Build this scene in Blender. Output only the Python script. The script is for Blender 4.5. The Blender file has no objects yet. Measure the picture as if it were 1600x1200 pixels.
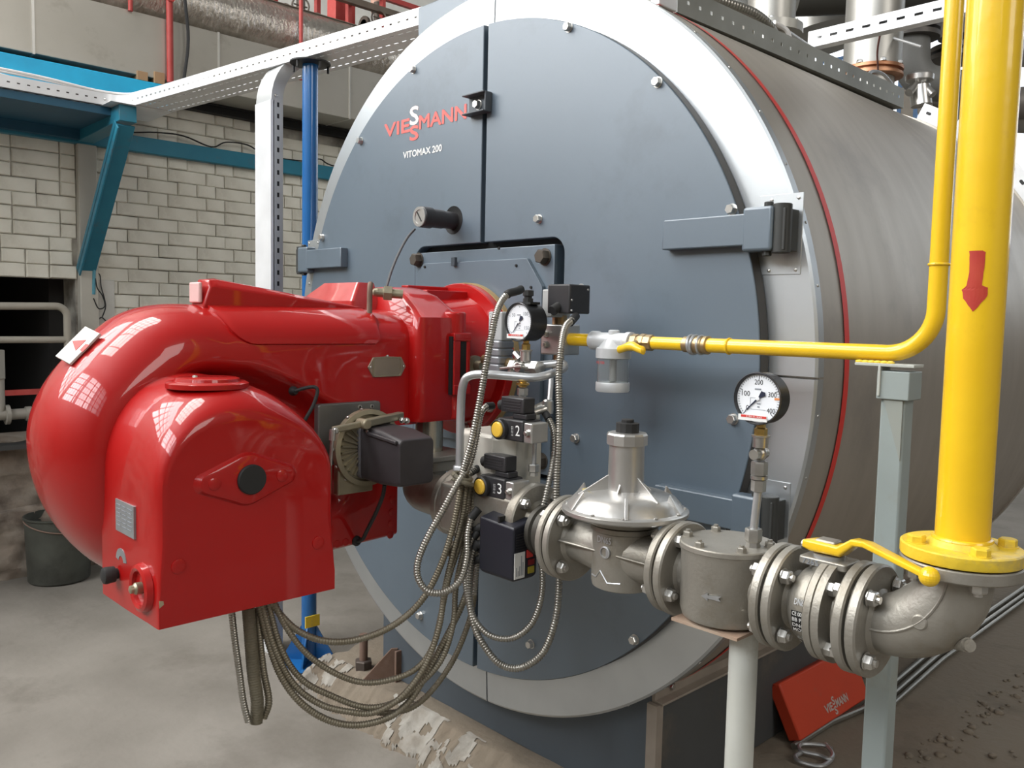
import bpy, bmesh, math, random
from mathutils import Vector as V, Matrix

random.seed(7)
PI = math.pi
scene = bpy.context.scene
COL = scene.collection

# ---------------------------------------------------------------- camera
CAM = V((2.0746, -1.8454, 0.1215))
YAW, PITCH, ROLL, FPX = -0.80816, 0.07757, 0.02085, 1329.4
cy, sy, cp, sp = math.cos(YAW), math.sin(YAW), math.cos(PITCH), math.sin(PITCH)
FWD = V((sy * cp, cy * cp, -sp))
R0 = V((cy, -sy, 0))
U0 = R0.cross(FWD)
RT = R0 * math.cos(ROLL) + U0 * math.sin(ROLL)
UP = -R0 * math.sin(ROLL) + U0 * math.cos(ROLL)
cd = bpy.data.cameras.new('camera')
cam = bpy.data.objects.new('camera', cd)
COL.objects.link(cam)
cd.sensor_width = 36
cd.lens = FPX * 36 / 1600
cd.clip_start = 0.02
cam.matrix_world = Matrix(((RT.x, UP.x, -FWD.x, CAM.x), (RT.y, UP.y, -FWD.y, CAM.y), (RT.z, UP.z, -FWD.z, CAM.z), (0, 0, 0, 1)))
scene.camera = cam

# ---------------------------------------------------------------- world, window light, exposure
world = bpy.data.worlds.new('sky')
scene.world = world
world.use_nodes = True
bgn = world.node_tree.nodes['Background']
bgn.inputs[0].default_value = (0.86, 0.93, 1.0, 1)
bgn.inputs[1].default_value = 1.6


def area(name, loc, direction, sx, szz, power, col=(1, 0.98, 0.95)):
    l = bpy.data.lights.new(name, 'AREA')
    l.shape = 'RECTANGLE'
    l.size = sx
    l.size_y = szz
    l.energy = power
    l.color = col
    o = bpy.data.objects.new(name, l)
    COL.objects.link(o)
    o.location = loc
    o.rotation_euler = V(direction).to_track_quat('-Z', 'Z').to_euler()
    return o


# daylight of the hall's big windows: a row in the wall behind the photographer
# and the far wall beyond the boiler; roof and right-hand lamps are added
area('window_daylight', (-5.7, -4.3, 3.9), (1, 0, -0.08), 5.2, 4.0, 330, (0.97, 0.985, 1.0))
for k, pw_ in enumerate((0, 330, 300, 60)):
    if pw_:
        area('window_daylight', (-8.6 + 4.3 * k, -7.35, 4.9), (0, 1, -0.12), 3.6, 3.2, pw_, (0.97, 0.985, 1.0))
area('skylight_daylight', (-3.2, -3.0, 6.85), (0.05, 0.05, -1), 3.0, 4.6, 420, (1.0, 0.975, 0.94))  # unseen skylight, added for light from above; the ceiling stays closed
area('window_daylight', (9.4, -0.5, 4.2), (-1, 0, -0.25), 7, 3.2, 230, (1.0, 0.97, 0.93))  # added fill from the right; that wall has no window
area('window_daylight', (-2.5, 11.3, 4.2), (0, -1, -0.1), 5, 4.0, 70)
scene.view_settings.view_transform = 'Standard'
scene.view_settings.look = 'None'
scene.view_settings.gamma = 1
scene.view_settings.use_curve_mapping = False
scene.view_settings.exposure = 0.66
scene.render.film_transparent = False
scene.cycles.use_denoising = True
scene.cycles.max_bounces = 7


# ---------------------------------------------------------------- points from the survey of the photograph
def ray(px, py):
    return RT * ((px - 800) / FPX) + UP * (-(py - 600) / FPX) + FWD


def aty(px, py, y):
    d = ray(px, py)
    return CAM + d * ((y - CAM.y) / d.y)


def atx(px, py, x):
    d = ray(px, py)
    return CAM + d * ((x - CAM.x) / d.x)


def atz(px, py, z):
    d = ray(px, py)
    return CAM + d * ((z - CAM.z) / d.z)


def atd(px, py, d):
    return CAM + ray(px, py) * d


# ---------------------------------------------------------------- materials
MATS = {}


def mat(name, col, rough=0.5, metal=0.0, col2=None, scale=6.0, mix=0.5, bump=0.0, bscale=40.0, stretch=None,
        coat=0.0, spec=0.5, rvar=0.0, dirt=None, dscale=3.0, damt=0.5, detail=5.0, alpha=None, trans=0.0, ior=1.45, aniso=0.0, crough=0.035):
    if name in MATS:
        return MATS[name]
    m = bpy.data.materials.new(name)
    m.use_nodes = True
    nt = m.node_tree
    N, L = nt.nodes, nt.links
    b = N['Principled BSDF']
    b.inputs['Base Color'].default_value = (*col, 1)
    b.inputs['Roughness'].default_value = rough
    b.inputs['Metallic'].default_value = metal
    b.inputs['Specular IOR Level'].default_value = spec
    b.inputs['Coat Weight'].default_value = coat
    b.inputs['Coat Roughness'].default_value = crough
    b.inputs['Transmission Weight'].default_value = trans
    b.inputs['IOR'].default_value = ior
    b.inputs['Anisotropic'].default_value = aniso
    tc = N.new('ShaderNodeTexCoord')
    src = tc.outputs['Object']
    if stretch:
        mp = N.new('ShaderNodeMapping')
        mp.inputs['Scale'].default_value = stretch
        L.new(src, mp.inputs[0])
        src = mp.outputs[0]
    cur = None
    if col2 is None:
        col2 = tuple(c * 0.82 for c in col)
        mixv = 0.5
    else:
        mixv = mix
    n = N.new('ShaderNodeTexNoise')
    n.inputs['Scale'].default_value = scale
    n.inputs['Detail'].default_value = detail
    L.new(src, n.inputs['Vector'])
    cr = N.new('ShaderNodeValToRGB')
    cr.color_ramp.elements[0].position = 0.5 - 0.22 * (2 * mixv)
    cr.color_ramp.elements[1].position = 0.78
    cr.color_ramp.elements[0].color = (*col, 1)
    cr.color_ramp.elements[1].color = (*col2, 1)
    L.new(n.outputs['Fac'], cr.inputs[0])
    cur = cr.outputs[0]
    if dirt:
        n2 = N.new('ShaderNodeTexNoise')
        n2.inputs['Scale'].default_value = dscale
        n2.inputs['Detail'].default_value = 8
        n2.inputs['Roughness'].default_value = 0.65
        L.new(tc.outputs['Object'], n2.inputs['Vector'])
        cr2 = N.new('ShaderNodeValToRGB')
        cr2.color_ramp.elements[0].position = 0.62 - 0.3 * damt
        cr2.color_ramp.elements[1].position = 0.85 - 0.2 * damt
        L.new(n2.outputs['Fac'], cr2.inputs[0])
        mx = N.new('ShaderNodeMixRGB')
        L.new(cr2.outputs[0], mx.inputs[0])
        L.new(cur, mx.inputs[1])
        mx.inputs[2].default_value = (*dirt, 1)
        cur = mx.outputs[0]
    L.new(cur, b.inputs['Base Color'])
    if rvar:
        mr = N.new('ShaderNodeMapRange')
        mr.inputs['To Min'].default_value = max(0.02, rough - rvar)
        mr.inputs['To Max'].default_value = min(1, rough + rvar)
        L.new(n.outputs['Fac'], mr.inputs[0])
        L.new(mr.outputs[0], b.inputs['Roughness'])
    if bump:
        n3 = N.new('ShaderNodeTexNoise')
        n3.inputs['Scale'].default_value = bscale
        n3.inputs['Detail'].default_value = 6
        L.new(src, n3.inputs['Vector'])
        bp = N.new('ShaderNodeBump')
        bp.inputs['Strength'].default_value = bump
        bp.inputs['Distance'].default_value = 0.01
        L.new(n3.outputs['Fac'], bp.inputs['Height'])
        L.new(bp.outputs[0], b.inputs['Normal'])
    MATS[name] = m
    return m


RED = mat('burner red enamel', (0.37, 0.0045, 0.004), 0.42, 0, (0.41, 0.0055, 0.005), 3, coat=0.75, spec=0.25, bump=0.012, bscale=30, rvar=0.04)
REDF = mat('scuffed red enamel', (0.42, 0.02, 0.02), 0.35, 0, (0.55, 0.05, 0.05), 12, coat=0.3)
DOOR = mat('slate blue door enamel', (0.088, 0.122, 0.156), 0.42, 0.10, (0.098, 0.134, 0.170), 2.2, spec=1.0, coat=0.5, crough=0.34, rvar=0.05, dirt=(0.06, 0.085, 0.11), dscale=3.5, damt=0.25)
DOORD = mat('dark slate enamel', (0.055, 0.07, 0.085), 0.45)
RING = mat('galvanised sheet', (0.60, 0.63, 0.65), 0.37, 0.90, (0.54, 0.57, 0.59), 7, bump=0.02, rvar=0.05)
SHELL = mat('brushed stainless sheet', (0.49, 0.45, 0.395), 0.46, 0.75, (0.43, 0.395, 0.345), 3, stretch=(1, 5, 1), rvar=0.05, bump=0.008, bscale=7, dirt=(0.30, 0.275, 0.25), dscale=2.0, damt=0.3)
STRIPE = mat('red stripe', (0.62, 0.035, 0.025), 0.45, dirt=(0.6, 0.12, 0.09), dscale=6, damt=0.1)
BLACK = mat('black gap', (0.012, 0.012, 0.012), 0.7)
PLAST = mat('black plastic', (0.022, 0.022, 0.024), 0.38, 0, (0.035, 0.033, 0.035), 14)
RUB = mat('black rubber', (0.02, 0.02, 0.02), 0.65)
WHITE = mat('white paint', (0.80, 0.80, 0.78), 0.45)
TRAYW = mat('white coated steel', (0.78, 0.79, 0.80), 0.35, 0.2, bump=0.01)
TRAYG = mat('dusty grey tray steel', (0.30, 0.30, 0.27), 0.5, 0.5, (0.24, 0.24, 0.21), 9)
GALV = mat('galvanised steel', (0.55, 0.56, 0.57), 0.38, 0.75, (0.42, 0.43, 0.44), 14)
CAST = mat('silver cast metal', (0.375, 0.355, 0.315), 0.44, 0.60, (0.28, 0.262, 0.225), 10, bump=0.10, bscale=160, dirt=(0.24, 0.21, 0.16), dscale=9, damt=0.30)
ALU = mat('bare aluminium casting', (0.60, 0.59, 0.57), 0.33, 0.8, (0.46, 0.45, 0.43), 12, bump=0.04, bscale=120)
STEEL = mat('bright zinc steel', (0.66, 0.65, 0.62), 0.28, 0.9, (0.45, 0.44, 0.42), 25)
OLIVE = mat('olive passivated steel', (0.38, 0.34, 0.24), 0.42, 0.7, (0.30, 0.27, 0.20), 20)
BRASS = mat('brass', (0.70, 0.48, 0.16), 0.28, 0.95, (0.5, 0.33, 0.10), 20)
BRONZE = mat('dull bronze fitting', (0.36, 0.25, 0.14), 0.4, 0.8, (0.5, 0.38, 0.2), 20)
COPPER = mat('rusty copper clamp', (0.32, 0.13, 0.06), 0.4, 0.7, (0.55, 0.3, 0.18), 15)
YEL = mat('yellow pipe enamel', (0.78, 0.47, 0.012), 0.27, 0, (0.86, 0.56, 0.02), 5, coat=0.4, bump=0.06, bscale=35, dirt=(0.62, 0.35, 0.02), dscale=7, damt=0.15)
YELD = mat('chipped yellow paint', (0.72, 0.50, 0.03), 0.4, 0, (0.80, 0.58, 0.05), 12, bump=0.2, bscale=60, dirt=(0.35, 0.28, 0.15), dscale=18, damt=0.35)
ARROW = mat('red painted arrow', (0.42, 0.03, 0.02), 0.5, 0, (0.5, 0.06, 0.03), 30)
HOSE = mat('metal conduit hose', (0.40, 0.385, 0.35), 0.30, 0.85, (0.28, 0.265, 0.23), 18)
HOSEO = mat('dusty olive conduit hose', (0.20, 0.175, 0.125), 0.42, 0.55, (0.27, 0.245, 0.19), 20)
POSTG = mat('blue grey post paint', (0.30, 0.345, 0.34), 0.45, 0, (0.26, 0.295, 0.285), 6, dirt=(0.25, 0.24, 0.18), dscale=4, damt=0.25)
POLEW = mat('white grey pole paint', (0.55, 0.56, 0.52), 0.4, 0, (0.48, 0.48, 0.43), 7, dirt=(0.30, 0.27, 0.20), dscale=9, damt=0.1)
BLUEP = mat('blue pole paint', (0.010, 0.10, 0.30), 0.22, 0, (0.012, 0.12, 0.34), 6, coat=0.4)
CYAN = mat('cyan beam paint', (0.02, 0.50, 0.82), 0.4, 0, (0.02, 0.36, 0.62), 5)
TEAL = mat('teal blue paint', (0.02, 0.17, 0.26), 0.4, 0, (0.03, 0.21, 0.30), 8, dirt=(0.10, 0.12, 0.13), dscale=9, damt=0.15)
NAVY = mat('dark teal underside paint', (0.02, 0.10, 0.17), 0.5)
DUCT = mat('duct sheet metal', (0.50, 0.48, 0.43), 0.38, 0.6, (0.42, 0.40, 0.35), 2.5, bump=0.06, bscale=6, dirt=(0.25, 0.22, 0.18), dscale=3, damt=0.12)
FOIL = mat('crumpled foil', (0.62, 0.58, 0.52), 0.26, 0.9, (0.42, 0.38, 0.33), 14, bump=1.0, bscale=26, stretch=(1, 2.4, 1))
PLANK = mat('brown painted channel', (0.16, 0.125, 0.095), 0.55, 0, (0.11, 0.085, 0.065), 8)
REDP = mat('red lead paint', (0.38, 0.035, 0.03), 0.5, 0, (0.45, 0.08, 0.07), 14)
BRICK = mat('cream painted brick', (0.80, 0.78, 0.69), 0.62, 0, (0.64, 0.62, 0.53), 5, bump=0.35, bscale=22, dirt=(0.50, 0.47, 0.40), dscale=2.5, damt=0.28)
MORTAR = mat('grimy mortar joint', (0.50, 0.48, 0.42), 0.9, 0, (0.07, 0.06, 0.05), 6, mix=0.22, detail=8)
PLAS = mat('pale plaster', (0.66, 0.65, 0.60), 0.8, bump=0.1)
DARKW = mat('sooty dark interior', (0.018, 0.017, 0.016), 0.9)  # near black colour for the walls behind the opening
CONC = mat('dusty concrete', (0.245, 0.225, 0.197), 0.85, 0, (0.165, 0.15, 0.128), 2.6, bump=0.35, bscale=18, dirt=(0.13, 0.115, 0.095), dscale=2.2, damt=0.33, detail=12)
PLINTH = mat('rough plinth concrete', (0.20, 0.163, 0.122), 0.9, 0, (0.20, 0.17, 0.13), 5, bump=0.6, bscale=30, dirt=(0.12, 0.10, 0.075), dscale=4, damt=0.3, detail=10)
CEMENT = mat('spilled white cement', (0.36, 0.345, 0.31), 0.85, 0, (0.22, 0.195, 0.16), 18, mix=0.4, bump=0.5, bscale=40)
RUBBLE = mat('crumbling brown masonry', (0.22, 0.17, 0.13), 0.95, 0, (0.36, 0.32, 0.27), 7, bump=0.8, bscale=14, dirt=(0.08, 0.06, 0.05), dscale=4, damt=0.4)
RUST = mat('rusty steel', (0.22, 0.15, 0.12), 0.7, 0.2, (0.15, 0.09, 0.06), 15, bump=0.2)
ORANGE = mat('orange red lacquer', (0.56, 0.055, 0.02), 0.42, 0, (0.50, 0.05, 0.02), 5, dirt=(0.30, 0.12, 0.07), dscale=14, damt=0.08)
LOGO = mat('logo coral', (0.74, 0.15, 0.13), 0.5)
LOGO_GLARE = mat('logo pale letters', (0.80, 0.68, 0.66), 0.5)  # glare on the upper S put into its colour
LABELW = mat('white label', (0.82, 0.82, 0.80), 0.5)
LABELR = mat('label red', (0.65, 0.05, 0.04), 0.5)
DIAL = mat('dial white', (0.85, 0.87, 0.90), 0.35)
INK = mat('ink black', (0.015, 0.015, 0.015), 0.5)
INKG = mat('ink grey', (0.25, 0.27, 0.30), 0.5)
BUTTON = mat('amber cap', (0.80, 0.50, 0.06), 0.35, coat=0.4)
BASEP = mat('charcoal base paint', (0.075, 0.078, 0.080), 0.55, 0, (0.06, 0.062, 0.062), 5, dirt=(0.13, 0.11, 0.09), dscale=5, damt=0.15)
BASEF = mat('slate base paint', (0.085, 0.105, 0.125), 0.5, 0, (0.075, 0.09, 0.105), 5)
RAIL = mat('dusty metal rail', (0.40, 0.35, 0.30), 0.5, 0.4, (0.30, 0.26, 0.22), 10)
CLEAR = mat('clear filter bowl', (0.93, 0.95, 0.95), 0.06, 0, (0.9, 0.93, 0.93), 5, trans=0.93, ior=1.25)
VALVEW = mat('pale valve casing', (0.60, 0.58, 0.52), 0.4, 0.3, (0.50, 0.47, 0.40), 6)
INSUL = mat('insulation jacket sheet', (0.44, 0.43, 0.40), 0.4, 0.7, (0.34, 0.33, 0.30), 5)
GPLATE = mat('grey stamped plate', (0.34, 0.36, 0.37), 0.42, 0.5, (0.28, 0.29, 0.30), 30)
SERVOG = mat('dark grey aluminium', (0.20, 0.20, 0.19), 0.42, 0.6, (0.16, 0.16, 0.15), 12)
BUCKET = mat('grimy grey green pail', (0.085, 0.09, 0.075), 0.6, 0.2, (0.05, 0.05, 0.042), 8, dirt=(0.03, 0.03, 0.025), dscale=6, damt=0.35)
TAPE = mat('grimy cable wrap', (0.16, 0.14, 0.095), 0.6, 0, (0.10, 0.09, 0.065), 16, bump=0.4, bscale=50)
CABLEW = mat('white cable', (0.72, 0.70, 0.68), 0.5)
WOOD = mat('raw wood block', (0.42, 0.27, 0.15), 0.7)

# ---------------------------------------------------------------- mesh helpers


def bm_():
    return bmesh.new()


def frame(axis):
    a = V(axis).normalized()
    t = V((0, 0, 1)) if abs(a.z) < 0.9 else V((1, 0, 0))
    u = t.cross(a).normalized()
    return a, u, a.cross(u).normalized()


def box(bm, lo, hi):
    x0, y0, z0 = lo
    x1, y1, z1 = hi
    v = [bm.verts.new(p) for p in ((x0, y0, z0), (x1, y0, z0), (x1, y1, z0), (x0, y1, z0), (x0, y0, z1), (x1, y0, z1), (x1, y1, z1), (x0, y1, z1))]
    for f in ((3, 2, 1, 0), (4, 5, 6, 7), (0, 1, 5, 4), (1, 2, 6, 5), (2, 3, 7, 6), (3, 0, 4, 7)):
        bm.faces.new([v[i] for i in f])
    return v


def obox(bm, c, ax, ay, az):
    """box from centre and three half-extent vectors"""
    c, ax, ay, az = V(c), V(ax), V(ay), V(az)
    s = ((-1, -1, -1), (1, -1, -1), (1, 1, -1), (-1, 1, -1), (-1, -1, 1), (1, -1, 1), (1, 1, 1), (-1, 1, 1))
    v = [bm.verts.new(c + ax * i + ay * j + az * k) for i, j, k in s]
    for f in ((3, 2, 1, 0), (4, 5, 6, 7), (0, 1, 5, 4), (1, 2, 6, 5), (2, 3, 7, 6), (3, 0, 4, 7)):
        bm.faces.new([v[i] for i in f])


def beam(bm, p0, p1, w, h, up=(0, 0, 1)):
    p0, p1 = V(p0), V(p1)
    a = (p1 - p0)
    s = a.cross(V(up)).normalized()
    u = s.cross(a).normalized()
    obox(bm, (p0 + p1) / 2, a / 2, s * w / 2, u * h / 2)


def loft(bm, rings, cap0=True, cap1=True, closed=True):
    R = [[bm.verts.new(p) for p in r] for r in rings]
    n = len(R[0])
    for a, b in zip(R, R[1:]):
        for i in range(n if closed else n - 1):
            j = (i + 1) % n
            try:
                bm.faces.new((a[i], a[j], b[j], b[i]))
            except ValueError:
                pass
    if cap0:
        bm.faces.new(list(reversed(R[0])))
    if cap1:
        bm.faces.new(R[-1])
    return R


def circ(c, u, w, r, n, ph=0.0):
    c = V(c)
    return [c + u * (r * math.cos(2 * PI * i / n + ph)) + w * (r * math.sin(2 * PI * i / n + ph)) for i in range(n)]


def cyl(bm, p0, p1, r0, r1=None, n=24, caps=True, ph=0.0):
    p0, p1 = V(p0), V(p1)
    r1 = r0 if r1 is None else r1
    a, u, w = frame(p1 - p0)
    loft(bm, [circ(p0, u, w, r0, n, ph), circ(p1, u, w, r1, n, ph)], caps, caps)


def lathe(bm, o, axis, prof, n=32, ph=0.0, caps=True):
    """prof: (radius, height) pairs along axis from o"""
    a, u, w = frame(axis)
    o = V(o)
    loft(bm, [circ(o + a * h, u, w, max(r, 1e-4), n, ph) for r, h in prof], caps, caps)


def torus(bm, c, axis, R, r, n=32, m=8, a0=0, a1=2 * PI):
    a, u, w = frame(axis)
    pts = [V(c) + u * (R * math.cos(a0 + (a1 - a0) * i / n)) + w * (R * math.sin(a0 + (a1 - a0) * i / n)) for i in range(n + 1)]
    tube(bm, pts, r, m)


def spline(pts, per=8):
    pts = [V(p) for p in pts]
    out = []
    for i in range(len(pts) - 1):
        p1, p2 = pts[i], pts[i + 1]
        p0 = pts[i - 1] if i else p1 * 2 - p2
        p3 = pts[i + 2] if i + 2 < len(pts) else p2 * 2 - p1
        for k in range(per):
            t = k / per
            out.append(0.5 * ((2 * p1) + (p2 - p0) * t + (2 * p0 - 5 * p1 + 4 * p2 - p3) * t * t + (3 * p1 - p0 - 3 * p2 + p3) * t ** 3))
    out.append(pts[-1])
    return out


def resample(pts, step):
    out = [pts[0].copy()]
    acc = 0.0
    for a, b in zip(pts, pts[1:]):
        d = (b - a).length
        while acc + d >= step and d > 1e-9:
            t = (step - acc) / d
            a = a + (b - a) * t
            out.append(a.copy())
            d = (b - a).length
            acc = 0.0
        acc += d
    return out


def tube(bm, pts, r, n=12, rad=None, caps=True):
    pts = [V(p) for p in pts]
    rings = []
    t0 = (pts[1] - pts[0]).normalized()
    _, u, _w = frame(t0)
    prev = t0
    for i, p in enumerate(pts):
        t = (pts[min(i + 1, len(pts) - 1)] - pts[max(i - 1, 0)])
        t = t.normalized() if t.length > 1e-9 else prev
        q = prev.rotation_difference(t)
        u = q @ u
        u = (u - t * u.dot(t)).normalized()
        w = t.cross(u)
        rr = rad(i) if rad else r
        rings.append(circ(p, u, w, rr, n))
        prev = t
    loft(bm, rings, caps, caps)


def hose(bm, pts, r, pitch=0.0062, n=9, depth=0.26):
    p = resample(spline(pts, 10), pitch / 4)
    tube(bm, p, r, n, lambda i: r * (1 - depth if i % 4 == 0 else (1.0 if i % 4 == 2 else 1 - depth * 0.45)))


def bend(p0, pc, p1, r, k=8):
    """points of a pipe path p0 -> corner pc -> p1, rounded with radius r"""
    p0, pc, p1 = V(p0), V(pc), V(p1)
    a = (p0 - pc).normalized()
    b = (p1 - pc).normalized()
    ang = a.angle(b)
    d = r / math.tan(ang / 2)
    s, e = pc + a * d, pc + b * d
    c = pc + (a + b).normalized() * (r / math.sin(ang / 2))
    v0, v1 = s - c, e - c
    out = []
    tot = v0.angle(v1)
    for i in range(k + 1):
        t = i / k
        out.append(c + (v0 * math.sin((1 - t) * tot) + v1 * math.sin(t * tot)) / math.sin(tot))
    return out


def path(pts, r, k=8):
    pts = [V(p) for p in pts]
    out = [pts[0]]
    for i in range(1, len(pts) - 1):
        out += bend(pts[i - 1], pts[i], pts[i + 1], r if not isinstance(r, (list, tuple)) else r[i - 1], k)
    out.append(pts[-1])
    return out


def prism(bm, poly, o, u, w, d):
    """polygon (list of 2d) in the frame o,u,w extruded by vector d"""
    o, u, w, d = V(o), V(u), V(w), V(d)
    a = [bm.verts.new(o + u * p[0] + w * p[1]) for p in poly]
    b = [bm.verts.new(o + u * p[0] + w * p[1] + d) for p in poly]
    n = len(poly)
    bm.faces.new(list(reversed(a)))
    bm.faces.new(b)
    for i in range(n):
        j = (i + 1) % n
        bm.faces.new((a[i], a[j], b[j], b[i]))


def rrect(w, h, r, k=4):
    out = []
    for cx, cz, a0 in ((w - r, h - r, 0), (-w + r, h - r, 90), (-w + r, -h + r, 180), (w - r, -h + r, 270)):
        for i in range(k + 1):
            a = math.radians(a0 + 90 * i / k)
            out.append((cx + r * math.cos(a), cz + r * math.sin(a)))
    return out


def worldpos(o):
    p = V((0, 0, 0))
    while o:
        p = p + o.location
        o = o.parent
    return p


def obj(name, bm, m, parent=None, sharp=35, bevel=0.0, seg=2, at=None, label=None, wn=False):
    """at: local origin of the mesh in world space (for a top-level mesh)"""
    off = worldpos(parent) if parent else V((0, 0, 0))
    loc = V(at) if at is not None else off
    bmesh.ops.recalc_face_normals(bm, faces=bm.faces)
    bmesh.ops.translate(bm, verts=bm.verts, vec=-loc)
    me = bpy.data.meshes.new(name)
    bm.to_mesh(me)
    bm.free()
    me.materials.append(m)
    if sharp:
        for p in me.polygons:
            p.use_smooth = True
        me.set_sharp_from_angle(angle=math.radians(sharp))
    o = bpy.data.objects.new(name, me)
    COL.objects.link(o)
    if parent:
        o.parent = parent
    o.location = loc - off
    if bevel:
        md = o.modifiers.new('bevel', 'BEVEL')
        md.width = bevel
        md.segments = seg
        md.limit_method = 'ANGLE'
        md.angle_limit = math.radians(40)
        md.harden_normals = False
    if bevel or wn:
        md = o.modifiers.new('weighted', 'WEIGHTED_NORMAL')
        md.keep_sharp = True
    if label:
        o['label'] = label
    return o


def thing(name, label, cat, loc=(0, 0, 0), group=None):
    o = bpy.data.objects.new(name, None)
    COL.objects.link(o)
    o.location = loc
    o.empty_display_size = 0.05
    o['label'] = label
    o['category'] = cat
    if group:
        o['group'] = group
    return o


def tag(o, label, cat, group=None, kind=None):
    if label:
        o['label'] = label
    if cat:
        o['category'] = cat
    if group:
        o['group'] = group
    if kind:
        o['kind'] = kind
    return o


def struct(o):
    o['kind'] = 'structure'
    return o


def inst(name, src, parent, loc, rot=None, scale=None):
    """a further object on the mesh of src; loc in world space"""
    o = bpy.data.objects.new(name, src.data)
    COL.objects.link(o)
    o.parent = parent
    o.location = V(loc) - (worldpos(parent) if parent else V((0, 0, 0)))
    if rot is not None:
        o.rotation_euler = rot
    if scale is not None:
        o.scale = scale if not isinstance(scale, (int, float)) else (scale,) * 3
    return o


MESHC = {}


def proto(key, m, build):
    """mesh built once round the origin, axis +Z"""
    if key not in MESHC:
        bm = bm_()
        build(bm)
        bmesh.ops.recalc_face_normals(bm, faces=bm.faces)
        me = bpy.data.meshes.new(key)
        bm.to_mesh(me)
        bm.free()
        me.materials.append(m)
        for p in me.polygons:
            p.use_smooth = True
        me.set_sharp_from_angle(angle=math.radians(30))
        MESHC[key] = me
    return MESHC[key]


def put(name, me, parent, loc, axis=(0, 0, 1), spin=0.0, scale=1.0):
    o = bpy.data.objects.new(name, me)
    COL.objects.link(o)
    if parent:
        o.parent = parent
    o.location = V(loc) - (worldpos(parent) if parent else V((0, 0, 0)))
    q = V((0, 0, 1)).rotation_difference(V(axis).normalized())
    o.rotation_euler = (q.to_matrix() @ Matrix.Rotation(spin, 3, 'Z')).to_euler()
    o.scale = (scale,) * 3
    return o


def hexbolt(bm, r=0.5, h=0.5, stub=0.35):
    """hex head on a washer, across-corner radius 1 unit = r"""
    lathe(bm, (0, 0, 0), (0, 0, 1), [(r * 1.15, 0), (r * 1.15, h * 0.12), (r * 0.8, h * 0.13)], 16)
    lathe(bm, (0, 0, h * 0.12), (0, 0, 1), [(r, 0), (r, h * 0.8), (r * 0.86, h)], 6)
    if stub:
        cyl(bm, (0, 0, h), (0, 0, h * (1 + stub)), r * 0.5, n=10)


M_BOLT = lambda: proto('bolt_mesh', STEEL, lambda b: hexbolt(b, 0.0105, 0.010, 0))
M_NUT = lambda: proto('nut_mesh', STEEL, lambda b: hexbolt(b, 0.0125, 0.012, 0.55))
M_NUTC = lambda: proto('nut_cast_mesh', CAST, lambda b: hexbolt(b, 0.0125, 0.012, 0.55))
M_SCREW = lambda: proto('screw_mesh', STEEL, lambda b: lathe(b, (0, 0, 0), (0, 0, 1), [(0.0045, 0), (0.004, 0.002), (0.002, 0.003)], 10))


def textmesh(s, size, m, o, u, w, parent, name='lettering', bold=0.0, extr=0.0004, align='LEFT', sx=1.0, shear=0.0):
    """flat lettering standing at o, running along u, letters upright along w"""
    cu = bpy.data.curves.new('t', 'FONT')
    cu.body = s
    cu.size = size
    cu.offset = bold
    cu.extrude = extr
    cu.align_x = align
    cu.shear = shear
    cu.resolution_u = 3
    t = bpy.data.objects.new('t', cu)
    me = bpy.data.meshes.new_from_object(t)
    bpy.data.objects.remove(t)
    o, u, w = V(o), V(u).normalized(), V(w).normalized()
    nrm = u.cross(w)
    off = worldpos(parent) if parent else V((0, 0, 0))
    for v in me.vertices:
        c = v.co
        v.co = o + u * (c.x * sx) + w * c.y + nrm * c.z - off
    me.materials.clear()
    me.materials.append(m)
    ob = bpy.data.objects.new(name, me)
    COL.objects.link(ob)
    if parent:
        ob.parent = parent
    return ob


def perf(bm, o, u, w, L, H, pitch, hw, hh, th, rows=1):
    """perforated strip: o corner, u along (length L), w across (height H)"""
    o, u, w = V(o), V(u).normalized(), V(w).normalized()
    nrm = u.cross(w) * th
    n = max(1, int(L / pitch))
    xs = [0.0]
    holes = []
    s0 = (L - n * pitch) / 2
    for i in range(n):
        c = s0 + (i + 0.5) * pitch
        xs += [c - hw / 2, c + hw / 2]
        holes.append(len(xs) - 2)
    xs.append(L)
    ys = [0.0]
    hy = []
    for j in range(rows):
        c = H * (j + 0.5) / rows
        ys += [c - hh / 2, c + hh / 2]
        hy.append(len(ys) - 2)
    ys.append(H)
    for side in (0, 1):
        g = [[bm.verts.new(o + u * x + w * y + nrm * side) for y in ys] for x in xs]
        for i in range(len(xs) - 1):
            for j in range(len(ys) - 1):
                if i in holes and j in hy:
                    continue
                bm.faces.new((g[i][j], g[i + 1][j], g[i + 1][j + 1], g[i][j + 1]))
        if side == 0:
            g0 = g
    for i in range(len(xs) - 1):
        for j in (0, len(ys) - 1):
            bm.faces.new((g0[i][j], g0[i + 1][j], g[i + 1][j], g[i][j]))
    for i in holes:
        for j in hy:
            c = [(i, j), (i + 1, j), (i + 1, j + 1), (i, j + 1)]
            for k in range(4):
                a, b = c[k], c[(k + 1) % 4]
                bm.faces.new((g0[a[0]][a[1]], g0[b[0]][b[1]], g[b[0]][b[1]], g[a[0]][a[1]]))


def hash2(x, y):
    n = math.sin(x * 127.1 + y * 311.7) * 43758.5453
    return n - math.floor(n)


def vnoise(x, y):
    xi, yi = math.floor(x), math.floor(y)
    xf, yf = x - xi, y - yi
    xf, yf = xf * xf * (3 - 2 * xf), yf * yf * (3 - 2 * yf)
    a, b, c, d = hash2(xi, yi), hash2(xi + 1, yi), hash2(xi, yi + 1), hash2(xi + 1, yi + 1)
    return (a * (1 - xf) + b * xf) * (1 - yf) + (c * (1 - xf) + d * xf) * yf


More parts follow.
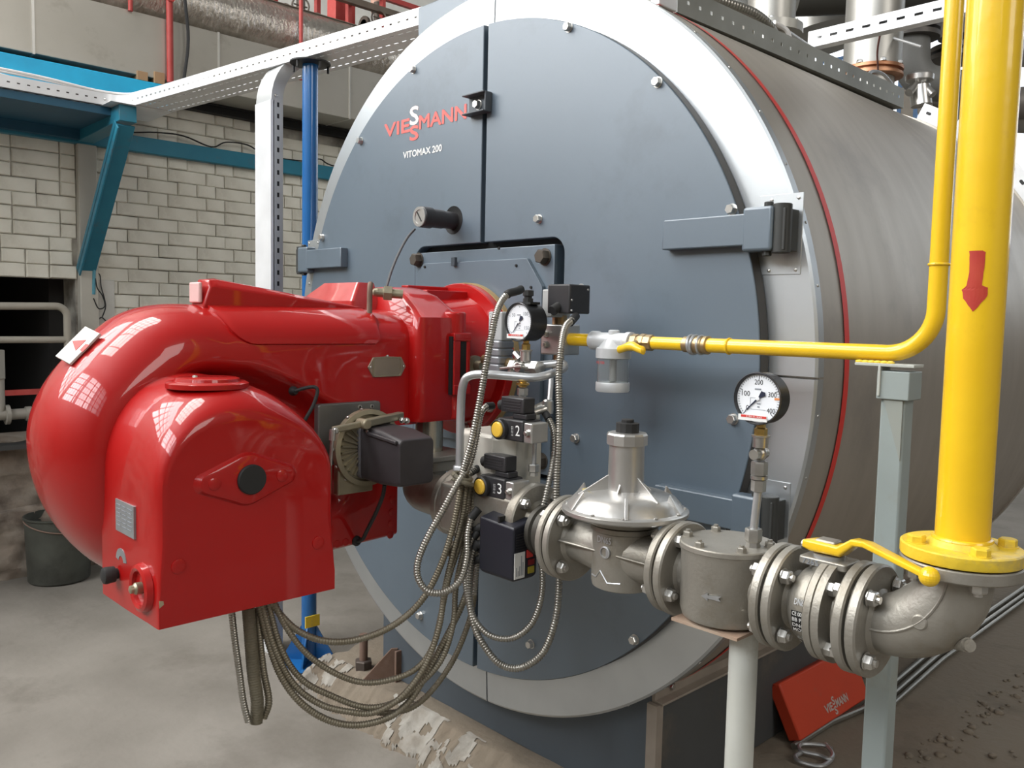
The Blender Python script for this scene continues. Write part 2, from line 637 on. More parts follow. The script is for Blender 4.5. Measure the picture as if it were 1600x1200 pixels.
def fbm(x, y):
    return vnoise(x, y) * 0.5 + vnoise(x * 2.1, y * 2.1) * 0.28 + vnoise(x * 4.3, y * 4.3) * 0.15 + vnoise(x * 9, y * 9) * 0.07


def fittext(s, m, p00, p10, p01, parent, name='lettering', bold=0.0, extr=0.02, fat=0.0):
    """lettering stretched to a parallelogram: lower left, lower right, upper left corner"""
    cu = bpy.data.curves.new('t', 'FONT')
    cu.body = s
    cu.size = 1
    cu.offset = bold
    cu.resolution_u = 3
    t = bpy.data.objects.new('t', cu)
    me = bpy.data.meshes.new_from_object(t)
    bpy.data.objects.remove(t)
    xs = [v.co.x for v in me.vertices]
    ys = [v.co.y for v in me.vertices]
    x0, x1, y0, y1 = min(xs), max(xs), min(ys), max(ys)
    p00, p10, p01 = V(p00), V(p10), V(p01)
    off = worldpos(parent) if parent else V((0, 0, 0))
    for v in me.vertices:
        v.co = p00 + (p10 - p00) * ((v.co.x - x0) / (x1 - x0)) + (p01 - p00) * ((v.co.y - y0) / (y1 - y0)) - off
    if fat:
        bt = bmesh.new()
        ux, uy = (p10 - p00).normalized(), (p01 - p00).normalized()
        for k, (a, c) in enumerate(((0, 0), (1, 0), (-1, 0), (0, 1), (0, -1), (.7, .7), (-.7, .7), (.7, -.7), (-.7, -.7))):
            n0 = len(bt.verts)
            bt.from_mesh(me)
            bt.verts.ensure_lookup_table()
            for v in bt.verts[n0:]:
                v.co += ux * (a * fat) + uy * (c * fat) + ux.cross(uy) * (0.00002 * k)
        bt.to_mesh(me)
        bt.free()
    me.materials.clear()
    me.materials.append(m)
    ob = bpy.data.objects.new(name, me)
    COL.objects.link(ob)
    if parent:
        ob.parent = parent
    return ob


FZ = -1.42      # floor level (0 is the boiler's centre line)
PZ = -1.30      # top of the boiler's concrete plinth

# ================================================================ SETTING
b = bm_()
box(b, (-7, -8, FZ - 0.1), (10, 12, FZ))
struct(obj('floor', b, CONC))

# plinth with a broken front edge
b = bm_()


def edge_y(x):
    return -0.25 + 0.13 * fbm(x * 2.3 + 5, 2.0) + 0.05 * vnoise(x * 9, 4) + 0.035 * vnoise(x * 26, 1.3) + 0.018 * vnoise(x * 61, 5.1)


def plinth_h(x, y):
    ex = -1.12 + 0.16 * fbm(y * 3 + 2, 7)
    t = max(0, min(1, (y - edge_y(x)) / 0.12)) * max(0, min(1, (x - ex) / 0.07))
    crag = 0.030 * (fbm(x * 16, y * 16) - 0.5) * (1 - abs(2 * t - 1)) * 2
    t = t ** 0.6
    return FZ - 0.01 + t * (PZ - FZ + 0.01) + t * 0.014 * (fbm(x * 7, y * 7) - 0.5) + crag


cb2 = bm_()
for (X0, X1, Y0, Y1, nx, ny) in ((-1.45, 0.45, -0.42, 0.02, 230, 62), (0.45, 2.6, -0.42, 0.02, 60, 20), (-1.45, 2.6, 0.02, 0.30, 60, 6)):
    g = [[b.verts.new((X0 + (X1 - X0) * i / nx, Y0 + (Y1 - Y0) * j / ny, plinth_h(X0 + (X1 - X0) * i / nx, Y0 + (Y1 - Y0) * j / ny))) for j in range(ny + 1)] for i in range(nx + 1)]
    for i in range(nx):
        for j in range(ny):
            b.faces.new((g[i][j], g[i + 1][j], g[i + 1][j + 1], g[i][j + 1]))
    if nx == 230:
        vc = {}
        for i in range(nx):
            for j in range(ny):
                p = g[i][j].co
                if p.z < FZ + 0.004 or p.z > PZ + 0.004:
                    continue
                zone = max(0, 1 - abs((p.x + 0.18) / 0.40) ** 3) if p.x > -0.6 else max(0, 1 - abs((p.x + 0.88) / 0.14) ** 3) * 0.9
                m_ = 0.75 * fbm(p.x * 11 + 3, (p.y) * 9 + p.z * 8) + 0.4 * vnoise(p.x * 34, p.z * 22 + p.y * 14) + 0.45 * zone
                if m_ > 1.0:
                    fv = []
                    for (ii, jj) in ((i, j), (i + 1, j), (i + 1, j + 1), (i, j + 1)):
                        if (ii, jj) not in vc:
                            q = g[ii][jj].co
                            vc[(ii, jj)] = cb2.verts.new((q.x, q.y - 0.001, q.z + 0.0012 + 0.003 * vnoise(q.x * 50, q.z * 20)))
                        fv.append(vc[(ii, jj)])
                    cb2.faces.new(fv)
box(b, (-1.05, 0.295, FZ), (2.6, 3.6, PZ - 0.004))
pl = obj('plinth', b, PLINTH, sharp=60)
struct(pl)


def lumps(name, m, spots, parent, seed=1, squash=0.5):
    rnd = random.Random(seed)
    b = bm_()
    for x, y, z, r in spots:
        base = len(b.verts)
        res = bmesh.ops.create_icosphere(b, subdivisions=2, radius=r)
        for v in res['verts']:
            k = 1 + 0.7 * (fbm(v.co.x * 1.1 / r + x * 9 + 4, v.co.y * 1.1 / r + v.co.z * 0.9 / r + y * 7) - 0.5) * 1.3
            v.co = V((v.co.x * k + x, v.co.y * k + y, v.co.z * k * squash + z))
    return obj(name, b, m, parent, sharp=50)


rnd = random.Random(3)
sp_ = []
for i in range(46):
    x = -0.42 + 0.62 * rnd.random()
    sp_.append((x, -0.22 - 0.17 * rnd.random(), FZ + 0.01 + 0.10 * rnd.random(), 0.022 + 0.035 * rnd.random()))
for i in range(20):
    sp_.append((-0.95 + 0.3 * rnd.random(), -0.30 - 0.10 * rnd.random(), FZ + 0.02 + 0.05 * rnd.random(), 0.02 + 0.04 * rnd.random()))
cem = obj('spilled_cement', cb2, CEMENT, None, sharp=60)
tag(cem, 'whitish cement spilled over the broken front edge of the plinth', 'cement', kind='stuff')
sp_ = []
for i in range(150):
    t = rnd.random()
    sp_.append((1.02 + 0.12 * rnd.random() + 0.05 * t, 0.55 + 2.6 * t, PZ - 0.002, 0.005 + 0.014 * rnd.random() ** 2))
for i in range(150):
    t = rnd.random()
    sp_.append((1.22 + 0.35 * rnd.random(), 0.3 + 2.6 * t, PZ + 0.003, 0.005 + 0.015 * rnd.random() ** 2))
crumb = lumps('concrete_crumbs', PLINTH, sp_, None, 4, 0.6)
tag(crumb, 'crumbled concrete grit scattered beside the conduits right of the boiler', 'grit', kind='stuff')

# left wall: body boxes round the dark opening, then bricks one by one
WX = -3.4
WT = 1.445
b = bm_()
box(b, (WX - 0.25, -0.215, FZ), (WX - 0.012, 11.5, WT))
box(b, (WX - 0.25, -8, 0.30), (WX - 0.012, -0.215, WT))
box(b, (WX - 0.25, -8, FZ), (WX - 0.012, -1.9, 0.30))
wl = obj('wall_left', b, MORTAR, sharp=0)
struct(wl)


def brick_mesh(key, L, seed):
    def f(bm):
        rr = random.Random(seed)
        j = lambda s: (rr.random() - 0.5) * s
        H, D = 0.0735, 0.06
        a = [(0, -L / 2 + j(.004), -H / 2 + j(.004)), (0, L / 2 + j(.004), -H / 2 + j(.004)), (0, L / 2 + j(.004), H / 2 + j(.004)), (0, -L / 2 + j(.004), H / 2 + j(.004))]
        fr = [(D + j(.003), p[1] * (1 - .014 / L), p[2] * 0.86) for p in a]
        md = [(D - .006, p[1], p[2]) for p in a]
        loft(bm, [a, md, fr])
    return proto(key, BRICK, f)


BR = [brick_mesh('brick_mesh_%d' % i, 0.243 if i < 4 else (0.119 if i < 7 else 0.18), i) for i in range(9)]
nb = 0
rr = random.Random(11)
k = 0
z = -0.35 + 0.04
rest = bm_()
while z < WT - 0.02:
    y = -0.10 + 0.012
    yend = 1.95
    spans = [(-0.10, 1.95)]
    if z > 0.33:
        spans.append((-0.98, -0.205))
    for (ya, yb) in spans:
        y = ya
        first = True
        while y < yb - 0.03:
            c = rr.random()
            L = 0.125 if (c < 0.42) else (0.25 if c < 0.9 else 0.187)
            if first:
                L = (0.25, 0.125, 0.187)[k % 3]
                first = False
            if y + L > yb:
                L = yb - y
            src = BR[rr.randint(0, 3)] if L > 0.21 else (BR[rr.randint(4, 6)] if L < 0.15 else BR[rr.randint(7, 8)])
            base = 0.243 if L > 0.21 else (0.119 if L < 0.15 else 0.18)
            if nb < 298:
                o = bpy.data.objects.new('brick', src)
                COL.objects.link(o)
                o.parent = wl
                o.location = (WX - 0.058 + (rr.random() - 0.5) * 0.005, y + L / 2, z + (rr.random() - .5) * .003)
                o.rotation_euler = ((rr.random() - .5) * .012, 0, 0)
                o.scale = (1, (L - 0.0045) / base, 1.03)
                nb += 1
            y += L
    z += 0.0805
    k += 1
# the other courses, out of the picture, joined
z = -0.35 + 0.04
while z < WT - 0.02:
    y = 1.95
    while y < 3.6:
        box(rest, (WX - 0.05, y + .004, z - .036), (WX + 0.005, y + .243, z + .036))
        y += 0.25
    if z > 0.33:
        y = -2.2
        while y < -1.0:
            box(rest, (WX - 0.05, y + .004, z - .036), (WX + 0.005, min(y + .243, -0.985), z + .036))
            y += 0.25
    z += 0.0805
o = obj('brick_courses', rest, BRICK, wl, sharp=0)
o['kind'] = 'stuff'
# rough masonry at the foot of the wall, displaced
b = bm_()
ny_, nz_ = 90, 34
g = []
for i in range(ny_ + 1):
    row = []
    for j in range(nz_ + 1):
        y = -2.2 + 3.2 * i / ny_
        z = FZ + (0.80) * j / nz_
        d = 0.09 * fbm(y * 6, z * 6) + 0.04 * vnoise(y * 22, z * 22) + (0.05 if z < FZ + 0.38 else 0.0)
        row.append(b.verts.new((WX - 0.01 + d - 0.06 * (j == nz_), y, z + 0.03 * (vnoise(y * 8, j) - .5))))
    g.append(row)
for i in range(ny_):
    for j in range(nz_):
        b.faces.new((g[i][j], g[i + 1][j], g[i + 1][j + 1], g[i][j + 1]))
for i in range(ny_):
    pass
top = [b.verts.new((WX - 0.3, -2.2 + 3.2 * i / ny_, FZ + 0.79)) for i in range(ny_ + 1)]
for i in range(ny_):
    b.faces.new((g[i][nz_], g[i + 1][nz_], top[i + 1], top[i]))
o = obj('rubble_footing', b, RUBBLE, wl, sharp=60)
o['kind'] = 'stuff'
# pilaster between the opening and the bricks
b = bm_()
box(b, (WX - 0.1, -0.205, FZ + 0.7), (WX + 0.045, -0.10, 1.25))
struct(obj('trim_1', b, mat('pilaster paint', (0.50, 0.48, 0.42), 0.6, 0, (0.42, 0.40, 0.35), 4, bump=0.1), bevel=0.006))
b = bm_()
box(b, (WX - 0.02, -0.10, FZ + 0.7), (WX + 0.012, 0.0, 0.30))
struct(obj('trim_2', b, PLAS, bevel=0.004))
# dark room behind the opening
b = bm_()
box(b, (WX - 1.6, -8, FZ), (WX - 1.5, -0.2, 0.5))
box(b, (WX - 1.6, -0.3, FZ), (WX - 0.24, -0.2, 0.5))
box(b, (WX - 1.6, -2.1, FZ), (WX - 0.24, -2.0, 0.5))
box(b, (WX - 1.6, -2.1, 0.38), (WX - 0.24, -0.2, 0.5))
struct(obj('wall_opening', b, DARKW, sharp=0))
# upper bright wall set back over the brick wall, far wall with windows, right wall, rear wall with windows, ceiling
b = bm_()
box(b, (-5.9, -8, FZ), (-5.8, 12, 7.0))
struct(obj('wall_upper_left', b, PLAS, sharp=0))
CEIL = mat('grey ceiling', (0.34, 0.34, 0.33), 0.9)
WALLG = mat('grey hall wall', (0.32, 0.285, 0.24), 0.85)
b = bm_()
box(b, (-6, -8, 7.0), (10, 12, 7.1))
struct(obj('ceiling', b, CEIL, sharp=0))
b = bm_()
box(b, (9.8, -8, FZ), (9.9, 12, 7))
struct(obj('wall_right', b, WALLG, sharp=0))


def window_wall(name, y, x0, x1, z0, z1, bays, face, frame_m):
    b = bm_()
    box(b, (-6, y, FZ), (10, y + 0.1, z0))
    box(b, (-6, y, z1), (10, y + 0.1, 7))
    w = (x1 - x0) / bays
    box(b, (-6, y, z0), (x0, y + 0.1, z1))
    box(b, (x1, y, z0), (10, y + 0.1, z1))
    for i in range(1, bays):
        box(b, (x0 + w * i - 0.12, y, z0), (x0 + w * i + 0.12, y + 0.1, z1))
    wall = obj(name, b, WALLG, sharp=0)
    struct(wall)
    for i in range(bays):
        b = bm_()
        a0, a1 = x0 + w * i + (0.12 if i else 0), x0 + w * (i + 1) - (0.12 if i < bays - 1 else 0)
        yy = y + face * 0.03 + 0.05
        for k in range(5):
            xx = a0 + (a1 - a0) * k / 4
            box(b, (xx - 0.03, yy - 0.03, z0), (xx + 0.03, yy + 0.03, z1))
        for k in range(6):
            zz = z0 + (z1 - z0) * k / 5
            box(b, (a0, yy - 0.025, zz - 0.025), (a1, yy + 0.025, zz + 0.025))
        struct(obj('window_%d' % (WN[0]), b, frame_m, sharp=0))
        WN[0] += 1


b = bm_()
for k in range(9):
    box(b, (-5.79, -6.9 + 0.65 * k - 0.03, 1.9), (-5.6, -6.9 + 0.65 * k + 0.03, 5.9))
for k in range(7):
    box(b, (-5.79, -6.9, 1.9 + 0.667 * k - 0.025), (-5.62, -1.7, 1.9 + 0.667 * k + 0.025))
struct(obj('window_left', b, WALLG, sharp=0))
WN = [1]
FRB = mat('window frame blue', (0.10, 0.20, 0.38), 0.5)
b = bm_()
for k in range(5):
    box(b, (-4.75 + 0.775 * k - 0.03, -5.4, 6.70), (-4.75 + 0.775 * k + 0.03, -0.6, 6.76))
for k in range(9):
    box(b, (-4.8, -5.35 + 0.59 * k - 0.02, 6.70), (-1.6, -5.35 + 0.59 * k + 0.02, 6.74))
struct(obj('window_skylight', b, WALLG, sharp=0))  # bars of the added skylight, hung under a closed ceiling
window_wall('wall_front', -7.2, -6 + 0.2, 9.5, 3.2, 6.5, 5, 1, WALLG)
window_wall('wall_back', 11.0, -5.0, 6.0, 1.2, 6.2, 6, -1, FRB)

# ================================================================ BOILER
RB, RD = 1.15, 1.029
BL = 2.08
boiler = thing('boiler', 'large horizontal cylindrical boiler with slate blue round door and brushed metal jacket', 'boiler', (0, 0, PZ))


def ptc(r, a, y):
    return (r * math.cos(a), y, r * math.sin(a))


b = bm_()
n = 160
loft(b, [[ptc(RB - 0.002, 2 * PI * i / n, yy) for i in range(n)] for yy in (0.02, 0.5, 1.0, 1.5, BL)], True, True)
obj('jacket', b, SHELL, boiler, sharp=40)
b = bm_()
loft(b, [[ptc(r, 2 * PI * i / n, yy) for i in range(n)] for r, yy in ((RB + 0.0008, 0.152 - .0125), (RB + 0.0008, 0.152 + .0125))], False, False)
obj('red_stripe', b, STRIPE, boiler)
b = bm_()   # end hoop
loft(b, [[ptc(r, 2 * PI * i / n, yy) for i in range(n)] for r, yy in ((RB - .01, BL - .02), (RB + 0.006, BL - .02), (RB + 0.006, BL + 0.02), (RB - .01, BL + .02))], True, True)
obj('rear_hoop', b, SHELL, boiler, sharp=30)
# four galvanised front ring panels
for q, (a0, a1) in enumerate(((0, 88.2), (88.5, 180), (180.3, 272.6), (272.9, 359.7))):
    b = bm_()
    m_ = 46
    prof = [(RD - 0.012, 0.024), (RD - 0.012, 0.0), (RB - 0.004, 0.0), (RB + 0.0025, 0.004), (RB + 0.003, 0.03), (RB - 0.004, 0.03)]
    rings = [[ptc(r, math.radians(a0 + (a1 - a0) * i / m_), y) for r, y in prof] for i in range(m_ + 1)]
    loft(b, rings)
    obj('ring_panel', b, RING, boiler, sharp=30)
me = M_SCREW()
for i in range(-11, 24):
    a = math.radians(i * 7.5 + 3)
    put('screw', me, boiler, ptc(RB + 0.002, a, 0.02), (math.cos(a), 0, math.sin(a)), scale=0.9)
# black plate behind the doors
b = bm_()
loft(b, [[ptc(RD - 0.004, 2 * PI * i / n, yy) for i in range(n)] for yy in (-0.004, 0.02)], True, True)
obj('backing_plate', b, BLACK, boiler)
# two door halves, with slot and square opening
SX0, SX1 = 0.026, 0.046
OX0, OX1, OZ0, OZ1, OR = -0.312, 0.392, -0.36, 0.358, 0.05
DY = -0.041


def arc(cx, cz, r, a0, a1, k):
    return [(cx + r * math.cos(math.radians(a0 + (a1 - a0) * i / k)), cz + r * math.sin(math.radians(a0 + (a1 - a0) * i / k))) for i in range(k + 1)]


lerp_ = lambda a, b_, t: a + (b_ - a) * t
aL = math.degrees(math.acos(SX0 / RD))
left = arc(0, 0, RD, aL, 360 - aL, 110)
left += [(SX0, OZ0)] + arc(OX0 + OR, OZ0 + OR, OR, 270, 180, 8) + arc(OX0 + OR, OZ1 - OR, OR, 180, 90, 8) + [(SX0, OZ1)]
aR = math.degrees(math.acos(SX1 / RD))
right = arc(0, 0, RD, -aR, aR, 110)
right += [(SX1, OZ1)] + arc(OX1 - OR, OZ1 - OR, OR, 90, 0, 8) + arc(OX1 - OR, OZ0 + OR, OR, 0, -90, 8) + [(SX1, OZ0)]
PEEP = (-0.108, 0.437)
doors = []
for nm, poly in (('door', left), ('door', right)):
    b = bm_()
    prism(b, poly, (0, DY, 0), (1, 0, 0), (0, 0, 1), (0, 0.038, 0))
    d = obj(nm, b, DOOR, boiler, sharp=30, bevel=0.0018, seg=1)
    doors.append(d)
doors[0]['label'] = 'left half of the slate blue round door'
doors[1]['label'] = 'right half of the slate blue round door'
DL, DR = doors
EDGE = mat('dark door edge', (0.060, 0.056, 0.052), 0.6)  # dark band: shade on the door's side put into its colour
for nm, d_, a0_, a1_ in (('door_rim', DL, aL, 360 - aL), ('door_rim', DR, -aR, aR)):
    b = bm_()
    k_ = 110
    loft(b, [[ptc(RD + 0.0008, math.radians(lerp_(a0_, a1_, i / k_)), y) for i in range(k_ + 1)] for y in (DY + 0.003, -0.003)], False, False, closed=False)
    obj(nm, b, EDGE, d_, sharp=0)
# hex bolts round the rim and inside
me = proto('door_bolt', STEEL, lambda q: hexbolt(q, 0.0125, 0.014, 0))
for px, py in ((887, 42), (1026, 128), (1142, 327), (840, 342), (906, 451), (898, 685), (828, 1007), (990, 1000), (644, 108), (562, 220), (502, 371), (655, 962), (1144, 655)):
    p = aty(px, py, DY - 0.006)
    put('bolt', me, DR if p.x > SX1 else DL, (p.x, DY, p.z), (0, -1, 0), spin=random.random())
# peephole: thin black disc painting the hole's darkness, and black sight tube
b = bm_()
lathe(b, (PEEP[0], DY - 0.0005, PEEP[1]), (0, -1, 0), [(0.046, 0), (0.046, 0.0012), (0.044, 0.0012), (0.043, 0.0006), (0.001, 0.0006)], 32)
obj('peephole_socket', b, BLACK, DL)
b = bm_()
pa = (PEEP[0], DY, PEEP[1] - 0.002)
lathe(b, pa, (0, -1, 0.0), [(0.028, 0), (0.028, 0.05), (0.030, 0.05), (0.030, 0.096), (0.0335, 0.098), (0.0335, 0.135), (0.031, 0.137), (0.031, 0.139), (0.02, 0.139)], 28)
stube = obj('sight_tube', b, PLAST, DL)
b = bm_()
lathe(b, (pa[0], DY - 0.1385, pa[2]), (0, -1, 0), [(0.0315, 0), (0.0315, 0.004), (0.022, 0.004), (0.022, 0.0015), (0.001, 0.0015)], 28)
obj('glass_rim', b, ALU, stube)
b = bm_()
beam(b, (pa[0] - 0.012, DY - 0.1412, pa[2] + 0.016), (pa[0] + 0.012, DY - 0.1412, pa[2] - 0.016), 0.002, 0.003)
obj('rim_slot', b, INK, stube)
# hinge arms
for sxn in (1, -1):
    for szn in (1, -1):
        zc = 0.338 * szn
        door_ = DR if sxn > 0 else DL
        b = bm_()
        x0, x1 = (0.757, 1.0) if sxn > 0 else (-1.0, -0.738)
        prism(b, [(x0, zc - .037), (x0 + .003, zc + .037), (x1, zc + .037), (x1, zc - .037)], (0, DY - 0.031, 0), (1, 0, 0), (0, 0, 1), (0, 0.032, 0))
        arm = obj('hinge_arm', b, DOOR, door_, bevel=0.003)
        b = bm_()
        kx0, kx1 = (0.985, 1.062) if sxn > 0 else (-1.062, -0.985)
        box(b, (kx0, DY - 0.0315, zc - 0.051), (kx1, DY + 0.012, zc + 0.051))
        obj('hinge_knuckle', b, DOOR, arm, bevel=0.007, seg=3)
        b = bm_()
        hx = 1.072 * sxn
        cyl(b, (hx, DY - 0.004, zc - 0.056), (hx, DY - 0.004, zc + 0.056), 0.022, n=18)
        cyl(b, (hx - 0.03 * sxn, DY - 0.012, zc - 0.062), (hx - 0.03 * sxn, DY - 0.012, zc + 0.062), 0.011, n=6)
        box(b, (min(hx, hx + .018 * sxn), DY - 0.022, zc - 0.05), (max(hx, hx + .018 * sxn), 0.0, zc + 0.045))
        obj('hinge_barrel', b, mat('dark hinge steel', (0.05, 0.052, 0.05), 0.5, 0.3), boiler, bevel=0.002)
        b = bm_()
        cx0, cx1 = (1.008, 1.100) if sxn > 0 else (-1.100, -1.008)
        cz0, cz1 = (zc - 0.082, zc + 0.055)
        box(b, (cx0 - (0.02 if sxn > 0 else 0), -0.0022, cz0 - .02), (cx1 + (0.02 if sxn < 0 else 0), 0.0008, cz1 + .03))
        cpn = obj('hinge_cover_plate', b, RING, boiler, sharp=0, bevel=0.0006, seg=1)
        for ax_ in (cx0 + 0.012 * (1 if sxn > 0 else 1), cx1 - 0.012):
            for az_ in (cz0 - 0.01, cz1 + 0.018):
                put('screw', M_SCREW(), cpn, (ax_, -0.0022, az_), (0, -1, 0))
# latch over the slot near the top
b = bm_()
c = aty(748, 163, DY - 0.01)
lx, lz = c.x, c.z
box(b, (lx - 0.052, DY - 0.006, lz - 0.030), (lx + 0.050, DY - 0.001, lz + 0.030))
box(b, (lx - 0.052, DY - 0.036, lz + 0.026), (lx + 0.050, DY - 0.001, lz + 0.031))
box(b, (lx - 0.052, DY - 0.036, lz - 0.031), (lx + 0.050, DY - 0.001, lz - 0.026))
box(b, (lx + 0.046, DY - 0.028, lz - 0.030), (lx + 0.051, DY - 0.001, lz + 0.030))
lt = obj('latch', b, mat('latch steel', (0.10, 0.11, 0.12), 0.45, 0.4), boiler, bevel=0.0015)
put('bolt', me, lt, (lx - 0.005, DY - 0.006, lz), (0, -1, 0), scale=1.1)
# burner mounting plate in the square opening
b = bm_()
prism(b, [(-0.30, -0.34), (0.362, -0.34), (0.362, 0.336), (-0.30, 0.336)], (0, -0.05, 0), (1, 0, 0), (0, 0, 1), (0, 0.045, 0))
bp_ = obj('burner_plate', b, DOOR, boiler, bevel=0.002)
b = bm_()
prism(b, [(-0.272, -0.28), (0.328, -0.28), (0.328, 0.215), (0.262, 0.298), (-0.235, 0.298), (-0.272, 0.262)], (0, -0.064, 0), (1, 0, 0), (0, 0, 1), (0, 0.014, 0))
obj('cover_sheet', b, DOOR, bp_, bevel=0.001)
mb = proto('big_bolt', mat('dark bolt', (0.10, 0.085, 0.07), 0.5, 0.6), lambda q: hexbolt(q, 0.022, 0.024, 0))
for px, py in ((651, 406), (848, 401)):
    p = aty(px, py, -0.06)
    put('bolt', mb, bp_, (p.x, -0.05, p.z), (0, -1, 0), spin=.3)
put('bolt', mb, bp_, (0.33, -0.05, -0.30), (0, -1, 0))
put('bolt', mb, bp_, (-0.27, -0.05, -0.30), (0, -1, 0))
for px, py in ((664, 417), (807, 415), (830, 449), (780, 388)):
    p = aty(px, py, -0.064)
    put('screw', proto('dark_screw', INK, lambda q: lathe(q, (0, 0, 0), (0, 0, 1), [(.005, 0), (.004, .004), (.001, .004)], 8)), bp_, (p.x, -0.064, p.z), (0, -1, 0))
b = bm_()
p = aty(712, 409, -0.066)
box(b, (p.x - .012, -0.076, p.z - .014), (p.x + .006, -0.064, p.z + .014))
obj('plate_lug', b, DOORD, bp_, bevel=0.001)
# lettering on the left door
Y_ = DY - 0.0012


def dl(px, py):
    return aty(px, py, Y_)


def word(s, x0, x1, ztop0, zbot0, ztop1, m, bold, parent=None, nm='lettering'):
    a, bq, c_ = dl(x0, zbot0), dl(x1, ztop1), dl(x0, ztop0)
    H = c_.z - a.z
    fittext(s, m, (a.x, Y_, a.z), (bq.x, Y_, a.z), (a.x, Y_, a.z + H), parent or DL, nm, bold)


zb = dl(612, 212).z
zt = dl(612, 192.5).z
for s, x0, x1, m, dz0, dz1 in (('VIE', 601, 639.5, LOGO, 0, 0), ('MANN', 655, 728, LOGO, 0, 0)):
    a, c_ = dl(x0, 205), dl(x1, 195)
    fittext(s, m, (a.x, Y_, zb), (c_.x, Y_, zb), (a.x, Y_, zt), DL, 'logo_letters', 0.0, fat=0.0019)
sa, sb = dl(640.5, 200).x, dl(653.5, 200).x
H = zt - zb
fittext('S', LOGO_GLARE, (sa, Y_, zb + H * 0.46), (sb, Y_, zb + H * 0.46), (sa, Y_, zt + H * 0.84), DL, 'logo_letters', 0.0, fat=0.0019)
fittext('S', LOGO, (sa, Y_, zb - H * 0.74), (sb, Y_, zb - H * 0.74), (sa, Y_, zb + H * 0.34), DL, 'logo_letters', 0.0, fat=0.0019)
a, c_ = dl(630, 248), dl(690, 239)
zv0, zv1 = dl(632, 247.5).z, dl(632, 237.5).z
fittext('VITOMAX 200', LABELW, (a.x, Y_, zv0), (c_.x, Y_, zv0), (a.x, Y_, zv1), DL, 'model_lettering', 0.0, fat=0.0009)

# base: slate front panel, charcoal sides, dusty rail
b = bm_()
box(b, (-0.66, 0.085, PZ), (0.66, 0.11, -0.93))
obj('base_front', b, BASEF, boiler, bevel=0.002)
b = bm_()
box(b, (0.64, 0.11, PZ), (0.665, BL, -0.94))
obj('base_side', b, BASEP, boiler, bevel=0.002)
b = bm_()
box(b, (-0.66, 0.11, PZ), (-0.64, BL, -0.95))
obj('base_side', b, BASEP, boiler, bevel=0.002)
b = bm_()
box(b, (0.66, 0.085, -0.965), (0.672, BL, -0.905))
box(b, (0.672, 0.085, -0.965), (0.70, BL, -0.958))
rl = obj('base_rail', b, RAIL, boiler, bevel=0.001)
put('bolt', M_BOLT(), rl, (0.672, 0.16, -0.935), (1, 0, 0))
b = bm_()
box(b, (0.655, 0.07, PZ), (0.69, 0.10, -0.965))
obj('corner_angle', b, RAIL, boiler)
# bolted foot with a welded gusset, left of the base
foot = thing('gusset_plate_bracket', 'rusty triangular steel gusset foot welded to the boiler base left side', 'bracket', (-0.70, 0.12, PZ))
b = bm_()
g0 = aty(565, 1062, 0.08)
g1 = aty(608, 1012, 0.08)
gA, gB = atz(566, 1064, PZ), atz(621, 1062, PZ)
gu = (gB - gA)
prism(b, [(0, 0), (1, 0), (1, 0.125), (0.82, 0.125)], gA, gu, (0, 0, 1), gu.cross(V((0, 0, 1))).normalized() * -0.010)
obj('gusset', b, RUST, foot, bevel=0.001)
b = bm_()
obox(b, gB + V((0.012, 0.03, 0.06)), (0.006, 0, 0), (0, 0.05, 0), (0, 0, 0.062))
obj('weld_plate', b, RUST, foot, bevel=0.002)
stud = thing('anchor_bolt', 'rusty anchor bolt with hex nut standing up from the plinth left of the boiler', 'bolt', (0, 0, 0))
p = atz(568, 1036, PZ + 0.02)
stud.location = (p.x, p.y, PZ)
b = bm_()
cyl(b, (p.x, p.y, PZ - 0.02), (p.x, p.y, PZ + 0.14), 0.017, n=16)
obj('shank', b, RUST, stud)
b = bm_()
lathe(b, (p.x, p.y, PZ - 0.003), (0, 0, 1), [(0.036, 0), (0.036, 0.034), (0.032, 0.038), (0.017, 0.038)], 6)
obj('nut', b, mat('dark rusty nut', (0.10, 0.08, 0.07), 0.6, 0.4), stud)

# ================================================================ BURNER
burner = thing('burner', 'large glossy red gas burner with round blower housing mounted on the boiler door', 'burner', (0.0, -0.7, -0.55))
ZC, YC, XH = -0.18, -0.93, 0.18


def smooth(t):
    t = max(0, min(1, t))
    return t * t * (3 - 2 * t)


def lerp(a, b_, t):
    return a + (b_ - a) * t


def interp(tab, x):
    for (x0, v0), (x1, v1) in zip(tab, tab[1:]):
        if x <= x1:
            t = (x - x0) / (x1 - x0)
            t = max(0, min(1, t))
            t = t * t * (3 - 2 * t)
            return v0 + (v1 - v0) * t
    return tab[-1][1]


# blower housing: a section swept along the top, round the scroll and back along the bottom
stations = []
for i in range(21):
    y = lerp(-0.40, YC, i / 20)
    s = i / 20
    tr = smooth((-0.60 - y) / 0.16)
    rt = lerp(0.045, 0.185, smooth((-0.56 - y) / 0.37) ** 0.8)
    stations.append((V((0, y, ZC)), V((0, 0, 1)), 0.318, lerp(0.085, 0.118, s), tr, rt))
for i in range(1, 56):
    th = math.radians(90 + 180 * i / 56)
    dg = math.degrees(th)
    R_ = interp([(90, .318), (130, .355), (180, .395), (225, .395), (270, .345)], dg)
    rt = interp([(90, .185), (130, .215), (180, .280), (230, .290), (270, .235)], dg)
    stations.append((V((0, YC, ZC)), V((0, math.cos(th), math.sin(th))), R_, R_ - rt - 0.014, 1.0, rt))
for i in range(13):
    s = i / 12
    y = lerp(YC, -0.465, s)
    tr = smooth((-0.60 - y) / 0.16)
    stations.append((V((0, y, ZC)), V((0, 0, -1)), lerp(0.345, 0.325, s), lerp(0.096, 0.03, min(1, s * 1.8)), tr, 0.235))
rings = []
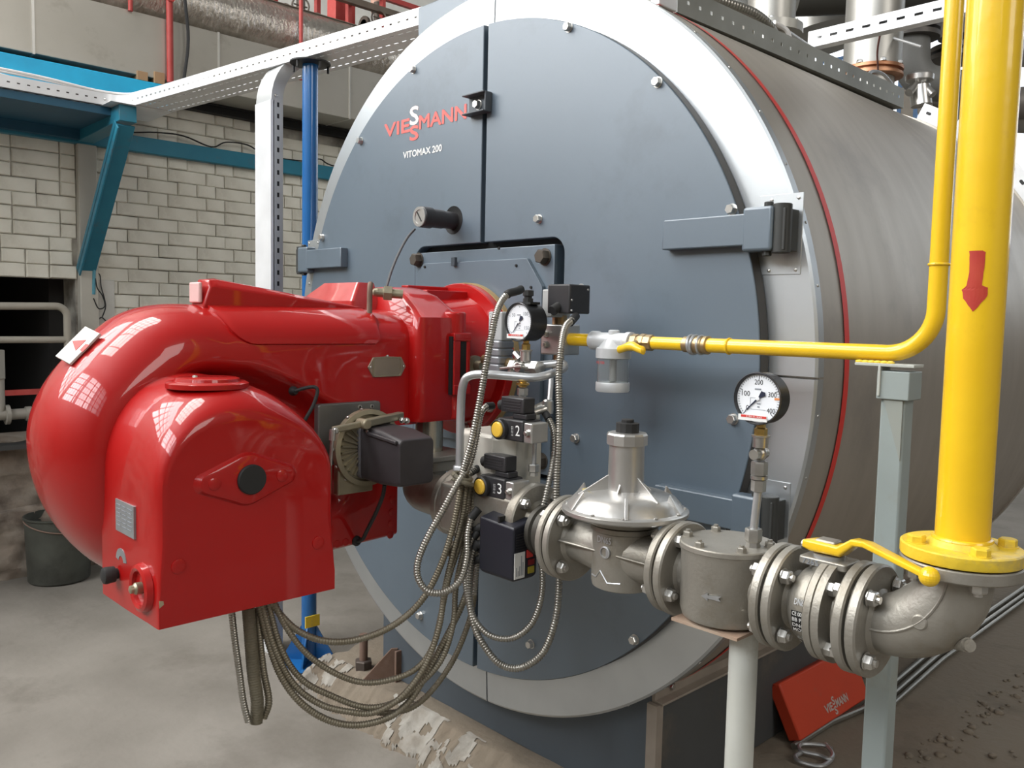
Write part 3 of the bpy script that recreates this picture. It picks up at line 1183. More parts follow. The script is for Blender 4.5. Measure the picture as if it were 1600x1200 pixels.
for C_, n_, R_, rr_, tr, rt in stations:
    half = []
    r1, r3 = max(0.01, rt - 0.075), R_ - rr_
    rs = [r1 * k / 3 for k in range(3)] + [lerp(r1, rt, k / 8) for k in range(8)] + [lerp(rt, r3, k / 2) for k in range(2)]
    for r in rs:
        half.append((XH - 0.075 * tr * (1 - smooth((r - r1) / (rt - r1))), r))
    for k in range(15):
        t = k / 14 * PI / 2
        half.append((XH * math.cos(t) ** (0.85 + 0.10 * tr) if k < 14 else 0.0, r3 + rr_ * math.sin(t) ** 0.92))
    full = half + [(-x, r) for x, r in reversed(half[:-1])]
    rings.append([C_ + n_ * r + V((x, 0, 0)) for x, r in full])
b = bm_()
loft(b, rings, True, True, closed=False)
bmesh.ops.remove_doubles(b, verts=b.verts, dist=0.0005)
housing = obj('blower_housing', b, RED, burner, sharp=50, wn=True)
# raised lids on the side of the housing: screws and studs
for px, py in ((560, 0), ):
    pass
b = bm_()
p = atx(205, 623, 0.165)
lathe(b, (0.135, p.y, p.z), (1, 0, 0), [(0.010, 0), (0.010, 0.022), (0.007, 0.027)], 16)
obj('stud', b, STEEL, housing)

# domed air intake box on the near side of the scroll
b = bm_()
YA, ZA, BW, ZB, XA, XB_ = -1.028, -0.235, 0.198, -0.495, 0.13, 0.45


def arch(w, zc, rt, x, k=26, zb=ZB, hz=None):
    pts = [(x, YA + w, zb)]
    for j in range(1, 6):
        pts.append((x, YA + w, zb + (zc - zb) * j / 6))
    for j in range(k + 1):
        a = PI * j / k
        pts.append((x, YA + w * math.cos(a) - 0.022 * math.sin(a) ** 2, zc + rt * max(0.0, math.sin(a)) ** 0.95))
    for j in range(5, 0, -1):
        pts.append((x, YA - w, zb + (zc - zb) * j / 6))
    pts.append((x, YA - w, zb))
    return pts


rings = []
for x, dw, dt in ((0.095, -0.035, -0.03), (0.150, -0.035, -0.03), (0.158, 0.006, 0.004), (0.30, 0.004, 0.0), (0.36, 0.002, -0.008), (0.40, 0.0, -0.022), (0.425, -0.002, -0.036), (0.440, -0.006, -0.050), (0.447, -0.012, -0.062), (XB_, -0.022, -0.078)):
    w = BW + dw
    rings.append([V((x, p[1], p[2])) for p in arch(w, ZA, 0.214 + dt, x)])
# square the lower corners of the outer rim
for ri in range(6, 10):
    dd = (-0.002, -0.006, -0.012, -0.022)[ri - 6]
    for p in rings[ri]:
        k = max(0, min(1, (-0.34 - p.z) / 0.10))
        sgn = 1 if p.y > YA else -1
        p.y += -sgn * dd * k * 0.9
loft(b, rings, True, True)
ibox = obj('intake_box', b, RED, burner, sharp=32, wn=True)
# round lid on top
b = bm_()
lathe(b, (0.315, YA - 0.036, -0.040), (0, 0, 1), [(0.085, 0), (0.085, 0.010), (0.078, 0.014), (0.068, 0.014), (0.066, 0.020), (0.060, 0.022)], 36)
lid = obj('round_lid', b, RED, ibox)
put('screw', M_SCREW(), lid, (0.30, YA - 0.057, -0.018), (0, 0, 1), scale=1.3)
# diamond boss with black plug
pc = atx(386, 748, XB_)
b = bm_()
dia = []
for a_, rr_ in ((0, 0.024), (180, 0.024)):
    pass
poly = arc(0.082, 0, 0.020, -55, 55, 6) + arc(0, 0, 0.050, 62, 118, 6) + arc(-0.082, 0, 0.020, 125, 235, 6) + arc(0, 0, 0.050, 242, 298, 6)
loft(b, [[V((XB_ - .001, pc.y + q[0] * s_, pc.z + q[1] * s_)) + V((h, 0, 0)) for q in poly] for s_, h in ((1.13, 0), (1.06, 0.004), (1.0, 0.0105), (0.93, 0.012))])
boss = obj('diamond_boss', b, RED, ibox, sharp=25)
for s_ in (1, -1):
    b = bm_()
    lathe(b, (XB_ + .009, pc.y + 0.074 * s_, pc.z), (1, 0, 0), [(0.0135, 0), (0.013, 0.004), (0.008, 0.006)], 18)
    obj('rivet', b, RED, boss)
b = bm_()
lathe(b, (XB_ + .006, pc.y + 0.004, pc.z), (1, 0, 0), [(0.031, 0), (0.031, 0.010), (0.029, 0.0125)], 32)
obj('plug', b, RUB, boss)
for px, py in ((279, 885), (497, 848)):
    b = bm_()
    p = atx(px, py, XB_)
    lathe(b, (XB_ - 0.002, p.y, p.z), (1, 0, 0), [(0.0155, 0), (0.0145, 0.0045), (0.010, 0.006), (0.004, 0.0055)], 24)
    obj('rivet', b, RED, ibox)
b = bm_()
p = atx(252, 944, XB_)
prism(b, [(-0.004, -0.008), (0.005, -0.002), (0.004, 0.005), (-0.004, 0.007)], (XB_ - 0.001, p.y, p.z), (0, 1, 0), (0, 0, 1), (0.0014, 0, 0))
obj('paint_chip', b, mat('bare primer chip', (0.42, 0.34, 0.22), 0.7), ibox, sharp=0)
# front (-Y) face fittings
YF = YA - BW - 0.004


def fy(px, py):
    return aty(px, py, YF)


p = fy(197, 810)
b = bm_()
box(b, (p.x - 0.052, YF - 0.003, p.z - 0.033), (p.x + 0.050, YF + 0.004, p.z + 0.033))
npl = obj('nameplate', b, GPLATE, ibox, sharp=0, label='small grey stamped data plate')
for r_ in range(6):
    b = bm_()
    zz = p.z + 0.022 - r_ * 0.0085
    for k in range(3):
        box(b, (p.x - 0.045 + 0.031 * k, YF - 0.0036, zz), (p.x - 0.045 + 0.031 * k + 0.024 - 0.004 * ((r_ + k) % 2), YF - 0.0028, zz + 0.0022))
    obj('print_line', b, INKG, npl, sharp=0)
pk = fy(184, 896)
b = bm_()
lathe(b, (pk.x, YF + 0.002, pk.z), (0, -1, 0), [(0.011, 0), (0.011, 0.008), (0.0165, 0.009), (0.018, 0.026), (0.0165, 0.031), (0.012, 0.033)], 28)
obj('knob', b, RUB, ibox)
b = bm_()
ps = fy(190, 876)
prism(b, arc(0, 0, 0.030, 10, 170, 14) + arc(0, 0, 0.014, 170, 10, 8), (ps.x, YF - 0.0015, ps.z - 0.004), (1, 0, 0), (0, 0, 1), (0, 0.004, 0))
obj('scale_sector', b, GPLATE, ibox)
pr = fy(222, 918)
b = bm_()
lathe(b, (pr.x, YF + 0.004, pr.z), (0, -1, 0), [(0.0, 0.004), (0.032, 0.004), (0.034, 0.012), (0.040, 0.015), (0.047, 0.012), (0.050, 0)], 36)
rg = obj('round_boss', b, RED, ibox)
b = bm_()
lathe(b, (pr.x, YF - 0.001, pr.z), (0, -1, 0), [(0.012, 0), (0.012, 0.012), (0.008, 0.016), (0.008, 0.022), (0.004, 0.024)], 14)
obj('nipple', b, OLIVE, rg)

# long access cover lying over the shoulder, with its sloping fin
b = bm_()
rings = []
NP = 30
for i in range(NP + 1):
    s = i / NP
    y = lerp(-0.955, -0.515, s)
    zb_c = 0.046
    if s < 0.16:
        zb_c = 0.046 + 0.075 * (1 - (1 - ((0.16 - s) / 0.16) ** 2) ** 0.5) ** 0.9
    if s > 0.93:
        zb_c = 0.046 + 0.06 * (1 - (1 - min(1, (s - 0.93) / 0.07) ** 2) ** 0.5)
    sy_ = (y + 0.40) / (YC + 0.40)
    R_, rr_ = 0.318, lerp(0.085, 0.118, sy_)
    zof = lambda a: ZC + R_ - rr_ + rr_ * math.sin(a) ** 0.9
    lo_, hi_ = 0.0, PI / 2
    for _ in range(30):
        mi = (lo_ + hi_) / 2
        if zof(mi) > zb_c:
            hi_ = mi
        else:
            lo_ = mi
    row = []
    for k in range(17):
        ang = lerp(PI / 2, hi_, k / 16)
        x = XH * max(0, math.cos(ang)) ** 0.85
        row.append(V((x + 0.005 * math.cos(ang) + 0.001, y, zof(ang) + 0.006 * math.sin(ang))))
    rings.append(row)
back = [[p + V((-0.012, 0, -0.006)) for p in r] for r in rings]
full = [r + list(reversed(q)) for r, q in zip(rings, back)]
loft(b, full)
cov = obj('access_cover', b, RED, housing, sharp=30)
b = bm_()
f0 = [(-0.965, 0.135), (-0.948, 0.200), (-0.925, 0.203), (-0.50, 0.140), (-0.50, 0.12), (-0.965, 0.12)]
rings = []
for x, ins in ((0.045, 0.0), (0.060, -0.004), (0.072, -0.020)):
    rings.append([V((x, p[0], p[1] + (ins if p[1] > 0.15 else 0))) for p in f0])
rings = [[V((0.0, p[0], p[1])) for p in f0]] + rings
loft(b, rings)
obj('cover_fin', b, RED, cov, sharp=30, bevel=0.004)
b = bm_()
box(b, (0.004, -0.972, 0.142), (0.062, -0.962, 0.192))
obj('fin_end_cap', b, mat('pale pink enamel', (0.75, 0.50, 0.48), 0.35), cov, bevel=0.004)

# octagonal badge frame on the side
pb = atx(604, 573, XH)
b = bm_()
oct_ = [(-0.062, 0), (-0.046, 0.026), (-0.006, 0.028), (0, 0.032), (0.006, 0.028), (0.046, 0.026), (0.062, 0), (0.046, -0.026), (-0.046, -0.026)]
prism(b, oct_, (XH - .001, pb.y, pb.z), (0, 1, 0), (0, 0, 1), (0.005, 0, 0))
bd = obj('badge_plate', b, mat('satin nickel badge', (0.46, 0.38, 0.30), 0.30, 0.8, (0.40, 0.33, 0.26), 10), housing, bevel=0.001)
b = bm_()
inner = rrect(0.043, 0.0225, 0.006)
outer = rrect(0.047, 0.0262, 0.008)
for i in range(len(inner)):
    j = (i + 1) % len(inner)
    vs = [V((XH + .006, pb.y + q[0], pb.z + q[1])) for q in (inner[i], inner[j], outer[j], outer[i])]
    b.faces.new([b.verts.new(v) for v in vs])
bmesh.ops.remove_doubles(b, verts=b.verts, dist=0.0001)
r_ = bmesh.ops.extrude_face_region(b, geom=b.faces[:])
bmesh.ops.translate(b, verts=[e for e in r_['geom'] if isinstance(e, bmesh.types.BMVert)], vec=(-0.003, 0, 0))
obj('badge_rim', b, OLIVE, bd)
for dy_, dz_ in ((-0.054, 0), (0.054, 0), (0, 0.029)):
    put('screw', M_SCREW(), bd, (XH + .004, pb.y + dy_, pb.z + dz_), (1, 0, 0), scale=0.8)
# warning plate strapped over the left shoulder
w0 = V((0.02, -1.205, 0.095))
from mathutils.bvhtree import BVHTree
_vs = [v.co + worldpos(housing) for v in housing.data.vertices]
_bvh = BVHTree.FromPolygons(_vs, [tuple(p.vertices) for p in housing.data.polygons])
hit, hn, _, _ = _bvh.ray_cast(CAM, ray(128, 545).normalized())
if hit is None:
    hit, hn = atd(120, 542, 2.0), V((0.5, -0.7, 0.5))
if hn.dot(CAM - hit) < 0:
    hn = -hn
nrm = (hn * 0.75 + (CAM - hit).normalized() * 0.25).normalized()
wp = hit + nrm * 0.012
b = bm_()
u_ = V((0.10, 0.52, 0.83))
u_ = (u_ - nrm * u_.dot(nrm)).normalized()
v_ = nrm.cross(u_)
obox(b, wp, u_ * 0.046, v_ * 0.031, nrm * 0.003)
wpl = obj('warning_plate', b, mat('pale warning plate', (0.62, 0.62, 0.58), 0.5), housing, bevel=0.001, label='pale plate with a red triangle sign')
b = bm_()
prism(b, [(-0.014, -0.012), (0.018, -0.012), (0.002, 0.024)], wp + nrm * 0.003, u_, v_, nrm * 0.0008)
obj('triangle_sign', b, LABELR, wpl, sharp=0)
b = bm_()
prism(b, [(-0.010, -0.035), (0.012, -0.035), (0.010, -0.022), (-0.008, -0.022)], wp + nrm * 0.003, u_, v_, nrm * 0.0008)
obj('red_mark', b, LABELR, wpl, sharp=0)

# hinge housing next to the door
b = bm_()


def plan(x0, x1, y0, y1, r, z, k=5):
    cx, cyy, hw, hh = (x0 + x1) / 2, (y0 + y1) / 2, (x1 - x0) / 2, (y1 - y0) / 2
    return [V((cx + q[0], cyy + q[1], z)) for q in rrect(hw, hh, min(r, hw * .99, hh * .99), k)]


loft(b, [plan(-0.20, 0.215, -0.425, -0.262, 0.024, -0.172), plan(-0.205, 0.220, -0.430, -0.258, 0.028, -0.160),
         plan(-0.205, 0.220, -0.430, -0.258, 0.028, 0.060), plan(-0.205, 0.216, -0.426, -0.258, 0.028, 0.118),
         plan(-0.19, 0.165, -0.415, -0.262, 0.03, 0.148), plan(-0.17, 0.115, -0.405, -0.268, 0.03, 0.180),
         plan(-0.13, 0.050, -0.395, -0.275, 0.03, 0.200), plan(-0.11, 0.030, -0.385, -0.285, 0.03, 0.204)])
hh = obj('hinge_housing', b, RED, burner, sharp=50)
b = bm_()
cyl(b, (0.196, -0.284, -0.172), (0.196, -0.284, 0.135), 0.034, n=28)
obj('hinge_barrel', b, RED, hh, bevel=0.006, seg=3)
b = bm_()
box(b, (0.196, -0.322, -0.098), (0.2325, -0.256, 0.066))
obj('hinge_recess', b, BLACK, hh)
b = bm_()
box(b, (0.196, -0.316, -0.100), (0.238, -0.252, -0.070))
box(b, (0.196, -0.316, 0.052), (0.238, -0.252, 0.076))
box(b, (0.196, -0.316, -0.075), (0.236, -0.290, 0.056))
box(b, (0.205, -0.268, -0.075), (0.236, -0.254, 0.056))
obj('hinge_lug', b, RED, hh, bevel=0.004, seg=2)
# far lug with facets and stud
b = bm_()
loft(b, [plan(-0.30, 0.0, -0.50, -0.40, 0.01, 0.02), plan(-0.30, 0.0, -0.50, -0.40, 0.01, 0.16), plan(-0.22, -0.03, -0.46, -0.40, 0.01, 0.215)])
obj('far_lug', b, mat('scuffed glossy red', (0.38, 0.012, 0.012), 0.3, 0, (0.48, 0.05, 0.05), 22, coat=0.9), burner, sharp=30)
b = bm_()
p = atd(590, 457, 2.36)
a_ = V((-0.6, -0.8, 0.05)).normalized()
cyl(b, p, p - a_ * 0.07, 0.013, n=14)
lathe(b, p - a_ * 0.018, a_, [(0.022, -0.022), (0.022, 0), (0.014, 0.004)], 6)
lathe(b, p, a_, [(0.013, 0), (0.011, 0.010), (0.006, 0.014)], 14)
obj('clamp_stud', b, OLIVE, burner)
b = bm_()
p0, p1, p2 = atd(577, 492, 2.33), atd(578, 450, 2.33), atd(579, 443, 2.34)
tube(b, spline([p0, (p0 + p1) / 2, p1, p2], 5), 0.0075, 10)
obj('sensor_stub', b, RUST, burner)
# neck and flange against the mounting plate
b = bm_()
lathe(b, (0, -0.30, -0.012), (0, 1, 0), [(0.186, 0), (0.190, 0.05), (0.196, 0.18), (0.203, 0.19), (0.203, 0.20)], 72)
obj('neck', b, RED, burner, sharp=40)
b = bm_()
lathe(b, (0, -0.112, -0.012), (0, 1, 0), [(0.20, 0), (0.236, 0.0), (0.239, 0.004), (0.239, 0.030), (0.20, 0.030)], 72)
fl = obj('flange', b, RED, burner, sharp=30)
b = bm_()
lathe(b, (0, -0.084, -0.012), (0, 1, 0), [(0.20, 0), (0.242, 0.0), (0.242, 0.022), (0.20, 0.022)], 72)
obj('gasket', b, mat('buff gasket', (0.35, 0.25, 0.12), 0.8), fl)
for a in (60, 28, -40, -75, 120, 200, 240, 300):
    if a == 60:
        continue
    aa = math.radians(a)
    put('nut', M_NUT(), fl, (0.219 * math.cos(aa), -0.112, -0.012 + 0.219 * math.sin(aa)), (0, -1, 0))
b = bm_()
box(b, (-0.08, -0.27, 0.15), (-0.045, -0.11, 0.215))
box(b, (0.02, -0.27, 0.14), (0.05, -0.11, 0.200))
obj('neck_rib', b, RED, burner, bevel=0.003)
# pilot fitting on the neck
b = bm_()
p = aty(741, 566, -0.205)
ax = V((1, 0, 0.0))
o_ = V((0.175, -0.205, p.z - 0.01))
lathe(b, o_, ax, [(0.036, 0), (0.036, 0.012), (0.030, 0.014), (0.030, 0.030), (0.016, 0.033), (0.016, 0.060)], 24)
obj('pilot_fitting', b, OLIVE, burner)

# gas inlet under the hinge housing, butterfly body and outlet elbow towards the train
b = bm_()
cyl(b, (0.165, -0.345, -0.165), (0.165, -0.345, -0.262), 0.040, n=28)
gi = obj('gas_inlet_pipe', b, mat('chrome pipe', (0.62, 0.58, 0.48), 0.2, 0.9), burner)
b = bm_()
prism(b, rrect(0.088, 0.085, 0.018), (0.185, -0.345, -0.262), (1, 0, 0), (0, 1, 0), (0, 0, -0.016))
prism(b, rrect(0.075, 0.07, 0.03), (0.185, -0.345, -0.278), (1, 0, 0), (0, 1, 0), (0, 0, -0.03))
obj('inlet_flange', b, CAST, gi, bevel=0.003)
b = bm_()
tube(b, path([(0.185, -0.36, -0.30), (0.185, -0.40, -0.365), (0.30, -0.41, -0.365)], 0.05), 0.055, 24)
obj('inlet_elbow', b, CAST, gi)

# servo drive group
sp0 = atx(490, 700, XH)
b = bm_()
ya, yb = atx(491, 660, XH).y, atx(588, 660, XH).y
za, zb_ = atx(560, 702, XH).z - 0.03, atx(560, 627, XH).z
prism(b, rrect((yb - ya) / 2, (zb_ - za) / 2, 0.008), (XH - 0.002, (ya + yb) / 2, (za + zb_) / 2), (0, 1, 0), (0, 0, 1), (0.022, 0, 0))
mp_ = obj('mounting_plate', b, SERVOG, burner, bevel=0.003)
for px, py in ((562, 636), (581, 635)):
    p = atx(px, py, XH + 0.02)
    b = bm_()
    lathe(b, (XH + 0.019, p.y, p.z), (1, 0, 0), [(0.006, 0), (0.006, 0.003), (0.003, 0.0032), (0.003, 0.001)], 14)
    obj('screw', b, STEEL, mp_)
cyc = V((0, -0.625, -0.215))
b = bm_()
cx0 = 0.255
lathe(b, (cx0, cyc.y, cyc.z), (1, 0, 0), [(0.092, 0), (0.098, 0.004), (0.098, 0.022), (0.086, 0.024), (0.082, 0.012), (0.02, 0.014)], 44)
cyl(b, (XH + 0.015, cyc.y, cyc.z), (cx0 + 0.004, cyc.y, cyc.z), 0.050, n=24)
cam_ = obj('cam_disc', b, OLIVE, burner, sharp=30)
for k in range(15):
    a = math.radians(95 + k * 13)
    b = bm_()
    d_ = V((0, math.cos(a), math.sin(a)))
    c_ = V((cx0 + 0.016, cyc.y, cyc.z)) + d_ * 0.056
    obox(b, c_, (0.004, 0, 0), d_ * 0.022, V((1, 0, 0)).cross(d_) * 0.0022)
    obj('rib', b, OLIVE, cam_, sharp=0)
for k in range(6):
    a = math.radians(100 + k * 26)
    d_ = V((0, math.cos(a), math.sin(a)))
    put('screw', M_SCREW(), cam_, V((cx0 + 0.012, cyc.y, cyc.z)) + d_ * 0.0995, d_, scale=1.0)
b = bm_()
box(b, (cx0 - 0.01, cyc.y - 0.085, cyc.z - 0.115), (cx0 + 0.012, cyc.y + 0.02, cyc.z - 0.02))
obj('cam_bracket', b, OLIVE, cam_, bevel=0.004)
# linkage arms
b = bm_()
q0, q1, q2 = atx(520, 672, 0.31), atx(568, 662, 0.31), atx(614, 652, 0.27)
beam(b, q0, q1 + (q1 - q0) * 0.15, 0.014, 0.016)
beam(b, q1, q2 + (q2 - q1) * 0.3, 0.020, 0.020)
cyl(b, q1 + V((-.02, 0, 0)), q1 + V((.02, 0, 0)), 0.013, n=18)
arm_ = obj('linkage_arm', b, OLIVE, burner, bevel=0.003)
for q in (q0, atx(625, 656, 0.27), atx(632, 657, 0.27)):
    put('screw', M_NUT(), arm_, q + V((0.008, 0, 0)), (1, 0, 0), scale=0.6)
b = bm_()
q3 = atx(520, 671, 0.325)
q4 = atx(516, 728, 0.325)
tube(b, [q3, q3 + (q4 - q3) * 0.3, q3 + (q4 - q3) * 0.31, q4], 0.004, 10, lambda i: 0.0075 if i < 2 else 0.0042)
rod = obj('linkage_rod', b, STEEL, burner)
b = bm_()
q5 = atx(515, 780, 0.30)
tube(b, [q4, q5], 0.0035, 8)
obj('rod_tail', b, OLIVE, rod)
# black servo motor
x0, x1 = 0.266, 0.446
b = bm_()
yn, yf = -0.655, -0.548


def srect(x, zt, zb__, y0=yn, y1=yf, r=0.012):
    return [V((x, (y0 + y1) / 2 + q[0], (zt + zb__) / 2 + q[1])) for q in rrect((y1 - y0) / 2, (zt - zb__) / 2, r)]


loft(b, [srect(x0 + 0.018, -0.158, -0.292), srect(x0 + 0.10, -0.160, -0.294), srect(x1 - 0.01, -0.172, -0.289), srect(x1, -0.176, -0.285, yn + 0.003, yf - 0.003)])
srv = obj('servo_motor', b, mat('servo black', (0.030, 0.026, 0.028), 0.5, 0, (0.040, 0.035, 0.038), 20), burner, sharp=40, bevel=0.002)
b = bm_()
loft(b, [srect(x0, -0.158, -0.292, yn - .001, yf + .001), srect(x0 + 0.018, -0.158, -0.292, yn - .001, yf + .001)])
obj('servo_flange', b, mat('grey servo flange', (0.22, 0.22, 0.24), 0.45, 0.3), srv)
b = bm_()
beam(b, (x0 + 0.05, yn - 0.002, -0.171), (x1 - 0.008, yn - 0.002, -0.181), 0.008, 0.010)
obj('servo_ridge', b, MATS['servo black'], srv, bevel=0.003)
put('screw', M_SCREW(), srv, (x0 + 0.048, yn - 0.001, -0.167), (0, -1, 0), scale=1.2)
# cables into the body
for pts, r_ in (([atx(461, 611, XH + .01), atx(478, 606, XH + .03), atx(492, 605, XH + .045), atx(496, 612, XH + .05), atx(490, 632, XH + .05), atx(479, 652, XH + .05), atx(470, 668, XH + .04)], 0.0046),
                ([atx(601, 757, 0.36), atx(598, 775, 0.34), atx(588, 800, 0.29), atx(573, 830, 0.23), atx(566, 843, 0.205), atx(556, 845, XH)], 0.0052)):
    b = bm_()
    tube(b, spline(pts, 6), r_, 10)
    cb = obj('cable', b, RUB, burner)
b = bm_()
p = atx(459, 611, XH)
lathe(b, (XH - .005, p.y, p.z), (1, 0, 0), [(0.012, 0), (0.012, 0.006), (0.007, 0.016)], 16)
p = atx(557, 845, XH)
lathe(b, (XH - .005, p.y, p.z), (1, 0, 0), [(0.014, 0), (0.014, 0.008), (0.008, 0.014)], 16)
obj('cable_gland', b, RUB, burner)
# blind plugs along the lower edge and round the corner of the side panel
for px, py in ((613, 780), (612, 800), (611, 818), (610, 836), (540, 847), (527, 850)):
    b = bm_()
    p = atx(px, py, XH)
    lathe(b, (XH - 0.001, p.y, p.z), (1, 0, 0), [(0.0105, 0), (0.010, 0.002), (0.006, 0.003)], 18)
    obj('blind_plug', b, RED, housing)
# lens cable from the sight tube
b = bm_()
pt = aty(648, 358, -0.165)
tube(b, spline([pt, aty(636, 372, -0.20), aty(622, 398, -0.26), aty(611, 425, -0.30), aty(603, 452, -0.33)], 6), 0.0042, 8)
lc = obj('sight_cable', b, mat('grey cable', (0.10, 0.10, 0.105), 0.5), None)
tag(lc, 'thin grey cable curving from the black sight tube down behind the burner', 'cable')

# ================================================================ GAS TRAIN along X at y = TY, z = TZ
TY, TZ = -0.47, -0.36
XV = V((1, 0, 0))


def flange(name, parent, x, m=CAST, t=0.018, r=0.0925, neck=0.045, side=1, nl=0.02, label=None, y=TY, z=TZ):
    """vertical flange disc with its face at x, hub towards side"""
    b = bm_()
    lathe(b, (x, y, z), (side, 0, 0), [(0.03, 0), (r - 0.003, 0), (r, 0.003), (r, t - 0.003), (r - 0.003, t), (neck + 0.008, t), (neck, t + 0.008), (neck, t + nl)], 44)
    return obj(name, b, m, parent, sharp=40, label=label)


def boltring(parent, x0, x1, r=0.0725, n=4, ph=45, m=None, y=TY, z=TZ, bothsides=True):
    """bolts through a flange pair: head at x0 looking -X, nut at x1 looking +X"""
    for k in range(n):
        a = math.radians(ph + 360 / n * k)
        c = (y + r * math.cos(a), z + r * math.sin(a))
        put('bolt', m or M_NUT(), parent, (x1, c[0], c[1]), (1, 0, 0), spin=k)
        if bothsides:
            put('bolt', m or M_NUT(), parent, (x0, c[0], c[1]), (-1, 0, 0), spin=k * 1.3)
    b = bm_()
    for k in range(n):
        a = math.radians(ph + 360 / n * k)
        c = (y + r * math.cos(a), z + r * math.sin(a))
        cyl(b, (x0, c[0], c[1]), (x1, c[0], c[1]), 0.008, n=10, caps=False)
    obj('bolt_shanks', b, STEEL, parent)


# ---- riser
RXc, RYc = 1.631, -0.47
riser = thing('gas_riser_pipe', 'thick yellow vertical gas pipe with a red painted arrow, at the right edge', 'pipe', (RXc, RYc, -0.22))
b = bm_()
cyl(b, (RXc, RYc, -0.205), (RXc, RYc, 1.55), 0.038, n=40)
rp = obj('pipe', b, YEL, riser)
b = bm_()
lathe(b, (RXc, RYc, -0.226), (0, 0, 1), [(0.03, 0), (0.0845, 0), (0.0855, 0.002), (0.0855, 0.017), (0.083, 0.019), (0.050, 0.019), (0.040, 0.030), (0.038, 0.030)], 48)
rf = obj('flange', b, YELD, riser, sharp=35)
for k in range(4):
    a = math.radians(40 + 90 * k)
    put('bolt', proto('yellow_bolt', YELD, lambda q: hexbolt(q, 0.0135, 0.011, 0)), rf, (RXc + 0.066 * math.cos(a), RYc + 0.066 * math.sin(a), -0.207), (0, 0, 1), spin=k)
# arrow painted on the pipe's skin
za_, zb2 = aty(1524, 391, RYc - 0.036).z, aty(1516, 487, RYc - 0.036).z
H_ = za_ - zb2
shape = [(0.0, 0.0), (0.0175, 0.27), (0.0165, 0.40), (0.0085, 0.42), (0.010, 0.70), (0.0115, 0.99), (-0.0105, 1.0), (-0.0085, 0.72), (-0.0105, 0.42), (-0.0175, 0.36), (-0.0145, 0.22)]
b = bm_()
pts2 = []
for i, (u, v) in enumerate(shape):
    u2, v2 = shape[(i + 1) % len(shape)]
    for k in range(4):
        t = k / 4
        pts2.append((lerp(u, u2, t) + (hash2(i, k) - .5) * 0.0014, lerp(v, v2, t)))
a0 = math.atan2(CAM.y - RYc, CAM.x - RXc) - 0.10
nz = 28


def span(v):
    xs = []
    for i in range(len(pts2)):
        (u0, v0), (u1, v1) = pts2[i], pts2[(i + 1) % len(pts2)]
        if (v0 - v) * (v1 - v) <= 0 and abs(v0 - v1) > 1e-9:
            xs.append(u0 + (u1 - u0) * (v - v0) / (v1 - v0))
    return (min(xs), max(xs)) if xs else (0, 0)


rows = []
for i in range(nz + 1):
    v = max(0.004, min(0.992, i / nz))
    u0, u1 = span(v)
    rows.append([V((RXc + 0.0386 * math.cos(a0 + lerp(u0, u1, k / 6) / 0.038), RYc + 0.0386 * math.sin(a0 + lerp(u0, u1, k / 6) / 0.038), zb2 + H_ * v)) for k in range(7)])
loft(b, rows, False, False, closed=False)
obj('painted_arrow', b, ARROW, rp, sharp=0)
# small weld lugs low on the riser
b = bm_()
torus(b, (RXc, RYc, -0.198), (0, 0, 1), 0.039, 0.004, 40, 8)
obj('weld_bead', b, YEL, rf)

# ---- cast elbow with its two flanges
XE = 1.497
elbow = thing('elbow_fitting', 'silver cast pipe elbow under the thick yellow pipe, flanged at both ends', 'pipe fitting', (RXc, RYc, TZ))
b = bm_()
pts = [(XE + 0.01, TY, TZ)] + bend((XE, TY, TZ), (RXc, TY, TZ), (RXc, TY, -0.24), 0.118, 14) + [(RXc, RYc, -0.236)]
tube(b, pts, 0.047, 32, lambda i: 0.044 + 0.012 * math.sin(PI * i / (len(pts) - 1)))
eb = obj('elbow_body', b, CAST, elbow)
b = bm_()      # casting seam
mid = [V(p) for p in pts]
seam = []
for i, p in enumerate(mid):
    seam.append(p + V((0, -(0.0445 + 0.012 * math.sin(PI * i / (len(mid) - 1))), 0)))
tube(b, seam, 0.0022, 6)
obj('casting_seam', b, CAST, eb)
b = bm_()
cc = V((RXc - 0.118 + 0.118 * math.cos(-PI / 4), TY - 0.052, TZ + 0.118 - 0.118 * math.sin(PI / 4)))
lathe(b, cc, (0, -1, 0), [(0.012, -0.004), (0.012, 0.004), (0.010, 0.006)], 18)
obj('cast_pad', b, CAST, eb)
b = bm_()
s0 = aty(1483, 1000, TY + 0.01)
s1 = aty(1512, 1008, TY - 0.02)
dirn = (s1 - s0).normalized()
tube(b, [s0 - dirn * 0.04, s1], 0.0115, 14)
tube(b, [s1, s1 + dirn * 0.006], 0.0095, 14)
obj('drain_stub', b, CAST, eb)
flange('flange', elbow, XE, side=1, nl=0.015, neck=0.046)
b = bm_()
lathe(b, (RXc, RYc, -0.229), (0, 0, -1), [(0.03, 0), (0.0830, 0), (0.085, 0.002), (0.085, 0.017), (0.083, 0.019), (0.052, 0.019), (0.046, 0.028)], 48)
ef = obj('flange', b, CAST, elbow, sharp=35)
for k in range(4):
    a = math.radians(40 + 90 * k)
    put('bolt', M_NUT(), ef, (RXc + 0.066 * math.cos(a), RYc + 0.066 * math.sin(a), -0.248), (0, 0, -1), spin=k)

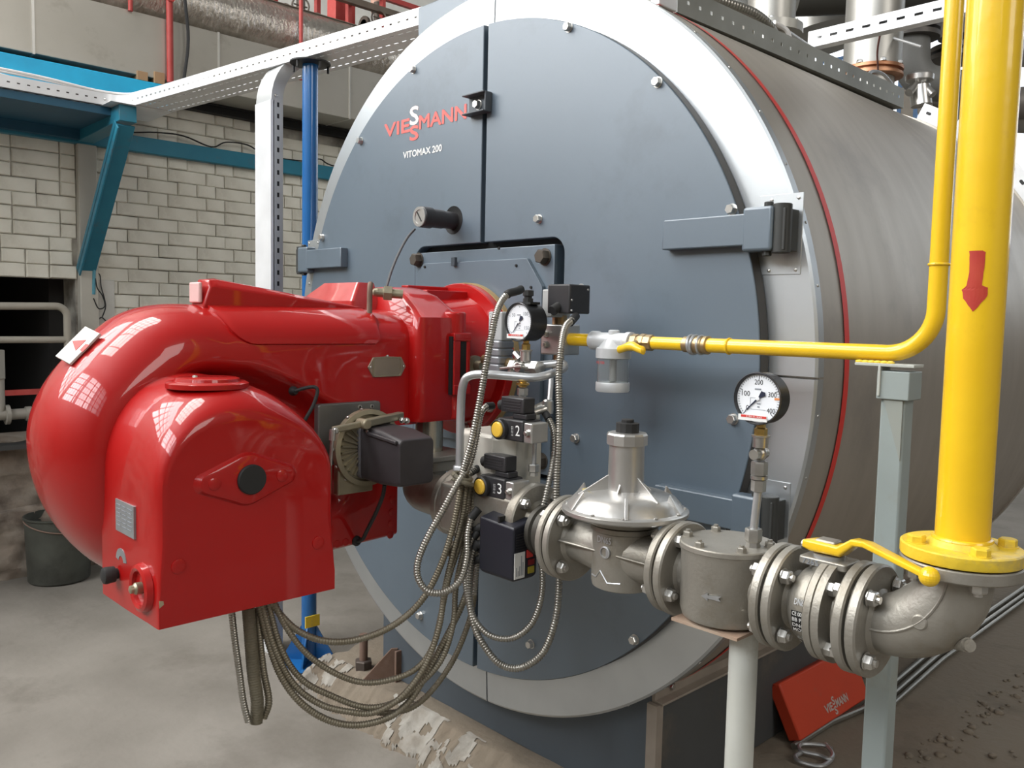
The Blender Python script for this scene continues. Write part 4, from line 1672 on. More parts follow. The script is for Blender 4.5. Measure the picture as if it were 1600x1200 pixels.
# ---- ball valve
BX0, BX1 = 1.350, 1.492
bv = thing('ball_valve', 'silver flanged ball valve with a long yellow lever, beside the pipe elbow', 'valve', (1.40, TY, TZ))
f1 = flange('flange', bv, BX1, side=-1, nl=0.02, neck=0.045)
f2 = flange('flange', bv, BX0, side=1, nl=0.03, neck=0.043)
b = bm_()
lathe(b, (BX0 + 0.022, TY, TZ), XV, [(0.043, 0), (0.062, 0.016), (0.067, 0.034), (0.067, 0.052), (0.045, 0.056)], 40)
bb = obj('valve_body', b, CAST, bv, sharp=35)
b = bm_()
lathe(b, (BX0 + 0.072, TY, TZ), XV, [(0.05, 0), (0.084, 0.0), (0.087, 0.003), (0.087, 0.014), (0.084, 0.015), (0.087, 0.017), (0.087, 0.030), (0.05, 0.032), (0.045, 0.055)], 44)
obj('body_joint_ring', b, CAST, bv, sharp=30)
for k in range(4):
    a = math.radians(45 + 90 * k)
    put('bolt', M_NUT(), bb, (BX0 + 0.101, TY + 0.071 * math.cos(a), TZ + 0.071 * math.sin(a)), (1, 0, 0), spin=k)
boltring(bv, BX1 - 0.018, XE + 0.020)
b = bm_()
prism(b, rrect(0.042, 0.028, 0.006), (BX0 + 0.075, TY, TZ + 0.074), (1, 0, 0), (0, 1, 0), (0, 0, 0.013))
cyl(b, (BX0 + 0.075, TY, TZ + 0.05), (BX0 + 0.075, TY, TZ + 0.08), 0.028, n=20)
pad = obj('stem_pad', b, CAST, bv, bevel=0.002)
textmesh('7265', 0.014, INKG, (BX0 + 0.040, TY - 0.0287, TZ + 0.0755), (1, 0, 0), (0, 0, 1), pad, 'cast_number', sx=1.1)
b = bm_()
cyl(b, (BX0 + 0.075, TY, TZ + 0.086), (BX0 + 0.075, TY, TZ + 0.093), 0.026, n=24)
obj('stem_washer', b, GALV, pad)
b = bm_()
hz = TZ + 0.105
hub = V((BX0 + 0.072, TY, hz))
lo = [(hub.x - 0.032, hz), (hub.x + 0.030, hz), (hub.x + 0.052, hz + 0.026), (hub.x + 0.066, hz + 0.028)]
tip = aty(1452, 901, TY - 0.11)
L_ = [hub + V((-0.034, 0.004, 0.0)), hub + V((-0.02, 0, 0.0)), hub + V((0.028, -0.006, 0.0)), hub + V((0.052, -0.010, 0.020)), hub + V((0.075, -0.018, 0.022)), tip]
rings = []
for i, p in enumerate(L_):
    t = (L_[min(i + 1, len(L_) - 1)] - L_[max(i - 1, 0)]).normalized()
    s_ = t.cross(V((0, 0, 1))).normalized()
    u_2 = s_.cross(t).normalized()
    hw = (0.020, 0.021, 0.017, 0.013, 0.011, 0.0075)[i]
    hh_ = (0.007, 0.010, 0.009, 0.006, 0.005, 0.0045)[i]
    rings.append([p + s_ * q[0] + u_2 * q[1] for q in rrect(hw, hh_, hh_ * 0.6, 3)])
loft(b, rings)
lever = obj('lever', b, YEL, bv, sharp=50)
b = bm_()
bmesh.ops.create_uvsphere(b, u_segments=20, v_segments=12, radius=0.0145)
bmesh.ops.translate(b, verts=b.verts, vec=tip)
obj('lever_knob', b, YEL, lever, sharp=0)
b = bm_()
cyl(b, hub + V((-0.036, 0.004, -0.006)), hub + V((-0.047, 0.005, -0.006)), 0.009, n=14)
obj('lever_screw', b, STEEL, lever)
b = bm_()
box(b, (hub.x - 0.018, hub.y - 0.014, hz + 0.006), (hub.x + 0.018, hub.y + 0.014, hz + 0.013))
obj('stem_cap', b, CAST, lever, bevel=0.004)
# black type plate and cast letters on the valve body
lx0 = BX0 + 0.046
for (t_, zz, sz, m_, off) in (('DN65', 0.030, 0.016, GALV, 0), ('CE MOP5', -0.004, 0.009, LABELW, 0.0), ('PN16', -0.044, 0.013, GALV, 0)):
    pass


def onbody(r, ang, x):
    return V((x, TY - r * math.cos(ang), TZ + r * math.sin(ang)))


b = bm_()
rows = [[onbody(0.0665 + 0.0008, lerp(-0.52, 0.05, i / 8), x) for i in range(9)] for x in (BX0 + 0.045, BX0 + 0.0715)]
loft(b, rows, False, False, closed=False)
tp = obj('type_plate', b, INK, bb, sharp=0)
for k, (s_, a_) in enumerate((('CE 0085', -0.02), ('BB PN', -0.17), ('DN65', -0.32), ('MOP5', -0.46))):
    c0 = onbody(0.0680, a_ - 0.05, BX0 + 0.047)
    c1 = onbody(0.0680, a_ - 0.05, BX0 + 0.070)
    c2 = onbody(0.0680, a_ + 0.05, BX0 + 0.047)
    fittext(s_, LABELW, c0, c1, c2, tp, 'plate_print', 0.01)
for s_, a_ in (('DN65', 0.28), ('65', -0.75), ('16', -0.98)):
    c0 = onbody(0.0685, a_ - 0.08, BX0 + 0.049)
    c1 = onbody(0.0685, a_ - 0.08, BX0 + (0.070 if len(s_) > 2 else 0.064))
    c2 = onbody(0.0685, a_ + 0.08, BX0 + 0.049)
    fittext(s_, GALV, c0, c1, c2, bb, 'cast_letters', 0.02)

# ---- gas filter (round drum)
fx = 1.228
gf = thing('gas_filter', 'silver drum shaped gas filter with bolted flat lid and cast arrow', 'filter', (fx, TY, -0.42))
flange('flange', gf, BX0 - 0.005, side=-1, nl=0.02, neck=0.045)
flange('flange', gf, 1.124, side=1, nl=0.012, neck=0.043)
boltring(gf, BX0 - 0.023, BX0 + 0.020)
b = bm_()
lathe(b, (fx, TY, -0.432), (0, 0, 1), [(0.070, 0), (0.080, 0.006), (0.0845, 0.02), (0.0855, 0.127), (0.088, 0.135)], 48)
cyl(b, (1.14, TY, TZ), (1.335, TY, TZ), 0.046, n=28)
drum = obj('drum', b, CAST, gf, sharp=40)
b = bm_()
lathe(b, (fx, TY, -0.297), (0, 0, 1), [(0.088, 0), (0.0895, 0.001), (0.0895, 0.009), (0.087, 0.011)], 48)
lid_ = obj('lid', b, CAST, gf, sharp=35)
for k in range(6):
    a = math.radians(20 + 60 * k)
    put('bolt', M_NUTC(), lid_, (fx + 0.076 * math.cos(a), TY + 0.076 * math.sin(a), -0.286), (0, 0, 1), spin=k, scale=0.72)
b = bm_()
poly = [(-0.020, 0), (-0.008, 0.007), (-0.008, 0.0028), (0.016, 0.0045), (0.012, 0), (0.016, -0.0045), (-0.008, -0.0028), (-0.008, -0.007)]
ca = math.atan2(-1, 0.28)
uu = V((-math.sin(ca), math.cos(ca), 0))
oo = V((fx + 0.0853 * math.cos(ca), TY + 0.0853 * math.sin(ca), TZ - 0.01))
prism(b, poly, oo, uu, (0, 0, 1), V((math.cos(ca), math.sin(ca), 0)) * 0.0018)
obj('cast_arrow', b, GALV, drum, sharp=0)
# gauge cock and stem standing on the filter lid
gx, gyy = 1.297, -0.47

# ---- pressure regulator
rx = 0.982
rg = thing('pressure_regulator', 'silver gas pressure regulator with a wide diaphragm pan and tall spring tower', 'regulator', (rx, TY, TZ))
flange('flange', rg, 1.119, side=-1, nl=0.02, neck=0.046, r=0.0905)
flange('flange', rg, 0.832, side=1, nl=0.03, neck=0.044)
boltring(rg, 1.101, 1.142, ph=30)
b = bm_()
lathe(b, (rx, TY, -0.430), (0, 0, 1), [(0.058, 0), (0.064, 0.003), (0.066, 0.012), (0.066, 0.118), (0.070, 0.121), (0.070, 0.130), (0.062, 0.132)], 40)
loft(b, [[V((x, TY + q[0], TZ + q[1])) for q in rrect(hw_, hz_, min(hw_, hz_) * .95, 5)] for x, hw_, hz_ in ((0.85, 0.044, 0.044), (0.895, 0.046, 0.048), (0.94, 0.055, 0.055), (1.02, 0.055, 0.055), (1.07, 0.046, 0.048), (1.105, 0.044, 0.044))])
rb = obj('valve_body', b, CAST, rg, sharp=35)
b = bm_()
box(b, (0.85, TY - 0.060, TZ + 0.005), (1.105, TY - 0.04, TZ + 0.010))
obj('body_web', b, CAST, rb, bevel=0.002)
b = bm_()
lathe(b, (rx + 0.005, TY - 0.0645, TZ + 0.012), (0, -1, 0), [(0.013, 0), (0.013, 0.003), (0.010, 0.004), (0.010, 0.001), (0.006, 0.001)], 16)
obj('test_plug', b, GALV, rb)
fittext('DN65', GALV, (rx - 0.016, TY - 0.0668, TZ + 0.030), (rx + 0.020, TY - 0.0668, TZ + 0.030), (rx - 0.016, TY - 0.0668, TZ + 0.044), rb, 'cast_letters', 0.02)
b = bm_()
ar = [V((rx + 0.066 * math.sin(a_), TY - 0.066 * math.cos(a_), z_)) for a_, z_ in ((-0.6, -0.405), (-0.3, -0.404), (-0.1, -0.388), (0.18, -0.410), (0.6, -0.408))]
tube(b, ar, 0.002, 6)
obj('cast_line', b, GALV, rb)
b = bm_()
lathe(b, (rx, TY, -0.300), (0, 0, 1), [(0.058, 0), (0.075, 0.004), (0.100, 0.018), (0.115, 0.024)], 60)
obj('lower_pan', b, CAST, rg, sharp=40)
b = bm_()
lathe(b, (rx, TY, -0.277), (0, 0, 1), [(0.115, 0), (0.128, 0.001), (0.131, 0.004), (0.131, 0.011), (0.128, 0.013), (0.121, 0.015), (0.115, 0.024), (0.104, 0.036), (0.085, 0.044), (0.055, 0.048), (0.038, 0.050)], 64)
pan = obj('diaphragm_cover', b, ALU, rg, sharp=35)
for k in range(12):
    a = math.radians(8 + 30 * k)
    put('screw', M_SCREW(), pan, (rx + 0.122 * math.cos(a), TY + 0.122 * math.sin(a), -0.262), (0, 0, 1), scale=0.9)
b = bm_()
lathe(b, (rx, TY, -0.232), (0, 0, 1), [(0.0375, 0), (0.0365, 0.09), (0.0365, 0.105)], 36)
tw = obj('spring_tower', b, ALU, rg, sharp=35)
b = bm_()
lathe(b, (rx, TY, -0.133), (0, 0, 1), [(0.0425, 0), (0.0425, 0.020), (0.040, 0.024), (0.022, 0.025)], 12)
obj('tower_cap', b, ALU, tw, sharp=20)
b = bm_()
lathe(b, (rx, TY, -0.109), (0, 0, 1), [(0.024, 0), (0.024, 0.020), (0.013, 0.021), (0.013, 0.027), (0.011, 0.028)], 12)
obj('adjusting_cap', b, RUB, tw, sharp=20)
for k in range(6):
    a = math.radians(-70 + 60 * k)
    d_ = V((math.cos(a), math.sin(a), 0))
    b = bm_()
    s_ = d_.cross(V((0, 0, 1))) * 0.002
    o_ = V((rx, TY, 0))
    long_ = k % 2 == 1
    pz = [(0.034, -0.232), (0.034, -0.196 if long_ else -0.206), (0.039, -0.198 if long_ else -0.215), (0.100 if long_ else 0.055, -0.238 if long_ else -0.230)]
    pr_ = [o_ + d_ * r_ + V((0, 0, z_)) for r_, z_ in pz] + [o_ + d_ * 0.034 + V((0, 0, -0.25))]
    loft(b, [[p + s_ for p in pr_], [p - s_ for p in pr_]])
    obj('rib', b, ALU, pan, sharp=0, bevel=0.001)
for k in range(6):
    a = math.radians(-50 + 60 * k)
    d_ = V((math.cos(a), math.sin(a), 0))
    b = bm_()
    s_ = d_.cross(V((0, 0, 1))) * 0.0035
    o_ = V((rx, TY, 0))
    pr_ = [o_ + d_ * r_ + V((0, 0, z_)) for r_, z_ in ((0.095, -0.250), (0.100, -0.226), (0.127, -0.262), (0.122, -0.268))]
    loft(b, [[p + s_ for p in pr_], [p - s_ for p in pr_]])
    obj('rib', b, ALU, pan, sharp=0, bevel=0.001)
b = bm_()
loft(b, [[V((rx - 0.050 + q[0] * 0.026, TY - 0.052 + q[1] * 0.009 - q[0] * 0.012, -0.2318 + h)) for q in ((-1, -1), (1, -1), (1, 1), (-1, 1))] for h in (-.004, 0.0)])
obj('yellow_sticker', b, mat('faded yellow label', (0.50, 0.42, 0.18), 0.6), pan, sharp=0)
b = bm_()
lathe(b, (rx - 0.055, TY + 0.085, -0.245), (0, 0, 1), [(0.014, 0), (0.014, 0.022), (0.010, 0.023), (0.010, 0.03)], 6)
obj('vent_plug', b, GALV, pan)

# ---- rubber compensator flange pair between double valve and regulator
cf = thing('pipe_coupling', 'short dark pipe coupling with silver flange left of the pressure regulator', 'pipe fitting', (0.77, TY, TZ))
flange('flange', cf, 0.828, side=-1, nl=0.02, neck=0.046)
boltring(cf, 0.81, 0.852)
b = bm_()
lathe(b, (0.740, TY, TZ), XV, [(0.05, 0), (0.058, 0.004), (0.058, 0.016), (0.050, 0.020), (0.058, 0.026), (0.058, 0.040), (0.050, 0.044), (0.058, 0.050), (0.058, 0.066), (0.05, 0.07)], 36)
obj('bellows', b, mat('dark bellows', (0.07, 0.065, 0.055), 0.5, 0.3), cf, sharp=30)

# ---- double solenoid valve with actuators
dv = thing('double_gas_valve', 'silver double gas valve body with pale casing on top, left of the regulator', 'valve', (0.56, -0.43, TZ))
b = bm_()
box(b, (0.425, -0.515, -0.415), (0.700, -0.385, -0.292))
vb = obj('valve_body', b, CAST, dv, bevel=0.010, seg=3)
b = bm_()
lathe(b, (0.700, TY + 0.02, TZ + 0.01), XV, [(0.085, -0.016), (0.088, -0.012), (0.088, 0.010), (0.085, 0.014), (0.05, 0.014), (0.046, 0.026)], 44)
f_ = obj('flange', b, CAST, dv, sharp=35)
for k in range(4):
    a = math.radians(45 + 90 * k)
    put('bolt', M_NUT(), f_, (0.714, TY + 0.02 + 0.071 * math.cos(a), TZ + 0.01 + 0.071 * math.sin(a)), (1, 0, 0), spin=k)
b = bm_()
lathe(b, (0.420, TY + 0.04, TZ), (-1, 0, 0), [(0.05, -0.03), (0.088, -0.012), (0.088, 0.006), (0.085, 0.008), (0.088, 0.012), (0.088, 0.028), (0.05, 0.030), (0.046, 0.06)], 44)
f_ = obj('flange', b, CAST, dv, sharp=30)
for k in range(4):
    a = math.radians(45 + 90 * k)
    put('bolt', M_NUT(), f_, (0.436, TY + 0.04 + 0.071 * math.cos(a), TZ + 0.071 * math.sin(a)), (1, 0, 0), spin=k)
b = bm_()
cyl(b, (0.29, -0.42, -0.362), (0.385, -0.43, -0.360), 0.053, n=28)
obj('inlet_pipe', b, CAST, dv)
# pale casing
b = bm_()
x0, x1, y0, y1, z0, z1 = 0.445, 0.635, -0.475, -0.365, -0.294, -0.158
loft(b, [[V((p[0], p[1], z)) for p in ((x0 + i_, y0 + i_), (x0 + 0.10, y0 + i_ - .014), (x1 - 0.045 - i_, y0 + i_ - .014), (x1 - 0.03 - i_, y0 + i_), (x1 - i_, y0 + .02), (x1 - i_, y1 - i_), (x0 + i_, y1 - i_))] for z, i_ in ((z0, 0), (z1 - 0.01, 0.0), (z1, 0.008))])
cs = obj('pale_casing', b, VALVEW, dv, sharp=20, bevel=0.003)
b = bm_()
box(b, (x0 + 0.005, y0 - 0.016, z0 - 0.006), (x1 + 0.002, y1, z0 + 0.001))
obj('casing_foot', b, OLIVE, cs, bevel=0.001)


def pswitch(label, origin, num):
    t = thing('pressure_switch', label, 'pressure switch', origin)
    ox, oy, oz = origin
    b = bm_()
    box(b, (ox - 0.052, oy, oz - 0.024), (ox + 0.036, oy + 0.060, oz + 0.026))
    bd_ = obj('switch_body', b, PLAST, t, bevel=0.004)
    b = bm_()
    box(b, (ox + 0.036, oy + 0.002, oz - 0.024), (ox + 0.062, oy + 0.056, oz + 0.022))
    ob_ = obj('metal_base', b, ALU, t, bevel=0.003)
    put('screw', M_NUT(), ob_, (ox + 0.050, oy + 0.002, oz), (0, -1, 0), scale=0.6)
    b = bm_()
    lathe(b, (ox - 0.035, oy + 0.010, oz + 0.000), (0, -1, 0), [(0.024, 0), (0.024, 0.022), (0.021, 0.025), (0.021, 0.022), (0.018, 0.022)], 28)
    ho = obj('cap_rim', b, PLAST, bd_)
    b = bm_()
    lathe(b, (ox - 0.035, oy - 0.011, oz + 0.000), (0, -1, 0), [(0.0185, 0), (0.0185, 0.004), (0.016, 0.007), (0.004, 0.008)], 28)
    obj('amber_cap', b, BUTTON, bd_)
    b = bm_()
    box(b, (ox - 0.012, oy + 0.012, oz + 0.026), (ox + 0.034, oy + 0.045, oz + 0.040))
    box(b, (ox - 0.048, oy + 0.008, oz + 0.040), (ox + 0.028, oy + 0.046, oz + 0.076))
    cn = obj('connector', b, PLAST, t, bevel=0.003)
    for k in range(4):
        b = bm_()
        box(b, (ox - 0.040, oy + 0.0065, oz + 0.046 + k * 0.0065), (ox + 0.018, oy + 0.009, oz + 0.0485 + k * 0.0065))
        obj('grip_ridge', b, PLAST, cn, sharp=0)
    b = bm_()
    cyl(b, (ox - 0.046, oy + 0.026, oz + 0.056), (ox - 0.066, oy + 0.026, oz + 0.052), 0.013, n=12)
    obj('cable_gland', b, RUB, cn)
    fittext(num, LABELW, (ox + 0.012, oy - 0.0006, oz - 0.010), (ox + 0.026, oy - 0.0006, oz - 0.010), (ox + 0.012, oy - 0.0006, oz + 0.014), bd_, 'painted_number', 0.0)
    for k in range(2):
        fittext('IP54', LABELW, (ox - 0.002 + k * .004, oy - 0.0006, oz + 0.010), (ox - 0.002 + k * .004, oy - 0.0006, oz - 0.012), (ox - 0.004 + k * .004 + .004, oy - 0.0006, oz + 0.010), bd_, 'small_print', 0.0)
    return t


p2_ = aty(800, 673, -0.50)
pswitch('black pressure switch with amber cap marked 2, high on the pale valve casing', (p2_.x, -0.50, p2_.z), '2')
p3_ = aty(772, 763, -0.515)
pswitch('lower black pressure switch marked 3, just above the black actuator box', (p3_.x, -0.515, p3_.z), '3')
# black actuator box
ac = thing('valve_actuator', 'black box actuator with red square and white side label below switch 3', 'actuator', (0.58, -0.50, -0.41))
b = bm_()
xa0, xa1 = aty(749, 830, -0.555).x, aty(803, 830, -0.555).x
yb_a = atx(840, 830, xa1).y
rings = []
for z, zo, ins in ((-0.470, 0.0, 0.008), (-0.462, 0, 0.0), (-0.352, 0, 0.0)):
    rings.append([V((xa0 + ins, -0.555 + ins, z)), V((xa1 - ins, -0.555 + ins, z)), V((xa1 - ins, yb_a - ins, z)), V((xa0 + ins, yb_a - ins, z))])
rings.append([V((xa0, -0.555, -0.338)), V((xa1, -0.555, -0.345)), V((xa1 - 0.002, yb_a, -0.330)), V((xa0, yb_a, -0.322))])
loft(b, rings)
ab = obj('actuator_case', b, mat('blue black plastic', (0.016, 0.017, 0.026), 0.42), ac, bevel=0.004, seg=2)
for k in range(7):
    b = bm_()
    box(b, (xa1 - 0.001, -0.548, -0.362 - k * 0.006), (xa1 + 0.0015, yb_a - 0.006, -0.3595 - k * 0.006))
    obj('cooling_rib', b, PLAST, ab, sharp=0)
b = bm_()
box(b, (xa0 + 0.06, -0.553, -0.343), (xa0 + 0.066, yb_a - 0.005, -0.3275))
obj('top_groove', b, INK, ab, sharp=0)
b = bm_()
box(b, (xa1, -0.552, -0.461), (xa1 + 0.0014, -0.520, -0.402))
lb = obj('side_label', b, LABELW, ab, sharp=0)
for k in range(5):
    b = bm_()
    yy = -0.547 + k * 0.005
    box(b, (xa1 + 0.0012, yy, -0.455), (xa1 + 0.0018, yy + 0.0022, -0.455 + (0.020, 0.012, 0.022, 0.045, 0.030)[k]))
    obj('print_line', b, INKG, lb, sharp=0)
for yy, z_0, z_1, m_, nm in ((-0.514, -0.418, -0.400, LABELR, 'red_square'), (-0.509, -0.436, -0.423, mat('dark red lens', (0.20, 0.01, 0.012), 0.3), 'red_lens'), (-0.509, -0.455, -0.440, mat('dull yellow label', (0.40, 0.32, 0.03), 0.5), 'yellow_square')):
    b = bm_()
    box(b, (xa1, yy, z_0), (xa1 + 0.002, yy + 0.019, z_1))
    obj(nm, b, m_, ab, sharp=0)
b = bm_()
cyl(b, (0.56, -0.53, -0.468), (0.56, -0.53, -0.500), 0.009, n=12)
cyl(b, (0.562, -0.53, -0.500), (0.566, -0.53, -0.535), 0.005, n=10)
obj('bottom_cable_plug', b, RUST, ac)
for zc_ in (-0.365, -0.405, -0.440):
    b = bm_()
    cyl(b, (xa0 + 0.004, -0.535, zc_), (xa0 - 0.018, -0.54, zc_ - 0.006), 0.011, n=12)
    cyl(b, (xa0 - 0.018, -0.54, zc_ - 0.006), (xa0 - 0.032, -0.542, zc_ - 0.014), 0.0085, n=12)
    obj('cable_gland', b, RUB, ac)

# ---- pressure gauges


def gauge(label, c, r, depth, nums, needle, mark, small=False, name='pressure_gauge'):
    """gauge facing -Y"""
    cx, cyy, cz = c
    t = thing(name, label, 'gauge', (cx, cyy, cz - r))
    b = bm_()
    lathe(b, (cx, cyy + depth, cz), (0, -1, 0), [(r * 0.9, 0), (r * 0.97, 0.004), (r * 0.97, depth - 0.006), (r, depth - 0.004), (r, depth), (r * 0.965, depth + 0.002), (r * 0.93, depth + 0.001), (r * 0.90, depth - 0.005), (r * 0.1, depth - 0.005)], 56)
    cs = obj('gauge_case', b, mat('satin black case', (0.035, 0.035, 0.037), 0.38, 0.3), t, sharp=30)
    b = bm_()
    lathe(b, (cx, cyy + 0.001, cz), (0, -1, 0), [(r * 0.93, 0), (r * 0.965, 0.003), (r * 0.985, 0.002), (r * 1.0, 0.0)], 56, caps=False)
    obj('bezel', b, mat('dark bezel', (0.14, 0.14, 0.16), 0.25, 0.8), cs)
    yd = cyy + 0.0045
    b = bm_()
    lathe(b, (cx, yd + 0.001, cz), (0, -1, 0), [(r * 0.91, 0), (r * 0.905, 0.001), (0.001, 0.001)], 56)
    dl_ = obj('dial', b, DIAL, t, sharp=0)
    yt = yd - 0.0004
    b = bm_()
    nt = 40
    for k in range(nt + 1):
        a = math.radians(225 - 270 * k / nt)
        d_ = V((math.cos(a), 0, math.sin(a)))
        big = k % 10 == 0
        obox(b, V((cx, yt, cz)) + d_ * r * (0.80 if big else 0.835), d_ * r * (0.075 if big else 0.035), (0, 0.0003, 0), V((-d_.z, 0, d_.x)) * r * (0.010 if big else 0.006))
    obj('scale_marks', b, INK if not small else INKG, dl_, sharp=0)
    for s_, a_, rr_ in nums:
        a = math.radians(a_)
        px_, pz_ = cx + math.cos(a) * r * rr_, cz + math.sin(a) * r * rr_
        w_, h_ = r * 0.115 * len(s_), r * 0.19
        fittext(s_, INK if not small else INKG, (px_ - w_ / 2, yt, pz_ - h_ / 2), (px_ + w_ / 2, yt, pz_ - h_ / 2), (px_ - w_ / 2, yt, pz_ + h_ / 2), dl_, 'scale_number', 0.0)
    for k, (a1, a2, zz) in enumerate(((-0.16, 0.10, 0.33), (-0.05, 0.10, -0.22), (-0.03, 0.06, -0.34), (-0.3, 0.32, -0.42))):
        b = bm_()
        box(b, (cx + a1 * r, yt - 0.0003, cz + zz * r), (cx + a2 * r, yt, cz + (zz + (0.05 if k < 3 else 0.012)) * r))
        obj('print_line', b, INKG, dl_, sharp=0)
    b = bm_()
    box(b, (cx - 0.34 * r, yt - 0.0003, cz - 0.42 * r), (cx - 0.33 * r, yt, cz + 0.02 * r))
    box(b, (cx - 0.34 * r, yt - 0.0003, cz + 0.01 * r), (cx - 0.05 * r, yt, cz + 0.02 * r))
    obj('print_frame', b, INKG, dl_, sharp=0)
    if mark is not None:
        a = math.radians(mark)
        d_ = V((math.cos(a), 0, math.sin(a)))
        b = bm_()
        obox(b, V((cx, yt - 0.0004, cz)) + d_ * r * 0.79, d_ * r * 0.12, (0, 0.0003, 0), V((-d_.z, 0, d_.x)) * r * 0.04)
        obj('limit_mark', b, mat('orange mark', (0.75, 0.28, 0.10), 0.5), dl_, sharp=0)
    b = bm_()
    a = math.radians(needle)
    d_ = V((math.cos(a), 0, math.sin(a)))
    n_ = V((-d_.z, 0, d_.x))
    o_ = V((cx, yt - 0.0012, cz))
    prism(b, [(0.72, 0.012), (-0.08, 0.04), (-0.30, 0.12), (-0.38, 0.02), (-0.30, -0.12), (-0.08, -0.04), (0.72, -0.012)], o_, d_ * r, n_ * r, (0, -0.0006, 0))
    nd = obj('needle', b, mat('blue black needle', (0.02, 0.025, 0.05), 0.4), dl_, sharp=0)
    b = bm_()
    lathe(b, o_, (0, -1, 0), [(r * 0.075, 0), (r * 0.075, 0.002), (r * 0.03, 0.0025)], 18)
    obj('needle_hub', b, DIAL, nd)
    b = bm_()
    box(b, (cx - 0.70 * r, cyy - 0.0055, cz - 0.84 * r), (cx + 0.50 * r, cyy - 0.0032, cz - 0.62 * r))
    st = obj('verification_sticker', b, LABELW, cs, sharp=0)
    b = bm_()
    box(b, (cx - 0.58 * r, cyy - 0.0060, cz - 0.72 * r), (cx + 0.48 * r, cyy - 0.0054, cz - 0.63 * r))
    rb_ = obj('red_band', b, LABELR, st, sharp=0)
    fittext('CM 0-400', LABELW, (cx - 0.35 * r, cyy - 0.0063, cz - 0.705 * r), (cx + 0.30 * r, cyy - 0.0063, cz - 0.705 * r), (cx - 0.35 * r, cyy - 0.0063, cz - 0.645 * r), rb_, 'band_print', 0.0)
    b = bm_()
    lathe(b, (cx, cyy + depth * 0.5, cz - r * 0.9), (0, 0, -1), [(0.008, 0), (0.008, 0.010), (0.0115, 0.012), (0.0115, 0.026)], 6)
    obj('brass_shank', b, BRASS, t)
    return t


gc = aty(1183, 623, -0.485)
g1 = gauge('large black cased pressure gauge reading 0 to 400, standing on the drum filter', (gc.x, -0.485, gc.z), 0.0475, 0.036,
           [('100', 163, 0.56), ('200', 91, 0.62), ('300', 18, 0.60), ('400', -38, 0.68), ('0', 220, 0.58)], 224, 3)
gz = gc.z - 0.0475 * 0.9
b = bm_()
gxx, gyy2 = gc.x, -0.485 + 0.018
zl = -0.286
col = thing('gauge_cock_stem', 'shiny gauge cock and thin steel stem between gauge and drum filter lid', 'pipe', (gxx, gyy2, zl))
z_ = gz - 0.024
lathe(b, (gxx, gyy2, z_), (0, 0, -1), [(0.0165, 0), (0.0165, 0.003), (0.014, 0.004), (0.014, 0.022)], 20)
obj('collar', b, STEEL, col, sharp=30)
b = bm_()
bmesh.ops.create_uvsphere(b, u_segments=16, v_segments=10, radius=0.0135)
bmesh.ops.translate(b, verts=b.verts, vec=(gxx, gyy2, z_ - 0.034))
cyl(b, (gxx, gyy2 - 0.022, z_ - 0.034), (gxx, gyy2 + 0.018, z_ - 0.034), 0.0095, n=16)
obj('cock_ball', b, STEEL, col)
b = bm_()
lathe(b, (gxx, gyy2, z_ - 0.048), (0, 0, -1), [(0.014, 0), (0.015, 0.004), (0.015, 0.024), (0.012, 0.026)], 6)
lathe(b, (gxx, gyy2, z_ - 0.074), (0, 0, -1), [(0.015, 0), (0.015, 0.006), (0.010, 0.008)], 20)
lathe(b, (gxx, gyy2, z_ - 0.082), (0, 0, -1), [(0.0135, 0), (0.0135, 0.020), (0.009, 0.022)], 6)
obj('union_nut', b, STEEL, col, sharp=25)
b = bm_()
cyl(b, (gxx, gyy2, z_ - 0.10), (gxx - 0.006, gyy2, zl + 0.03), 0.0075, n=16)
obj('stem_tube', b, GALV, col)
b = bm_()
lathe(b, (gxx - 0.006, gyy2, zl + 0.034), (0, 0, -1), [(0.0145, 0), (0.0155, 0.003), (0.0155, 0.022), (0.012, 0.026), (0.014, 0.036)], 6)
obj('union_nut', b, STEEL, col, sharp=25)

gc2 = aty(809.5, 503, -0.34)
g2 = gauge('smaller pressure gauge beside the burner flange with a black conduit plug on top', (gc2.x, -0.34, gc2.z), 0.050, 0.060,
           [('50', 140, 0.55), ('100', 42, 0.62), ('150', -28, 0.62)], 232, None, True)
b = bm_()
gt = (gc2.x + 0.004, -0.31, gc2.z + 0.048)
box(b, (gt[0] - 0.02, gt[1] - 0.018, gt[2] - 0.003), (gt[0] + 0.026, gt[1] + 0.018, gt[2] + 0.003))
lathe(b, gt, (0, 0, 1), [(0.013, 0), (0.013, 0.012), (0.010, 0.013), (0.010, 0.018), (0.014, 0.019), (0.014, 0.032), (0.009, 0.034)], 8)
obj('top_plug', b, RUB, g2, sharp=25)

# ================================================================ PILOT GAS LINE, CONDUITS, SUPPORTS
YY = -0.20
thin = thing('yellow_gas_pipe', 'thin yellow gas pipe coming down and bending left across the boiler door', 'pipe', (1.45, YY, 0.07))
b = bm_()
zt = 0.069
xv = 1.476
tp_ = path([(xv, YY, 1.5), (xv, YY, zt), (0.985, YY, zt)], 0.085, 12)
tube(b, tp_, 0.0162, 24)
obj('pipe', b, YEL, thin)
b = bm_()
pw = atx(1464, 419, xv)
torus(b, (xv, YY, 0.235), (0, 0, 1), 0.0165, 0.0028, 30, 8)
obj('weld_bead', b, YEL, thin)
b = bm_()
torus(b, (1.045, YY, zt), (1, 0, 0), 0.0165, 0.0028, 30, 8)
obj('weld_bead', b, YEL, thin)
b = bm_()
lathe(b, (0.925, YY, zt), XV, [(0.0155, 0), (0.0185, 0.003), (0.0185, 0.020), (0.0175, 0.026), (0.020, 0.030), (0.020, 0.052), (0.0175, 0.056), (0.021, 0.058), (0.021, 0.066), (0.0165, 0.068)], 18)
